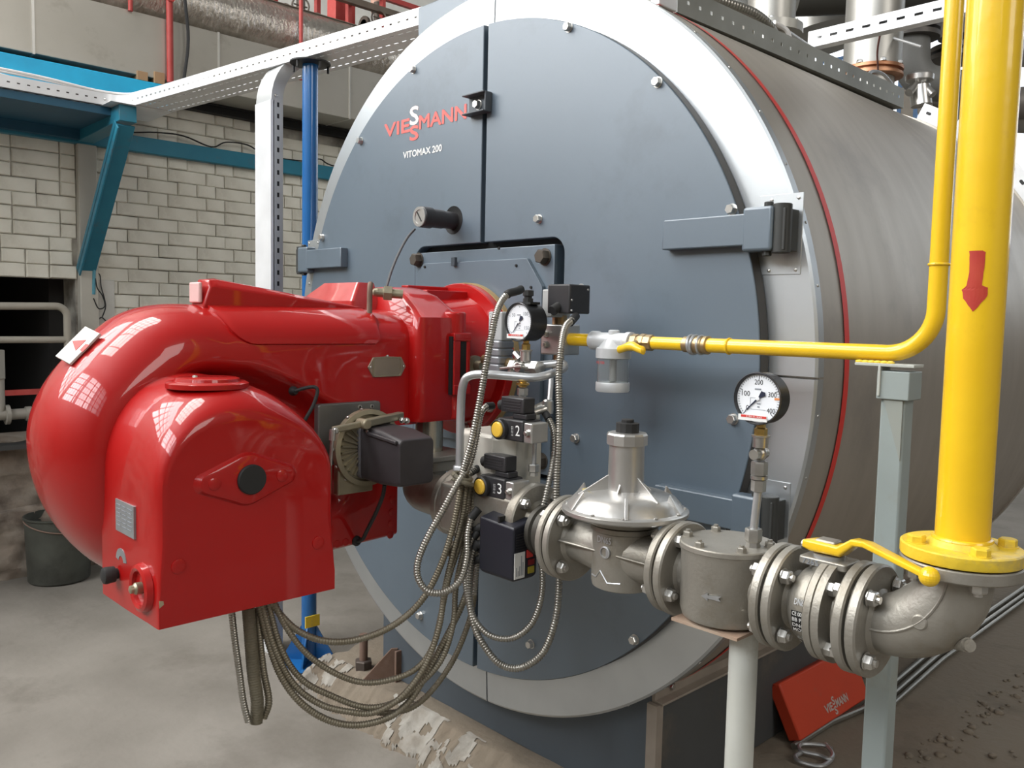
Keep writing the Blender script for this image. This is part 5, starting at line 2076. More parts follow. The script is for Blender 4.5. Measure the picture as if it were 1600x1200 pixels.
obj('union', b, BRONZE, thin, sharp=25)
b = bm_()
torus(b, (0.947, YY, zt), (1, 0, 0.1), 0.021, 0.0035, 30, 8)
torus(b, (0.955, YY, zt), (1, 0, -0.1), 0.021, 0.0035, 30, 8)
torus(b, (0.972, YY, zt), (1, 0, 0.0), 0.0205, 0.003, 30, 8)
obj('wrapped_wire', b, GALV, thin)
b = bm_()
cyl(b, (0.838, YY, zt), (0.930, YY, zt), 0.0152, n=22)
obj('short_pipe', b, YEL, thin)
b = bm_()
cyl(b, (0.570, YY, zt), (0.650, YY, zt), 0.0165, n=22)
obj('short_pipe', b, YEL, thin)

sf = thing('sight_glass_filter', 'small silver gas filter with clear hanging bowl on the thin yellow line', 'filter', (0.715, YY, 0.03))
fxx = 0.716
b = bm_()
lathe(b, (0.645, YY, zt), XV, [(0.019, 0), (0.024, 0.002), (0.024, 0.02), (0.021, 0.026), (0.021, 0.110), (0.024, 0.114), (0.024, 0.128), (0.018, 0.130)], 24)
lathe(b, (fxx, YY, zt + 0.028), (0, 0, -1), [(0.010, 0), (0.014, 0.002), (0.014, 0.014), (0.026, 0.028), (0.036, 0.042), (0.044, 0.046), (0.044, 0.070), (0.040, 0.072)], 36)
obj('filter_head', b, mat('white grey casting', (0.62, 0.64, 0.65), 0.4, 0.2, (0.52, 0.53, 0.54), 20, bump=0.1), sf, sharp=35)
b = bm_()
z0_ = zt + 0.028 - 0.068
lathe(b, (fxx, YY, z0_), (0, 0, -1), [(0.0395, 0), (0.0395, 0.068), (0.0375, 0.068), (0.0375, 0.0)], 40)
obj('clear_bowl', b, CLEAR, sf)
b = bm_()
lathe(b, (fxx, YY, z0_ - 0.002), (0, 0, -1), [(0.009, 0), (0.009, 0.058), (0.006, 0.060)], 24)
obj('filter_element', b, mat('grey filter stem', (0.30, 0.29, 0.28), 0.5), sf)
b = bm_()
lathe(b, (fxx, YY, z0_ - 0.062), (0, 0, -1), [(0.0415, 0), (0.0425, 0.003), (0.0425, 0.020), (0.040, 0.024)], 40)
obj('bowl_cap', b, MATS['white grey casting'], sf)
fittext('FILTER', LABELR, (fxx - 0.020, YY - 0.0400, z0_ - 0.016), (fxx + 0.006, YY - 0.0400, z0_ - 0.016), (fxx - 0.020, YY - 0.0400, z0_ - 0.010), sf, 'red_print', 0.01)

ck = thing('bronze_cock', 'bronze cock with yellow butterfly handle right of the clear bowl filter', 'valve', (0.80, YY, zt))
b = bm_()
lathe(b, (0.775, YY, zt), XV, [(0.017, 0), (0.020, 0.002), (0.020, 0.018), (0.018, 0.020), (0.021, 0.028), (0.021, 0.040), (0.0195, 0.042), (0.0195, 0.060), (0.016, 0.062)], 8)
cyl(b, (0.800, YY, zt), (0.800, YY - 0.034, zt - 0.008), 0.010, n=14)
obj('cock_body', b, BRONZE, ck, sharp=25)
b = bm_()
hc = V((0.800, YY - 0.036, zt - 0.012))
loft(b, [circ(hc + V((dx, 0, dz)), V((0, 1, 0)), V((0, 0, 1)), r_, 12) for dx, dz, r_ in ((-0.040, -0.006, 0.003), (-0.036, -0.006, 0.010), (-0.020, -0.002, 0.010), (-0.008, 0.003, 0.011), (0.008, 0.003, 0.011), (0.020, -0.002, 0.010), (0.036, -0.006, 0.010), (0.040, -0.006, 0.003))])
obj('butterfly_handle', b, YEL, ck, sharp=50)

sv = thing('pilot_solenoid_valve', 'small pilot valve with black coil cube on a grey block, left end of yellow line', 'valve', (0.53, YY, 0.05))
bl0 = aty(872, 532, YY)
b = bm_()
box(b, (0.495, YY - 0.035, zt - 0.042), (0.572, YY + 0.035, zt + 0.038))
vbk = obj('valve_block', b, ALU, sv, bevel=0.004)
for dz in (0.012, -0.016):
    put('bolt', M_NUT(), vbk, (0.515, YY - 0.035, zt + dz), (0, -1, 0), scale=0.75)
b = bm_()
cyl(b, (0.53, YY, zt + 0.035), (0.53, YY, zt + 0.062), 0.020, n=20)
cyl(b, (0.53, YY, zt - 0.04), (0.53, YY, zt - 0.085), 0.014, n=14)
obj('neck', b, BRONZE, sv)
b = bm_()
box(b, (0.512, YY - 0.050, zt + 0.056), (0.548, YY + 0.022, zt + 0.128))
box(b, (0.520, YY - 0.040, zt + 0.128), (0.560, YY + 0.010, zt + 0.138))
obj('coil_yoke', b, mat('pale grey plate', (0.42, 0.43, 0.42), 0.45, 0.3), sv, bevel=0.003)
b = bm_()
box(b, (0.548, YY - 0.068, zt + 0.066), (0.626, YY + 0.010, zt + 0.140))
cb_ = obj('coil', b, PLAST, sv, bevel=0.004)
for yy_, zz_ in ((YY - 0.06, zt + 0.074), (YY - 0.06, zt + 0.10), (YY, zt + 0.128)):
    put('screw', M_SCREW(), cb_, (0.626, yy_, zz_), (1, 0, 0), scale=0.7)
b = bm_()
cyl(b, (0.585, YY - 0.060, zt + 0.085), (0.583, YY - 0.085, zt + 0.072), 0.013, n=12)
obj('cable_gland', b, RUB, sv)

# grey pilot regulator behind the small gauge
pr = thing('pilot_regulator', 'grey block pilot regulator with ribbed lower half behind the small gauge', 'regulator', (0.42, -0.22, 0.0))
q0 = aty(775, 487, -0.22)
q1 = aty(800, 533, -0.22)
b = bm_()
box(b, (q0.x - 0.004, -0.245, q1.z), (q0.x + 0.052, -0.195, q0.z))
rgk = obj('upper_block', b, mat('light grey enamel', (0.40, 0.41, 0.41), 0.4), pr, bevel=0.004)
fittext('00', LABELW, (q0.x, -0.2457, q0.z - 0.020), (q0.x + 0.022, -0.2457, q0.z - 0.020), (q0.x, -0.2457, q0.z - 0.008), rgk, 'small_print')
q2 = aty(775, 580, -0.22)
b = bm_()
for k in range(4):
    zz0 = q1.z - (q1.z - q2.z) * k / 4
    zz1 = q1.z - (q1.z - q2.z) * (k + 1) / 4
    loft(b, [[V((q0.x + 0.020 + p[0], -0.222 + p[1], z)) for p in rrect(0.032 - i_, 0.030 - i_, 0.010)] for z, i_ in ((zz0, 0.003), (zz0 - 0.004, 0), (zz1 + 0.004, 0), (zz1, 0.003))])
obj('ribbed_body', b, mat('mid grey casting', (0.28, 0.29, 0.31), 0.4, 0.5), pr, sharp=30)
b = bm_()
cyl(b, (0.24, -0.205, q2.z + 0.03), (q0.x, -0.215, q2.z + 0.03), 0.014, n=14)
cyl(b, (q0.x + 0.05, -0.215, q2.z + 0.025), (q0.x + 0.12, -0.23, q2.z + 0.018), 0.016, n=14)
obj('connecting_pipe', b, BRONZE, pr)

# gauge tree: tee block and galvanised loop pipe
tr = thing('gauge_tee', 'cluster of steel tees and nuts under the smaller gauge', 'pipe fitting', (gc2.x, -0.31, -0.02))
c0 = V((gc2.x, -0.31, gc2.z - 0.050 * 0.9 - 0.026))
b = bm_()
lathe(b, c0, (0, 0, -1), [(0.017, 0), (0.017, 0.004), (0.014, 0.005), (0.014, 0.030), (0.010, 0.032)], 24)
c1 = c0 + V((0, 0, -0.045))
cyl(b, c1 + V((-0.045, 0, 0)), c1 + V((0.050, 0, 0)), 0.0145, n=16)
lathe(b, c1 + V((-0.050, 0, 0)), (1, 0, 0), [(0.018, 0), (0.018, 0.018), (0.014, 0.019)], 6)
lathe(b, c1 + V((0.030, 0, 0)), (1, 0, 0), [(0.020, 0), (0.020, 0.022), (0.014, 0.024)], 6)
cyl(b, c1 + V((0, -0.03, 0)), c1 + V((0, 0.04, 0)), 0.012, n=14)
cyl(b, c1 + V((-0.02, 0, 0.02)), c1 + V((-0.04, 0.0, 0.035)), 0.009, n=12)
obj('tee', b, STEEL, tr, sharp=30)
b = bm_()
lathe(b, c1 + V((-0.028, -0.022, -0.004)), (0.2, -0.05, 1), [(0.006, -0.02), (0.010, -0.018), (0.010, 0.0), (0.006, 0.002)], 12)
beam(b, c1 + V((-0.06, -0.030, -0.006)), c1 + V((0.02, -0.030, 0.004)), 0.012, 0.006)
obj('cock_lever', b, STEEL, tr, bevel=0.001)

lp = thing('galvanised_loop_pipe', 'bent galvanised pipe looping across in front of the burner flange', 'pipe', (0.40, -0.40, -0.2))
b = bm_()
P_ = [atd(718, 735, 2.07), atd(720, 640, 2.07), atd(724, 600, 2.06), atd(735, 587, 2.05), atd(760, 585, 2.04), atd(800, 588, 2.03), atd(835, 590, 2.02), atd(862, 584, 2.03), atd(878, 577, 2.07), atd(882, 572, 2.12), atd(876, 568, 2.16), atd(850, 570, 2.18), atd(838, 571, 2.18)]
tube(b, spline(P_, 7), 0.0102, 16)
obj('pipe', b, GALV, lp)
b = bm_()
e0 = P_[0]
lathe(b, e0 + V((0, 0, 0.012)), (0, 0, -1), [(0.015, 0), (0.017, 0.003), (0.017, 0.022), (0.013, 0.024), (0.013, 0.05)], 6)
obj('union_nut', b, GALV, lp)

ml = thing('measuring_line', 'shiny compression fittings and thin steel tube beside pressure switch 2', 'pipe fitting', (0.62, -0.42, -0.2))
n0 = atd(817, 597, 2.03)
b = bm_()
lathe(b, n0, (0, 0, -1), [(0.010, -0.02), (0.010, 0), (0.016, 0.002), (0.016, 0.006), (0.010, 0.010), (0.010, 0.012)], 20)
obj('brass_nipple', b, BRASS, ml, sharp=30)
b = bm_()
lathe(b, n0 + V((0, 0, -0.014)), (0, 0, -1), [(0.008, 0), (0.0135, 0.001), (0.0135, 0.017), (0.009, 0.019), (0.009, 0.022), (0.0135, 0.024), (0.0135, 0.038), (0.009, 0.040), (0.009, 0.058)], 6)
obj('compression_nut', b, STEEL, ml, sharp=25)
t0_ = n0 + V((0, 0, -0.062))
m1, m2 = atd(835, 645, 2.03), atd(856, 637, 2.05)
b = bm_()
tube(b, [t0_, m1, m2], 0.0105, 14)
lathe(b, m1 + V((-0.01, 0, 0.003)), (m2 - m1), [(0.014, 0), (0.014, 0.012), (0.010, 0.013)], 6)
lathe(b, m2 + V((0, 0, -0.014)), (0, 0, 1), [(0.013, 0), (0.014, 0.012), (0.013, 0.030), (0.009, 0.034)], 14)
m3 = atd(833, 650, 2.03)
cyl(b, m1, m3 + V((0, 0, -0.02)), 0.009, n=12)
obj('tee', b, STEEL, ml, sharp=30)
b = bm_()
lathe(b, atd(836, 648, 2.02), (0, 0, -1), [(0.0115, 0), (0.0125, 0.002), (0.0125, 0.014), (0.009, 0.016)], 6)
obj('compression_nut', b, STEEL, ml, sharp=25)
b = bm_()
lathe(b, atd(837, 670, 2.02), (0, 0, -1), [(0.008, -0.01), (0.0105, 0), (0.0115, 0.002), (0.0115, 0.014), (0.008, 0.018)], 6)
obj('compression_nut', b, STEEL, ml, sharp=25)
b = bm_()
lathe(b, atd(834, 725, 2.02), (0, 0, -1), [(0.012, 0), (0.0135, 0.002), (0.0135, 0.018), (0.010, 0.020), (0.0115, 0.028)], 6)
obj('compression_nut', b, STEEL, ml, sharp=25)
b = bm_()
tube(b, [atd(836, 680, 2.02), atd(834, 730, 2.02)], 0.0055, 12)
obj('thin_tube', b, GALV, ml)
b = bm_()
tube(b, [atd(858, 636, 2.05), atd(861, 598, 2.08), atd(862, 580, 2.12)], 0.0065, 12)
obj('thin_tube', b, GALV, ml)
b = bm_()
g_ = [atd(820, 640, 2.06), atd(858, 622, 2.06), atd(862, 632, 2.06), atd(826, 650, 2.06)]
loft(b, [[p for p in g_], [p + V((0, 0.004, 0)) for p in g_]])
obj('bracket_tab', b, STEEL, ml, sharp=0)

# ---- metal conduit hoses
D_ = atd


def mkhose(label, pts, r=0.0088, m=HOSE, name='conduit_hose', group=None, pitch=0.0062, end0=None, end1=None, nd=0.28):
    b = bm_()
    p = [D_(*q) for q in pts]
    hose(b, p, r, pitch, 9, nd)
    root = thing(name, label, 'hose', p[-1], group)
    obj('corrugated_hose', b, m, root, sharp=80)
    if end0:
        b = bm_()
        tube(b, spline([D_(*q) for q in end0], 5), r * 1.12, 12)
        obj('end_sleeve', b, RUB, root)
    if end1:
        b = bm_()
        tube(b, spline([D_(*q) for q in end1], 5), r * 1.12, 12)
        obj('end_sleeve', b, RUB, root)
    return root


mkhose('bright corrugated conduit from the top of the smaller gauge down to the knot', [(797, 457, 2.07), (786, 467, 2.06), (776, 488, 2.04), (768, 525, 2.02), (758, 580, 2.0), (748, 635, 1.99), (737, 690, 1.99), (727, 725, 2.0), (722, 742, 2.0)],
       0.0092, end0=[(814, 452, 2.12), (808, 455, 2.10), (796, 458, 2.07), (792, 461, 2.065)])
mkhose('corrugated conduit running from pressure switch 2 down to the knot', [(762, 634, 2.05), (755, 640, 2.03), (750, 652, 2.03), (744, 685, 2.02), (737, 715, 2.02), (728, 738, 2.01), (719, 748, 2.0)], 0.0085,
       end0=[(770, 634, 2.06), (760, 635, 2.045)])
mkhose('long bright conduit from the black coil cube hanging in the outermost loop', [(894, 500, 2.10), (883, 512, 2.06), (877, 540, 2.03), (873, 590, 2.0), (874, 640, 1.98), (873, 690, 1.96), (870, 750, 1.95), (869, 810, 1.94), (873, 870, 1.93), (873, 925, 1.93), (866, 975, 1.93), (848, 1020, 1.94), (815, 1043, 1.95), (782, 1038, 1.97), (757, 1010, 1.98), (740, 975, 1.99), (733, 930, 2.0), (734, 885, 2.0), (741, 856, 2.0)],
       0.0092, end0=[(900, 494, 2.14), (891, 504, 2.09)], end1=[(741, 858, 2.0), (748, 846, 2.0)])
mkhose('bright conduit from beside the measuring line down into the inner right loop', [(858, 655, 2.02), (865, 672, 2.0), (867, 700, 1.98), (862, 735, 1.97), (853, 775, 1.96), (843, 815, 1.95), (843, 860, 1.95), (848, 905, 1.95), (843, 945, 1.95), (828, 978, 1.96), (800, 997, 1.97), (766, 993, 1.98), (742, 968, 1.99), (730, 930, 2.0), (728, 885, 2.0), (735, 850, 2.0), (741, 838, 2.0)],
       0.0082, end0=[(850, 642, 2.05), (858, 656, 2.02)], end1=[(740, 840, 2.0), (749, 829, 2.0)])
mkhose('bright conduit looping down left from the knot and back up to the black actuator', [(726, 738, 1.99), (712, 760, 1.97), (693, 795, 1.96), (668, 840, 1.95), (653, 878, 1.95), (654, 905, 1.95), (671, 925, 1.95), (698, 924, 1.96), (720, 905, 1.97), (730, 870, 1.98), (731, 835, 1.99), (737, 806, 2.0)],
       0.0090, end1=[(736, 810, 2.0), (748, 795, 2.0)])
S_ = [  # the sagging harness between the actuators and the burner
    ('topmost sagging conduit of the harness between knot and burner underside', [(722, 745, 2.02), (716, 785, 2.02), (706, 830, 2.02), (690, 880, 2.01), (668, 925, 2.0), (640, 958, 1.99), (600, 985, 1.97), (550, 1001, 1.95), (505, 1001, 1.93), (465, 985, 1.92), (438, 960, 1.91), (424, 940, 1.9)], 0.0085),
    ('second sagging conduit of the harness, passing before the rusty gusset', [(736, 755, 2.04), (728, 800, 2.04), (718, 850, 2.03), (702, 900, 2.02), (690, 955, 2.02), (676, 1010, 2.01), (650, 1045, 2.0), (610, 1062, 1.98), (565, 1066, 1.96), (520, 1050, 1.94), (478, 1020, 1.92), (446, 978, 1.91), (428, 940, 1.9)], 0.0075),
    ('third sagging conduit of the harness, crossing the lower left loop', [(741, 760, 2.05), (736, 810, 2.05), (722, 870, 2.04), (712, 920, 2.04), (708, 975, 2.03), (690, 1030, 2.02), (655, 1070, 2.01), (615, 1098, 1.99), (570, 1105, 1.97), (520, 1088, 1.95), (472, 1062, 1.93), (440, 1015, 1.91), (418, 940, 1.9)], 0.0078),
    ('fourth sagging conduit of the harness, dull olive and dusty', [(728, 752, 2.03), (722, 810, 2.03), (708, 865, 2.02), (695, 920, 2.02), (686, 980, 2.01), (664, 1040, 2.0), (628, 1088, 1.98), (585, 1113, 1.97), (545, 1112, 1.95), (500, 1100, 1.94), (458, 1068, 1.92), (428, 1010, 1.9), (408, 940, 1.89)], 0.0080),
    ('lowest sagging conduit of the harness, its arc nearest the floor', [(745, 850, 2.06), (736, 900, 2.05), (722, 945, 2.04), (700, 990, 2.03), (668, 1050, 2.02), (640, 1095, 2.0), (605, 1122, 1.98), (555, 1133, 1.96), (510, 1124, 1.94), (470, 1098, 1.92), (440, 1058, 1.91), (420, 1005, 1.9), (403, 940, 1.89)], 0.0086),
    ('faint dark conduit of the harness rising behind towards the boiler door slot', [(742, 890, 2.12), (740, 940, 2.12), (728, 985, 2.11), (706, 1035, 2.09), (672, 1082, 2.06), (640, 1107, 2.03), (600, 1114, 2.0), (572, 1108, 1.98)], 0.0078),
]
for lab, pts, r_ in S_:
    mkhose(lab, pts, r_, HOSEO, 'sagging_conduit', 'harness hoses sagging under the burner', 0.0062, nd=0.22)
mkhose('short conduit from pressure switch 3 into the hose knot', [(742, 733, 2.06), (733, 740, 2.04), (722, 748, 2.02), (712, 757, 2.0)], 0.0085, end0=[(746, 732, 2.07), (734, 739, 2.045)])
b = bm_()
kc = D_(722, 745, 2.0)
torus(b, kc, (0.3, 0.2, 1), 0.021, 0.006, 20, 8)
torus(b, kc + V((0.004, 0, -0.012)), (0.1, 0.35, 1), 0.022, 0.006, 20, 8)
tk = obj('hose_tie', b, TAPE, None, at=kc)
tag(tk, 'dark twisted tie knotting the conduits together left of switch 3', 'tie')
mkhose('dark conduit ending with a wrapped sleeve below the actuator', [(700, 868, 2.03), (706, 855, 2.04), (716, 845, 2.05), (730, 842, 2.06)], 0.0088, HOSEO, end0=[(716, 846, 2.05), (738, 842, 2.07), (748, 836, 2.08)])
mkhose('short conduit hanging from the actuator lower gland', [(752, 862, 2.03), (746, 880, 2.03), (743, 905, 2.03), (741, 930, 2.03)], 0.0080, end0=[(756, 848, 2.03), (751, 864, 2.03)])
# hanging stub bundle under the burner box
HB = [('bright ribbed conduit at the left edge of the bundle under the burner', [(362, 955, 1.86), (367, 1000, 1.86), (374, 1050, 1.86), (380, 1095, 1.86), (388, 1128, 1.86)], 0.0078, HOSE),
      ('thick grimy wrapped cable bundle hanging under the burner intake box', [(388, 950, 1.88), (392, 1000, 1.88), (396, 1050, 1.88), (402, 1095, 1.88), (400, 1130, 1.88)], 0.0145, TAPE),
      ('thin olive conduit at the right side of the bundle under the burner', [(402, 950, 1.9), (406, 1000, 1.9), (412, 1050, 1.9), (420, 1095, 1.9), (412, 1122, 1.9)], 0.0085, HOSEO),
      ('pale thin cable inside the bundle under the burner', [(412, 950, 1.92), (410, 985, 1.92), (409, 1020, 1.92), (416, 1060, 1.92)], 0.0045, CABLEW)]
for lab, pts, r_, m_ in HB:
    mkhose(lab, pts, r_, m_, 'hanging_conduit', None, 0.0056, nd=0.14 if m_ is not TAPE and m_ is not CABLEW else 0.05)

# ---- supports
post = thing('square_support_post', 'grey square steel post carrying the bend of the thin yellow pipe', 'post', (1.425, -0.20, FZ))
b = bm_()
box(b, (1.388, -0.212, FZ), (1.434, -0.168, 0.000))
obj('post_tube', b, POSTG, post, bevel=0.004)
b = bm_()
box(b, (1.383, -0.222, -0.018), (1.444, -0.162, 0.036))
obj('top_block', b, POSTG, post, bevel=0.002)
b = bm_()
box(b, (1.340, -0.225, 0.044), (1.452, -0.178, 0.050))
box(b, (1.386, -0.226, -0.012), (1.391, -0.180, 0.046))
obj('angle_bracket', b, mat('pale painted bracket', (0.48, 0.50, 0.46), 0.5), post, bevel=0.001)
b = bm_()
prism(b, [(0, 0), (0.036, 0), (0.036, -0.115)], (1.396, -0.2135, -0.018), (1, 0, 0), (0, 0, 1), (0, -0.004, 0))
obj('gusset', b, mat('gusset paint', (0.30, 0.32, 0.29), 0.5), post)
b = bm_()
for k in range(6):
    x = 1.345 + k * 0.012
    bmesh.ops.create_icosphere(b, subdivisions=2, radius=0.006, matrix=Matrix.Translation((x, -0.216, 0.0515)) @ Matrix.Diagonal((1.4, 0.8, 0.6, 1)))
obj('paint_blob', b, YELD, post)

pole = thing('round_support_pole', 'off white round steel pole standing under the drum filter', 'post', (1.262, -0.47, FZ))
b = bm_()
cyl(b, (1.270, -0.47, FZ), (1.270, -0.47, -0.440), 0.0262, n=32)
obj('pole_tube', b, POLEW, pole)
b = bm_()
loft(b, [[V((x, y, z)) for x, y in ((1.160, -0.545), (1.300, -0.545), (1.300, -0.395), (1.160, -0.395))] for z in (-0.4385, -0.4330)])
obj('top_plate', b, mat('rust edged plate', (0.44, 0.36, 0.28), 0.6, 0, (0.30, 0.18, 0.12), 12), pole)
b = bm_()
box(b, (1.20, -0.53, FZ), (1.32, -0.41, FZ + 0.008))
obj('foot_plate', b, POLEW, pole)

# ---- right foreground on the plinth
oc = thing('orange_cover', 'orange red sheet metal cover with maker lettering lying against the boiler base', 'cover', (0.78, 1.0, PZ))
c00 = atx(1253, 1158, 0.80)
A = V((0.835, 0.80, -1.285))
Bv = V((0.800, 1.62, -1.285))
up_ = V((-0.10, 0.02, 0.175))
# sloping front panel with folded edges
pA, pB = atz(1252, 1158, -1.275), atz(1354, 1092, -1.275)
pC, pD = None, None
ux_ = (pB - pA).normalized()
L_c = (pB - pA).length
nrm_h = ux_.cross(V((0, 0, 1))).normalized()
if nrm_h.x < 0:
    nrm_h = -nrm_h
H_c = 0.195
upv = (V((0, 0, 1)) * 0.90 - nrm_h * 0.40).normalized()
b = bm_()
poly = [(0, 0), (L_c * 1.05, 0), (L_c * 1.05, H_c * 0.85), (L_c * 0.93, H_c), (-0.02, H_c)]
thk = (ux_.cross(upv)).normalized()
if thk.x > 0:
    thk = -thk
prism(b, poly, pA, ux_, upv, thk * 0.05)
ocp = obj('cover_panel', b, ORANGE, oc, bevel=0.006)


def ocpt(u, v):
    return pA + ux_ * u + upv * v - thk * 0.0012


HL = 0.028
for s_, u0, u1, v0, v1 in (('VIE', 0.30, 0.385, 0.030, 0.058), ('S', 0.39, 0.42, 0.043, 0.072), ('S', 0.39, 0.42, 0.010, 0.039), ('MANN', 0.425, 0.56, 0.030, 0.058)):
    k_ = L_c / 0.75
    fittext(s_, mat('worn silver letters', (0.50, 0.42, 0.38), 0.5), ocpt(u0 * k_, v0), ocpt(u1 * k_, v0), ocpt(u0 * k_, v1), ocp, 'logo_letters', 0.03)
cd_pts = [atz(1240, 1166, -1.290), atz(1300, 1128, -1.288), atz(1348, 1108, -1.288), atz(1450, 1022, -1.288), atz(1600, 918, -1.288), atz(1680, 862, -1.288)]
for k, (lab, off, r_) in enumerate((('thin steel conduit nearest the orange cover along the boiler foot', 0.0, 0.011), ('middle thin steel conduit along the boiler foot', 0.035, 0.010), ('outer thin steel conduit along the boiler foot', 0.065, 0.009))):
    b = bm_()
    p = [q + V((off, -off * 0.2, 0)) for q in cd_pts[(0 if k == 0 else 2):]]
    tube(b, p, r_, 10)
    c_ = obj('floor_conduit', b, mat('dull zinc conduit', (0.26, 0.25, 0.22), 0.4, 0.7), None, at=p[0])
    tag(c_, lab, 'conduit', 'steel conduits along the boiler foot')
b = bm_()
k0 = [atz(x, y, -1.285) for x, y in ((1300, 1170), (1285, 1164), (1252, 1163), (1252, 1173), (1280, 1180), (1296, 1186), (1301, 1178), (1290, 1163))]
tube(b, spline(k0, 6), 0.007, 8)
k1 = [atz(x, y, -1.29) for x, y in ((1252, 1176), (1243, 1182), (1250, 1190), (1280, 1197), (1296, 1190), (1301, 1182))]
tube(b, spline(k1, 6), 0.007, 8)
hk = obj('wire_coil', b, GALV, None, at=k0[0])
tag(hk, 'loose loop of bent steel rod on the ground below the orange cover', 'rod')

# ================================================================ CABLE TRAYS, LEFT SIDE AND OVERHEAD
# blue pole with flared foot
bp = thing('blue_support_pole', 'shiny blue round pole with flared foot carrying the cable tray', 'post', (-1.17, 0.05, FZ))
b = bm_()
cyl(b, (-1.19, 0.06, FZ + 0.01), (-1.19, 0.06, 1.175), 0.033, n=28)
obj('pole_tube', b, BLUEP, bp)
b = bm_()
for k in range(4):
    a = math.radians(45 + 90 * k)
    d_ = V((math.cos(a), math.sin(a), 0))
    s_ = V((-d_.y, d_.x, 0)) * 0.004
    pr_ = [V((-1.19, 0.06, FZ + .004)) + d_ * r_ + V((0, 0, z)) for r_, z in ((0.03, 0), (0.115, 0.0), (0.115, 0.02), (0.034, 0.16))]
    loft(b, [[p + s_ for p in pr_], [p - s_ for p in pr_]])
box(b, (-1.30, -0.05, FZ), (-1.08, 0.17, FZ + 0.01))
obj('foot_gusset', b, BLUEP, bp)
b = bm_()
lathe(b, (-1.19, 0.06, 1.165), (0, 0, 1), [(0.05, 0), (0.085, 0.004), (0.085, 0.010), (0.05, 0.011)], 20)
for k in range(5):
    a = k * 1.25
    cyl(b, (-1.19 + 0.075 * math.cos(a), 0.06 + 0.075 * math.sin(a), 1.14), (-1.19 + 0.075 * math.cos(a), 0.06 + 0.075 * math.sin(a), 1.17), 0.005, n=8)
obj('head_plate', b, INK, bp)
b = bm_()
p = atx(474, 972, -1.155)
box(b, (p.x, 0.02, p.z - 0.03), (p.x + 0.006, 0.09, p.z + 0.02))
obj('yellow_tag', b, YELD, bp, label='yellow tag taped round the pole')


def tray(name, label, p0, p1, w, h, side, m, pitch=0.045, hw=0.014, hh=0.007, rows=3, floor=True, group=None, th=0.0015):
    """U shaped perforated tray from p0 to p1; side = horizontal unit vector across"""
    p0, p1, side = V(p0), V(p1), V(side).normalized()
    L = (p1 - p0).length
    u = (p1 - p0).normalized()
    upz = side.cross(u).normalized()
    if upz.z < 0:
        upz = -upz
    t = thing(name, label, 'cable tray', p0, group)
    b = bm_()
    perf(b, p0, u, upz, L, h, pitch, hw, hh, th)
    obj('side_rail', b, m, t, sharp=0)
    b = bm_()
    perf(b, p0 + side * w, u, upz, L, h, pitch, hw, hh, th)
    obj('side_rail', b, m, t, sharp=0)
    if floor:
        b = bm_()
        perf(b, p0, u, side, L, w, pitch * 1.05, hw * 1.9, hh * 0.9, th, rows)
        obj('tray_floor', b, m, t, sharp=0)
    b = bm_()
    beam(b, p0 + upz * h + side * 0.006, p1 + upz * h + side * 0.006, 0.014, 0.002)
    beam(b, p0 + upz * h + side * (w - 0.006), p1 + upz * h + side * (w - 0.006), 0.014, 0.002)
    obj('rail_lip', b, m, t, sharp=0)
    return t


Z_T = 1.20
t0 = V((-2.64, -0.135, Z_T))
t1 = V((-0.30, 0.165, Z_T))
du = (t1 - t0).normalized()
sd = V((0, 0, 1)).cross(du).normalized()
tA = tray('cable_tray', 'long white perforated cable tray running from the wall corner over the boiler', t0, t1, 0.20, 0.062, sd, TRAYW)
u0 = V((-2.765, -1.9, Z_T))
u1 = V((-2.765, -0.26, Z_T))
tB = tray('cable_tray', 'white perforated cable tray along the left wall full of cables', u0, u1, 0.22, 0.060, V((-1, 0, 0)), TRAYW)
b = bm_()
cor = [V((-2.765, -0.262, 0)), V((-2.763, -0.215, 0)), V((-2.740, -0.170, 0)), V((-2.700, -0.145, 0)), V((-2.638, -0.136, 0))]
loft(b, [[V((p.x, p.y, Z_T - 0.002)), V((p.x, p.y, Z_T + 0.062)), V((p.x - .003, p.y + .003, Z_T + 0.062)), V((p.x - .003, p.y + .003, Z_T - .002))] for p in spline(cor, 4)])
box(b, (-2.98, -0.26, Z_T - 0.003), (-2.63, 0.06, Z_T - 0.001))
c_ = obj('tray_corner', b, TRAYW, tB, sharp=40)
for p in ((-2.765, -0.245), (-2.66, -0.137)):
    put('screw', M_SCREW(), c_, (p[0], p[1], Z_T + 0.03), (0.6, -0.8, 0), scale=1.6)
# cables lying in the left tray
rnd = random.Random(5)
for k in range(9):
    b = bm_()
    x = -2.80 - 0.018 * k
    zz = Z_T + 0.02 + 0.035 * rnd.random() + 0.03
    pts = [V((x, -1.9, zz))]
    for j in range(1, 7):
        pts.append(V((x + 0.02 * (rnd.random() - .5), -1.9 + 1.62 * j / 6, zz + 0.03 * (rnd.random() - .3))))
    pts += [V((x + 0.06, -0.14 + 0.01 * k, zz)), V((x + 0.22, -0.10 + 0.016 * k, zz)), V((x + 0.8, -0.03 + 0.016 * k, zz - 0.02))]
    tube(b, spline(pts, 6), 0.006 if k % 4 else 0.008, 7)
    c_ = obj('cable', b, CABLEW if k % 4 != 2 else mat('dark cable', (0.09, 0.07, 0.065), 0.5), None, at=pts[0])
    if k % 4 != 2:
        tag(c_, 'white cable lying loosely in the wall tray among its alike neighbours', 'cable', 'cables in the left wall tray')
    else:
        tag(c_, ('dark cable snaking among the white ones in the wall tray' if k < 5 else 'second dark cable, nearest the wall in the wall tray'), 'cable', 'cables in the left wall tray')
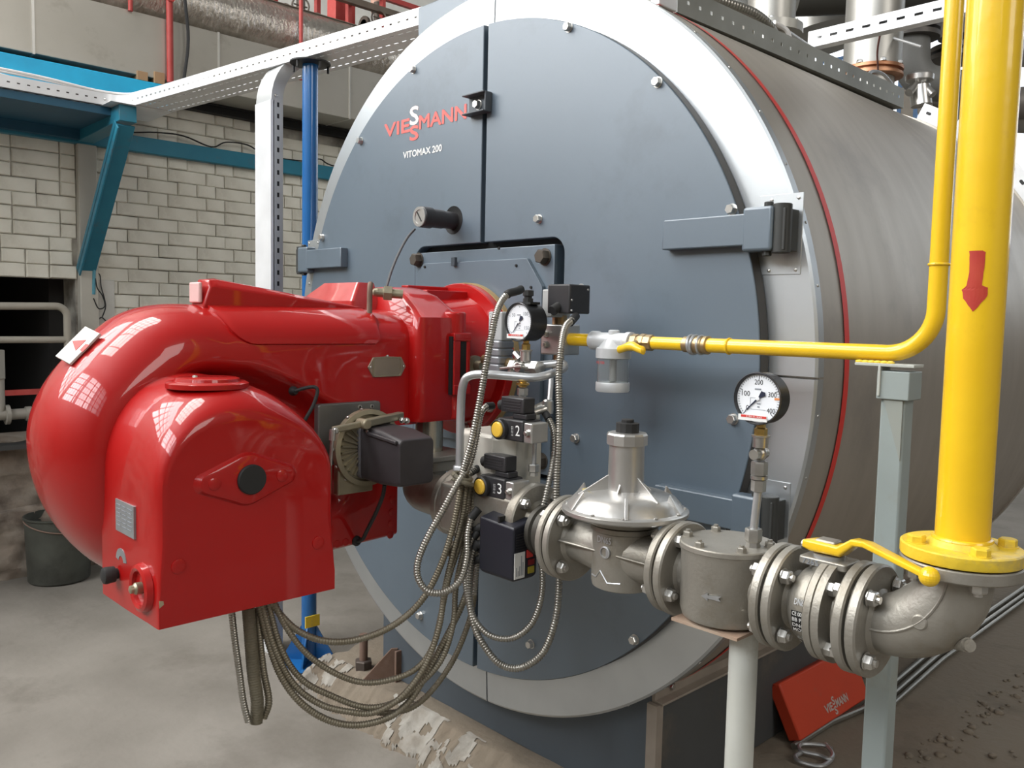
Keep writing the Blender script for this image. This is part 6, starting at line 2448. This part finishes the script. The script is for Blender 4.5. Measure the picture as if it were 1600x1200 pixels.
# white duct coming down from the tray with a curved bend
dn = thing('vertical_cable_duct', 'white rectangular cable duct curving down from the tray behind the burner', 'cable duct', (-1.42, -0.02, FZ))
b = bm_()
xL, xR = aty(400.5, 300, -0.03).x, aty(424.5, 300, -0.03).x
yF, yB = -0.03, 0.024
Rb = 0.19
zb0 = 1.035
prof = []
for z_ in (FZ, -0.8, 0.0, 0.6, zb0):
    prof.append(((yF, z_), (yB, z_)))
for k in range(1, 11):
    a = PI / 2 * k / 10
    cyb = yB + Rb
    prof.append(((cyb - (Rb + yB - yF) * math.cos(a), zb0 + (Rb + yB - yF) * math.sin(a)), (cyb - Rb * math.cos(a), zb0 + Rb * math.sin(a))))
loft(b, [[V((xL, p[0][0], p[0][1])), V((xR - 0.002, p[0][0], p[0][1])), V((xR - 0.002, p[1][0], p[1][1])), V((xL, p[1][0], p[1][1]))] for p in prof])
obj('duct_body', b, mat('pale zinc', (0.55, 0.56, 0.56), 0.4, 0.5), dn, sharp=30)
b = bm_()
loft(b, [[V((xL - .002, p[0][0] - 0.004, p[0][1])), V((xR, p[0][0] - 0.004, p[0][1])), V((xR, p[0][0] + 0.012, p[0][1])), V((xL - .002, p[0][0] + 0.012, p[0][1]))] for p in prof[:5]])
obj('duct_cover', b, TRAYW, dn, sharp=30)
b = bm_()
perf(b, (xR, yB, -0.8), (0, 0, 1), (0, -1, 0), 1.86, yB - yF - 0.008, 0.048, 0.020, 0.011, -0.0012)
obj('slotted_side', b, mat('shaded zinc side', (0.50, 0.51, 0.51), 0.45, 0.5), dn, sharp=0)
b = bm_()
for k in range(38):
    zc_ = -0.8 + 0.018 + 0.048 * (k + 0.5)
    box(b, (xR - 0.0025, (yF + yB) / 2 - 0.008, zc_ - 0.013), (xR - 0.0004, (yF + yB) / 2 + 0.012, zc_ + 0.013))
o = obj('dark_slot_backs', b, INK, dn, sharp=0)
o['kind'] = 'stuff'
put('screw', M_SCREW(), dn, (xR + 0.002, yF + 0.02, zb0 + 0.02), (1, 0, 0), scale=1.6)

# wall brackets and beams
bk = thing('wall_bracket', 'teal blue triangular wall bracket with diagonal strut under the tray corner', 'bracket', (WX, -0.16, 0.3))
b = bm_()
s0 = V((WX + 0.03, -0.165, 0.34))
s1 = V((-2.70, -0.165, 1.10))
beam(b, s0, s1, 0.10, 0.012, up=(1, 0, 0.0))
beam(b, s0 + V((0.0, -0.045, 0)), s1 + V((0.0, -0.045, 0)), 0.010, 0.075, up=(-0.6, 0, 1))
obj('strut', b, TEAL, bk, bevel=0.003)
b = bm_()
beam(b, V((WX, -0.165, 1.135)), V((-2.66, -0.165, 1.155)), 0.09, 0.085)
obj('arm', b, TEAL, bk, bevel=0.003)
sh = thing('wall_shelf', 'dark blue steel shelf under the left wall tray', 'shelf', (WX, -1.0, 1.15))
b = bm_()
box(b, (WX, -2.0, 1.155), (-2.78, -0.10, 1.195))
obj('shelf_plate', b, NAVY, sh)
b = bm_()
box(b, (WX + 0.02, -2.0, 1.10), (WX + 0.10, -0.2, 1.155))
obj('shelf_rib', b, NAVY, sh)
b = bm_()
box(b, (WX - 0.01, -2.0, 1.085), (WX + 0.055, 3.4, 1.180))
wb = obj('steel_beam', b, TEAL, None, bevel=0.004, at=(WX, 0, 1.13))
tag(wb, 'long teal blue steel beam fixed along the cream brick wall', 'beam')
b = bm_()
box(b, (-3.12, -2.0, 1.29), (-2.985, 0.22, 1.425))
cbm = obj('steel_beam', b, CYAN, None, bevel=0.004, at=(-3.1, 0, 1.3))
tag(cbm, 'bright cyan painted steel beam behind the wall tray', 'beam')
b = bm_()
for k, yy in enumerate((0.02, 0.10)):
    box(b, (-3.10, -0.02 + yy * 1.2, 1.425), (-2.985, 0.04 + yy * 1.2, 1.475 + 0.015 * k))
wdb = obj('wood_shim', b, WOOD, None, bevel=0.002, at=(-3.03, 0.06, 1.44))
tag(wdb, 'raw wood shim standing on the cyan beam', 'wood')
# thin blue conduit on the wall and its dangling leads
ep = thing('wall_conduit', 'short light blue conduit on the wall below the bracket', 'conduit', (WX, -0.04, 0.2))
b = bm_()
p0, p1 = atx(147, 402, WX + 0.04), atx(146, 460, WX + 0.04)
cyl(b, p0, p1, 0.011, n=12)
cyl(b, p0 + V((0, -.01, 0.01)), p0 + V((0, .03, 0.02)), 0.014, n=10)
obj('conduit_tube', b, mat('light teal paint', (0.10, 0.33, 0.42), 0.4), ep)
for k, (lab, pts) in enumerate((('long black lead looping below the wall conduit', [(146, 460), (142, 475), (139, 490), (141, 503), (150, 503), (158, 496), (164, 500), (172, 508)]),
                                ('black lead hanging right of the wall conduit', [(149, 425), (156, 430), (158, 448), (163, 466), (165, 480), (160, 495)]),
                                ('thin black lead curving between the wall leads', [(149, 435), (152, 450), (160, 462), (164, 478), (154, 482), (146, 466)]))):
    b = bm_()
    tube(b, spline([atx(x, y, WX + 0.03 + 0.008 * k) for x, y in pts], 5), 0.0035, 6)
    c_ = obj('dangling_lead', b, RUB, None, at=atx(*pts[0], WX + 0.03))
    tag(c_, lab, 'cable')
b = bm_()
tube(b, spline([V((WX + 0.05, y, 1.19 + z)) for y, z in ((-0.9, 0.01), (-0.5, 0.012), (-0.05, -0.01), (0.25, 0.03), (0.42, 0.035), (0.60, -0.005), (0.70, 0.04), (0.85, 0.045), (1.0, -0.005), (1.3, 0.0), (1.4, 0.03), (1.55, -0.005), (2.2, 0.0))], 6), 0.005, 6)
c_ = obj('beam_cable', b, RUB, None, at=(WX + .05, 0, 1.19))
tag(c_, 'black cable lying wavily on top of the teal wall beam', 'cable')

# insulated air duct above the brick wall, one sheet at a time
duct = thing('air_duct', 'large dull metal clad air duct running above the brick wall', 'duct', (-3.2, 0, 1.45))
ys = [-2.2, -0.52, 0.49, 1.42, 2.5, 3.6]
for i in range(len(ys) - 1):
    b = bm_()
    box(b, (-3.65, ys[i] + 0.002, 1.452 + 0.002 * (i % 2)), (-3.0 + 0.003 * (i % 2), ys[i + 1] - 0.002, 1.80))
    o = obj('duct_sheet', b, DUCT, duct, bevel=0.003)
b = bm_()
for y in ys[1:-1]:
    box(b, (-3.66, y - 0.006, 1.449), (-2.993, y + 0.006, 1.803))
obj('bright_seam', b, mat('bright foil seam', (0.75, 0.74, 0.70), 0.3, 0.7), duct)
b = bm_()
box(b, (-3.40, -2.2, 1.44), (-3.30, 3.6, 1.452))
box(b, (-3.398, -2.2, 1.40), (-3.335, 3.6, 1.45))
obj('duct_cradle', b, BLACK, duct)  # black strips put in as the dark gap under the duct
# foil wrapped round pipe lying on top
b = bm_()
rings = []
rr_ = random.Random(9)
for i in range(150):
    y = -0.9 + 4.6 * i / 149
    row = []
    for k in range(28):
        a = 2 * PI * k / 28
        row.append(V((-3.16 + (0.17 + 0.012 * (fbm(y * 9, a * 3) - .5) * 2) * math.cos(a), y, 1.95 + (0.17 + 0.018 * (fbm(y * 11 + 3, a * 3 + 5) - .5) * 2) * math.sin(a))))
    rings.append(row)
loft(b, rings)
fp = obj('foil_wrapped_pipe', b, FOIL, None, sharp=25, at=(-3.16, 1, 1.95))
tag(fp, 'crumpled foil wrapped pipe lying on the metal clad duct', 'pipe')
# brown channel, red railing, uprights
b = bm_()
box(b, (-3.32, -0.2, 2.12), (-3.12, 4.2, 2.135))
box(b, (-3.14, -0.2, 2.0), (-3.12, 4.2, 2.13))
ch = obj('steel_channel', b, PLANK, None, bevel=0.003, at=(-3.2, 1, 2.1))
tag(ch, 'brown painted steel channel above the foil wrapped pipe', 'beam')
rl_ = thing('red_railing', 'red painted platform railing with thin uprights at top left', 'railing', (-3.4, 1.5, 2.13))
XR = -3.45
for (x, y) in ((527, 0), (545, 45)):
    pass
b = bm_()
beam(b, V((XR, 0.6, 2.52)), V((XR, 4.4, 2.52)), 0.035, 0.035)
obj('top_rail', b, REDP, rl_)
b = bm_()
beam(b, V((XR + .05, 0.6, 2.40)), V((XR + .05, 4.4, 2.40)), 0.045, 0.045)
obj('pipe_rail', b, PLANK, rl_)
for y in (1.42, 1.68, 1.98, 2.4, 2.9, 3.4):
    b = bm_()
    box(b, (XR - 0.02, y, 2.13), (XR + 0.02, y + (0.03 if y != 1.42 else 0.03), 2.9 if y < 1.9 else 2.52))
    obj('upright', b, REDP, rl_)
b = bm_()
box(b, (-3.72, 1.68, 2.13), (-3.60, 1.85, 4.0))
cl = obj('red_column', b, REDP, None, at=(-3.66, 1.76, 2.13))
tag(cl, 'broad red steel column behind the red railing', 'column')
b = bm_()
box(b, (-3.50, 0.25, 2.16), (-3.30, 1.05, 2.45))
rbx = obj('red_cabinet', b, mat('red cabinet enamel', (0.36, 0.012, 0.012), 0.4), None, at=(-3.4, 0.6, 2.2), bevel=0.006)
tag(rbx, 'red enamelled box on the platform at the top edge', 'box')
for k, (lab, y, xx, zz0, zz1, r_) in enumerate((('short red hanger rod at top left', -0.03, -2.98, 1.79, 2.6, 0.013), ('long red hanger rod in front of the duct', 0.185, -2.97, 1.44, 2.6, 0.019), ('thin red hanger rod above the blue pole', 1.02, -2.95, 1.62, 2.7, 0.013))):
    b = bm_()
    cyl(b, (xx, y, zz0), (xx, y, zz1), r_, n=12)
    if k == 1:
        prism(b, [(-0.06, 0), (0.06, 0), (0.012, -0.06), (-0.012, -0.06)], (xx + 0.015, y, 1.95), (0, 1, 0), (0, 0, 1), (0.012, 0, 0))
    c_ = obj('hanger_rod', b, REDP, None, at=(xx, y, zz0))
    tag(c_, lab, 'rod', 'red hanger rods')
b = bm_()
tube(b, spline([V((-2.94, 0.27, 2.6)), V((-2.94, 0.26, 2.0)), V((-2.94, 0.28, 1.7)), V((-2.94, 0.25, 1.45))], 6), 0.010, 8)
c_ = obj('black_hose', b, RUB, None, at=(-2.94, .27, 1.5))
tag(c_, 'black hose hanging just right of the long red rod', 'hose')
# valves on the platform
for k, (lab, px, py, y_x) in enumerate((('dark valve with a round body at the top edge near the red box', 470, 20, -3.3), ('dark valve with handwheel behind the railing', 590, 38, -3.5))):
    c = atx(px, py, y_x)
    t = thing('platform_valve', lab, 'valve', (c.x, c.y, c.z - 0.1))
    b = bm_()
    cyl(b, c + V((0, -0.13, -0.04)), c + V((0, 0.13, -0.04)), 0.045, n=16)
    lathe(b, c + V((0, -0.13, -0.04)), (0, 1, 0), [(0.07, 0), (0.07, 0.02), (0.045, 0.021)], 16)
    lathe(b, c + V((0, 0.11, -0.04)), (0, 1, 0), [(0.07, 0), (0.07, 0.02), (0.045, 0.021)], 16)
    cyl(b, c + V((0, 0, -0.04)), c + V((0, 0, 0.16)), 0.03, n=12)
    obj('valve_body', b, mat('grimy valve casting', (0.13, 0.11, 0.09), 0.6, 0.3, bump=0.2), t)
    b = bm_()
    torus(b, c + V((0.12, -0.07, 0.0)), (1, -0.4, 0), 0.055, 0.007, 20, 6)
    beam(b, c + V((0.12, -0.12, 0.0)), c + V((0.12, -0.02, 0.0)), 0.008, 0.008)
    cyl(b, c, c + V((0.12, -0.07, 0.0)), 0.010, n=8)
    obj('handwheel', b, MATS['grimy valve casting'], t)
b = bm_()
cyl(b, atx(587, -20, -4.2), atx(588, 20, -4.2), 0.045, n=14)
c_ = obj('copper_pipe', b, mat('pale copper pipe', (0.52, 0.30, 0.22), 0.5), None, at=atx(587, 20, -4.2))
tag(c_, 'pale copper coloured pipe above the dark handwheel valve', 'pipe')

# inside the dark opening: handrail tube, red bar, small flanged pipe, pail
hr = thing('tube_handrail', 'bent pale tube handrail in the dark wall opening', 'handrail', (WX + 0.05, -0.5, -0.6))
b = bm_()
XO = WX + 0.12
P0 = [atx(-60, 478, XO), atx(85, 478, XO), atx(103, 482, XO), atx(105, 500, XO), atx(106, 620, XO)]
tube(b, path([P0[0], V((XO, P0[3].y, P0[1].z)), V((XO, P0[3].y, -0.66))], 0.06, 8), 0.021, 12)
a_ = atx(-60, 531, XO)
cyl(b, (XO, -1.0, a_.z), (XO, P0[3].y, a_.z), 0.019, n=12)
obj('rail_tube', b, mat('chalky tube paint', (0.40, 0.37, 0.31), 0.6, bump=0.2), hr)
b = bm_()
a_ = atx(30, 613, XO + 0.02)
beam(b, V((XO + 0.02, -1.0, a_.z)), V((XO + 0.02, -0.28, a_.z)), 0.03, 0.03)
c_ = obj('red_bar', b, REDP, None, at=(XO, -0.6, a_.z))
tag(c_, 'red square bar across the dark wall opening', 'bar')
vv = thing('opening_valve', 'small grey valve cluster at the left frame edge in the dark opening', 'valve', (XO, -0.62, -0.4))
b = bm_()
c = atx(8, 648, XO + 0.03)
lathe(b, c + V((0, 0.0, 0)), (0, 1, 0), [(0.055, 0), (0.055, 0.02), (0.03, 0.021), (0.03, 0.10), (0.04, 0.101), (0.04, 0.13)], 18)
cyl(b, c + V((0, 0, 0)), c + V((0, -0.3, 0)), 0.03, n=12)
cyl(b, c + V((0, 0.13, 0)), c + V((0, 0.32, 0.01)), 0.018, n=12)
cyl(b, c + V((0, -0.02, 0)), c + V((0, -0.02, 0.30)), 0.022, n=12)
obj('valve_body', b, mat('chalky valve', (0.33, 0.31, 0.27), 0.6, 0.2), vv)
b = bm_()
box(b, (c.x - 0.03, c.y - 0.10, c.z + 0.20), (c.x + 0.03, c.y + 0.0, c.z + 0.36))
obj('valve_actuator_box', b, mat('chalky box', (0.26, 0.25, 0.22), 0.6), vv, bevel=0.004)
b = bm_()
box(b, (WX - 0.1, -2.0, -0.665), (WX + 0.20, -0.22, -0.64))
sl = obj('steel_sill', b, mat('dark sill', (0.05, 0.05, 0.048), 0.6), None, at=(WX, -1, -.65))
tag(sl, 'dark steel sill under the wall opening', 'sill')
pc_ = V((-3.14, -0.41, FZ))
bk_ = thing('pail', 'grimy grey green metal pail on the floor behind the burner', 'bucket', (pc_.x, pc_.y, FZ))
b = bm_()
lathe(b, (pc_.x, pc_.y, FZ), (0, 0, 1), [(0.150, 0), (0.160, 0.01), (0.172, 0.36), (0.178, 0.365), (0.178, 0.375), (0.170, 0.375), (0.158, 0.02), (0.0, 0.02)], 36)
obj('pail_body', b, BUCKET, bk_, sharp=35)
b = bm_()
torus(b, (pc_.x, pc_.y, FZ + 0.34), (0.25, 0.1, 1), 0.178, 0.004, 30, 6, 0, PI)
obj('pail_handle', b, RUST, bk_)

# ================================================================ TOP OF THE BOILER AND BEHIND IT
an = 0.50
tx, tz = (RB + 0.004) * math.sin(an), (RB + 0.004) * math.cos(an)
ts = tray('boiler_top_tray', 'dusty dark grey perforated cable tray lying along the boiler top', (tx, 0.24, tz + 0.0), (tx, 1.84, tz + 0.018), 0.20, 0.078, V((-1, 0, 0)), TRAYG, 0.060, 0.011, 0.011, 2)
b = bm_()
box(b, (tx - 0.03, 0.15, tz + 0.0), (tx + 0.002, 0.235, tz + 0.078))
o = obj('white_end_cover', b, TRAYW, ts, bevel=0.003)
# light coloured pieces round the rear hoop
for k, (a0_, a1_) in enumerate(((0.47, 0.60), (0.61, 0.74), (0.76, 1.10))):
    b = bm_()
    def hp(a, h, y):
        return V(((RB + h) * math.sin(a), y, (RB + h) * math.cos(a)))
    n_ = 8
    L_ = (a1_ - a0_) * RB
    rings = []
    for yy in (1.93, 2.10):
        pass
    for i in range(n_ + 1):
        a = lerp(a0_, a1_, i / n_)
        rings.append([hp(a, 0.008, 2.06), hp(a, 0.075, 2.06), hp(a, 0.075, 2.064), hp(a, 0.008, 2.064)])
    loft(b, rings)
    tt = thing('curved_tray_piece', ('light tray piece continuing the dark top tray', 'short light tray piece before the thick yellow riser', 'light curved tray piece right of the thick yellow riser')[k], 'cable tray', hp((a0_ + a1_) / 2, 0, 2.06), 'light tray pieces round the boiler rear')
    pc2 = obj('side_rail', b, TRAYW, tt, sharp=30)
    b = bm_()
    rings = [[hp(lerp(a0_, a1_, i / n_), 0.006, 2.064), hp(lerp(a0_, a1_, i / n_), 0.008, 2.064), hp(lerp(a0_, a1_, i / n_), 0.008, 2.24), hp(lerp(a0_, a1_, i / n_), 0.006, 2.24)] for i in range(n_ + 1)]
    loft(b, rings)
    obj('tray_floor', b, TRAYW, tt, sharp=30)
    nh = max(2, int(L_ / 0.07))
    for j in range(nh):
        a = lerp(a0_, a1_, (j + .5) / nh)
        b = bm_()
        r_d = V((math.sin(a), 0, math.cos(a)))
        t_d = V((math.cos(a), 0, -math.sin(a)))
        prism(b, rrect(0.012, 0.006, 0.0055), hp(a, 0.042, 2.0592), t_d, r_d, (0, 0.0012, 0))
        obj('slot', b, INK, pc2, sharp=0)
# cables in that tray
for k, (lab, pts, r_, m_) in enumerate((
        ('thick pale corrugated conduit lying on the boiler top tray', [(1060, -22, 2.7), (1100, -6, 2.75), (1145, 8, 2.8), (1180, 22, 2.85), (1203, 42, 2.9), (1214, 62, 2.95), (1226, 80, 3.0)], 0.017, HOSE),
        ('grey rubber hose end lying in the boiler top tray', [(1110, 6, 2.85), (1140, 16, 2.88), (1162, 28, 2.9), (1176, 24, 2.95), (1182, 32, 2.98)], 0.015, mat('grey rubber hose', (0.22, 0.22, 0.21), 0.5)),
        ('white cable loop standing up from the boiler top tray', [(1210, 36, 2.95), (1222, 42, 2.97), (1231, 50, 2.98), (1236, 70, 3.0)], 0.008, CABLEW),
        ('thin grey cable along the boiler top tray', [(1210, 34, 2.95), (1240, 55, 3.1), (1280, 82, 3.3), (1330, 112, 3.5)], 0.006, GALV),
        ('thin grey cable arching over the rear end of the tray', [(1350, 126, 3.5), (1362, 112, 3.55), (1380, 116, 3.6), (1396, 135, 3.65)], 0.007, GALV))):
    pts = [tuple(D_(*q)) for q in pts]
    b = bm_()
    if k == 0:
        hose(b, [V(p) for p in pts], r_, 0.012, 10, 0.10)
    else:
        tube(b, spline([V(p) for p in pts], 8), r_, 10)
    c_ = obj('top_cable', b, m_, None, at=pts[0])
    tag(c_, lab, 'cable')
# small slate blue casing at the boiler's crown behind the ring
b = bm_()
box(b, (-0.50, 0.10, 1.04), (-0.22, 0.32, 1.245))
c_ = obj('crown_box', b, DOOR, None, bevel=0.006, at=(-0.45, 0.2, 1.02))
tag(c_, 'slate grey casing standing on the boiler crown behind the white ring', 'box')
# white slotted strut across
b = bm_()
s0 = V((0.405, 1.29, 1.185))
s1 = V((1.85, 1.29, 1.185))
perf(b, s0, (1, 0, 0), (0, 0, 1), 1.445, 0.055, 0.062, 0.030, 0.010, 0.002)
box(b, (0.405, 1.29, 1.24), (1.85, 1.335, 1.243))
box(b, (0.405, 1.29, 1.182), (1.85, 1.335, 1.185))
box(b, (0.405, 1.333, 1.185), (1.85, 1.335, 1.24))
c_ = obj('slotted_strut', b, TRAYW, None, sharp=0, at=s0)
tag(c_, 'white slotted steel strut spanning behind the two yellow pipes', 'strut')
# big insulated pipes standing on the boiler
for k, (lab, x, y, r_, z0_) in enumerate((('thick pale insulated pipe rising from the boiler, left of the slotted strut', -0.02, 1.42, 0.105, 1.13), ('thick stained insulated pipe with copper clamp behind the slotted strut', 0.0, 2.55, 0.165, 0.9))):
    t = thing('insulated_pipe', lab, 'pipe', (x, y, z0_))
    b = bm_()
    if k == 0:
        q = atd(1204, 47, 4.1)
        x, y = q.x, q.y
        cyl(b, (x, y, q.z + 0.01), (x, y, 3.4), 0.112, n=28)
        cyl(b, (x, y, 1.0), (x, y, q.z), 0.10, n=28)
        cyl(b, (x, y, q.z - 0.03), (x, y, q.z + 0.012), 0.150, n=28)
    else:
        q = atd(1362, 112, 3.9)
        x, y = q.x, q.y
        cyl(b, (x, y, q.z), (x, y, 3.2), 0.125, n=32)
        cyl(b, (x, y, 0.6), (x, y, q.z - 0.03), 0.10, n=24)
    obj('jacket', b, INSUL, t)
    if k == 1:
        b = bm_()
        lathe(b, (x, y, q.z - 0.035), (0, 0, 1), [(0.11, 0), (0.135, 0.004), (0.135, 0.016), (0.118, 0.018), (0.118, 0.030), (0.135, 0.032), (0.135, 0.046), (0.11, 0.05)], 32)
        cf_ = obj('copper_flange', b, COPPER, t, sharp=30)
        for j in range(8):
            a = j * PI / 4
            put('bolt', M_BOLT(), cf_, (x + 0.125 * math.cos(a), y + 0.125 * math.sin(a), q.z + 0.012), (0, 0, 1), scale=1.3)
    else:
        for j in range(6):
            a = j * PI / 3
            put('bolt', M_BOLT(), t, (x + 0.130 * math.cos(a), y + 0.130 * math.sin(a), q.z + 0.012), (0, 0, 1), scale=1.1)
# more piping behind, at the right top
def bigpipe(lab, pts, r_, m_=INSUL, fl=(), name='background_pipe'):
    t = thing(name, lab, 'pipe', pts[0])
    b = bm_()
    tube(b, pts, r_, 24)
    o_ = obj('pipe', b, m_, t)
    for (p, ax_) in fl:
        b = bm_()
        lathe(b, V(p), ax_, [(r_, 0), (r_ * 1.45, 0.002), (r_ * 1.45, 0.025), (r_ * 1.05, 0.026), (r_ * 1.05, 0.04), (r_ * 1.45, 0.041), (r_ * 1.45, 0.065), (r_, 0.067)], 24)
        obj('flange', b, mat('dark pipe flange', (0.13, 0.12, 0.11), 0.5, 0.5), t, sharp=30)
    return t


A0 = D_(1425, 60, 4.3)
bigpipe('grey curved pipe elbow behind the slotted strut', path([D_(1425, 50, 4.3), D_(1425, 125, 4.3), D_(1520, 140, 4.3), D_(1520, 140, 4.3) + V((0, 0, -2.9))], 0.12, 8), 0.085, mat('grey pipe paint', (0.20, 0.20, 0.19), 0.5), [(D_(1427, 62, 4.3), (0, 0, 1))])
bigpipe('dark flanged vertical pipe seen between the yellow pipes', [D_(1497, 60, 4.4) + V((0, 0, 4.0)), D_(1497, 60, 4.4)], 0.095, MATS['dark pipe flange'], [(D_(1497, 95, 4.4), (0, 0, 1))])
bigpipe('horizontal metal clad pipe low between the yellow pipes', [D_(1445, 165, 4.6), D_(1640, 160, 4.6)], 0.085, mat('brown grey clad pipe', (0.24, 0.22, 0.20), 0.5, 0.4))
bigpipe('horizontal pale pipe right of the thick yellow riser, upper one', [D_(1560, 80, 5.0), D_(1700, 84, 5.0)], 0.085, INSUL)
bigpipe('horizontal pale pipe right of the thick yellow riser, lower one', [D_(1560, 182, 4.7), D_(1700, 192, 4.7)], 0.08, INSUL)
bigpipe('big pale tank side at the top behind the insulated pipes', [D_(1280, 20, 5.6), D_(1286, 62, 5.6)], 0.34, INSUL, name='background_tank')
bigpipe('dark overhead duct at the top right', [D_(1240, -14, 5.0), D_(1620, -24, 5.0) + (D_(1620, -24, 5.0) - D_(1240, -14, 5.0)) * 3], 0.14, mat('dark duct paint', (0.07, 0.068, 0.06), 0.6))
# level probe with two arms, sensor head
hd = thing('sensor_head', 'shiny sensor head with two angled arms behind the top tray', 'sensor', D_(1437, 150, 3.9))
b = bm_()
c = D_(1437, 120, 3.9)
lathe(b, c + V((0, 0, -0.03)), (0, 0, 1), [(0.035, 0), (0.060, 0.012), (0.062, 0.034), (0.05, 0.045), (0.02, 0.05)], 20)
obj('head_cap', b, ALU, hd)
b = bm_()
cyl(b, c + V((0, 0, -0.02)), D_(1420, 145, 3.85), 0.018, n=12)
cyl(b, c + V((0, 0, -0.02)), D_(1458, 148, 3.85), 0.018, n=12)
cyl(b, D_(1437, 135, 3.9), D_(1440, 165, 3.9), 0.045, n=16)
obj('arm', b, STEEL, hd)
b = bm_()
cyl(b, D_(1391, 58, 3.8), D_(1440, 73, 3.6), 0.006, n=8)
c_ = obj('thin_rod', b, GALV, None, at=D_(1391, 58, 3.8))
tag(c_, 'thin bright rod below the slotted strut', 'rod')
b = bm_()
tube(b, spline([D_(1376, 50, 3.37), D_(1371, 80, 3.5), D_(1372, 110, 3.7)], 5), 0.004, 6)
c_ = obj('thin_red_wire', b, mat('red brown wire', (0.16, 0.05, 0.04), 0.5), None, at=D_(1376, 62, 3.6))
tag(c_, 'thin red brown wire hanging before the stained insulated pipe', 'wire')
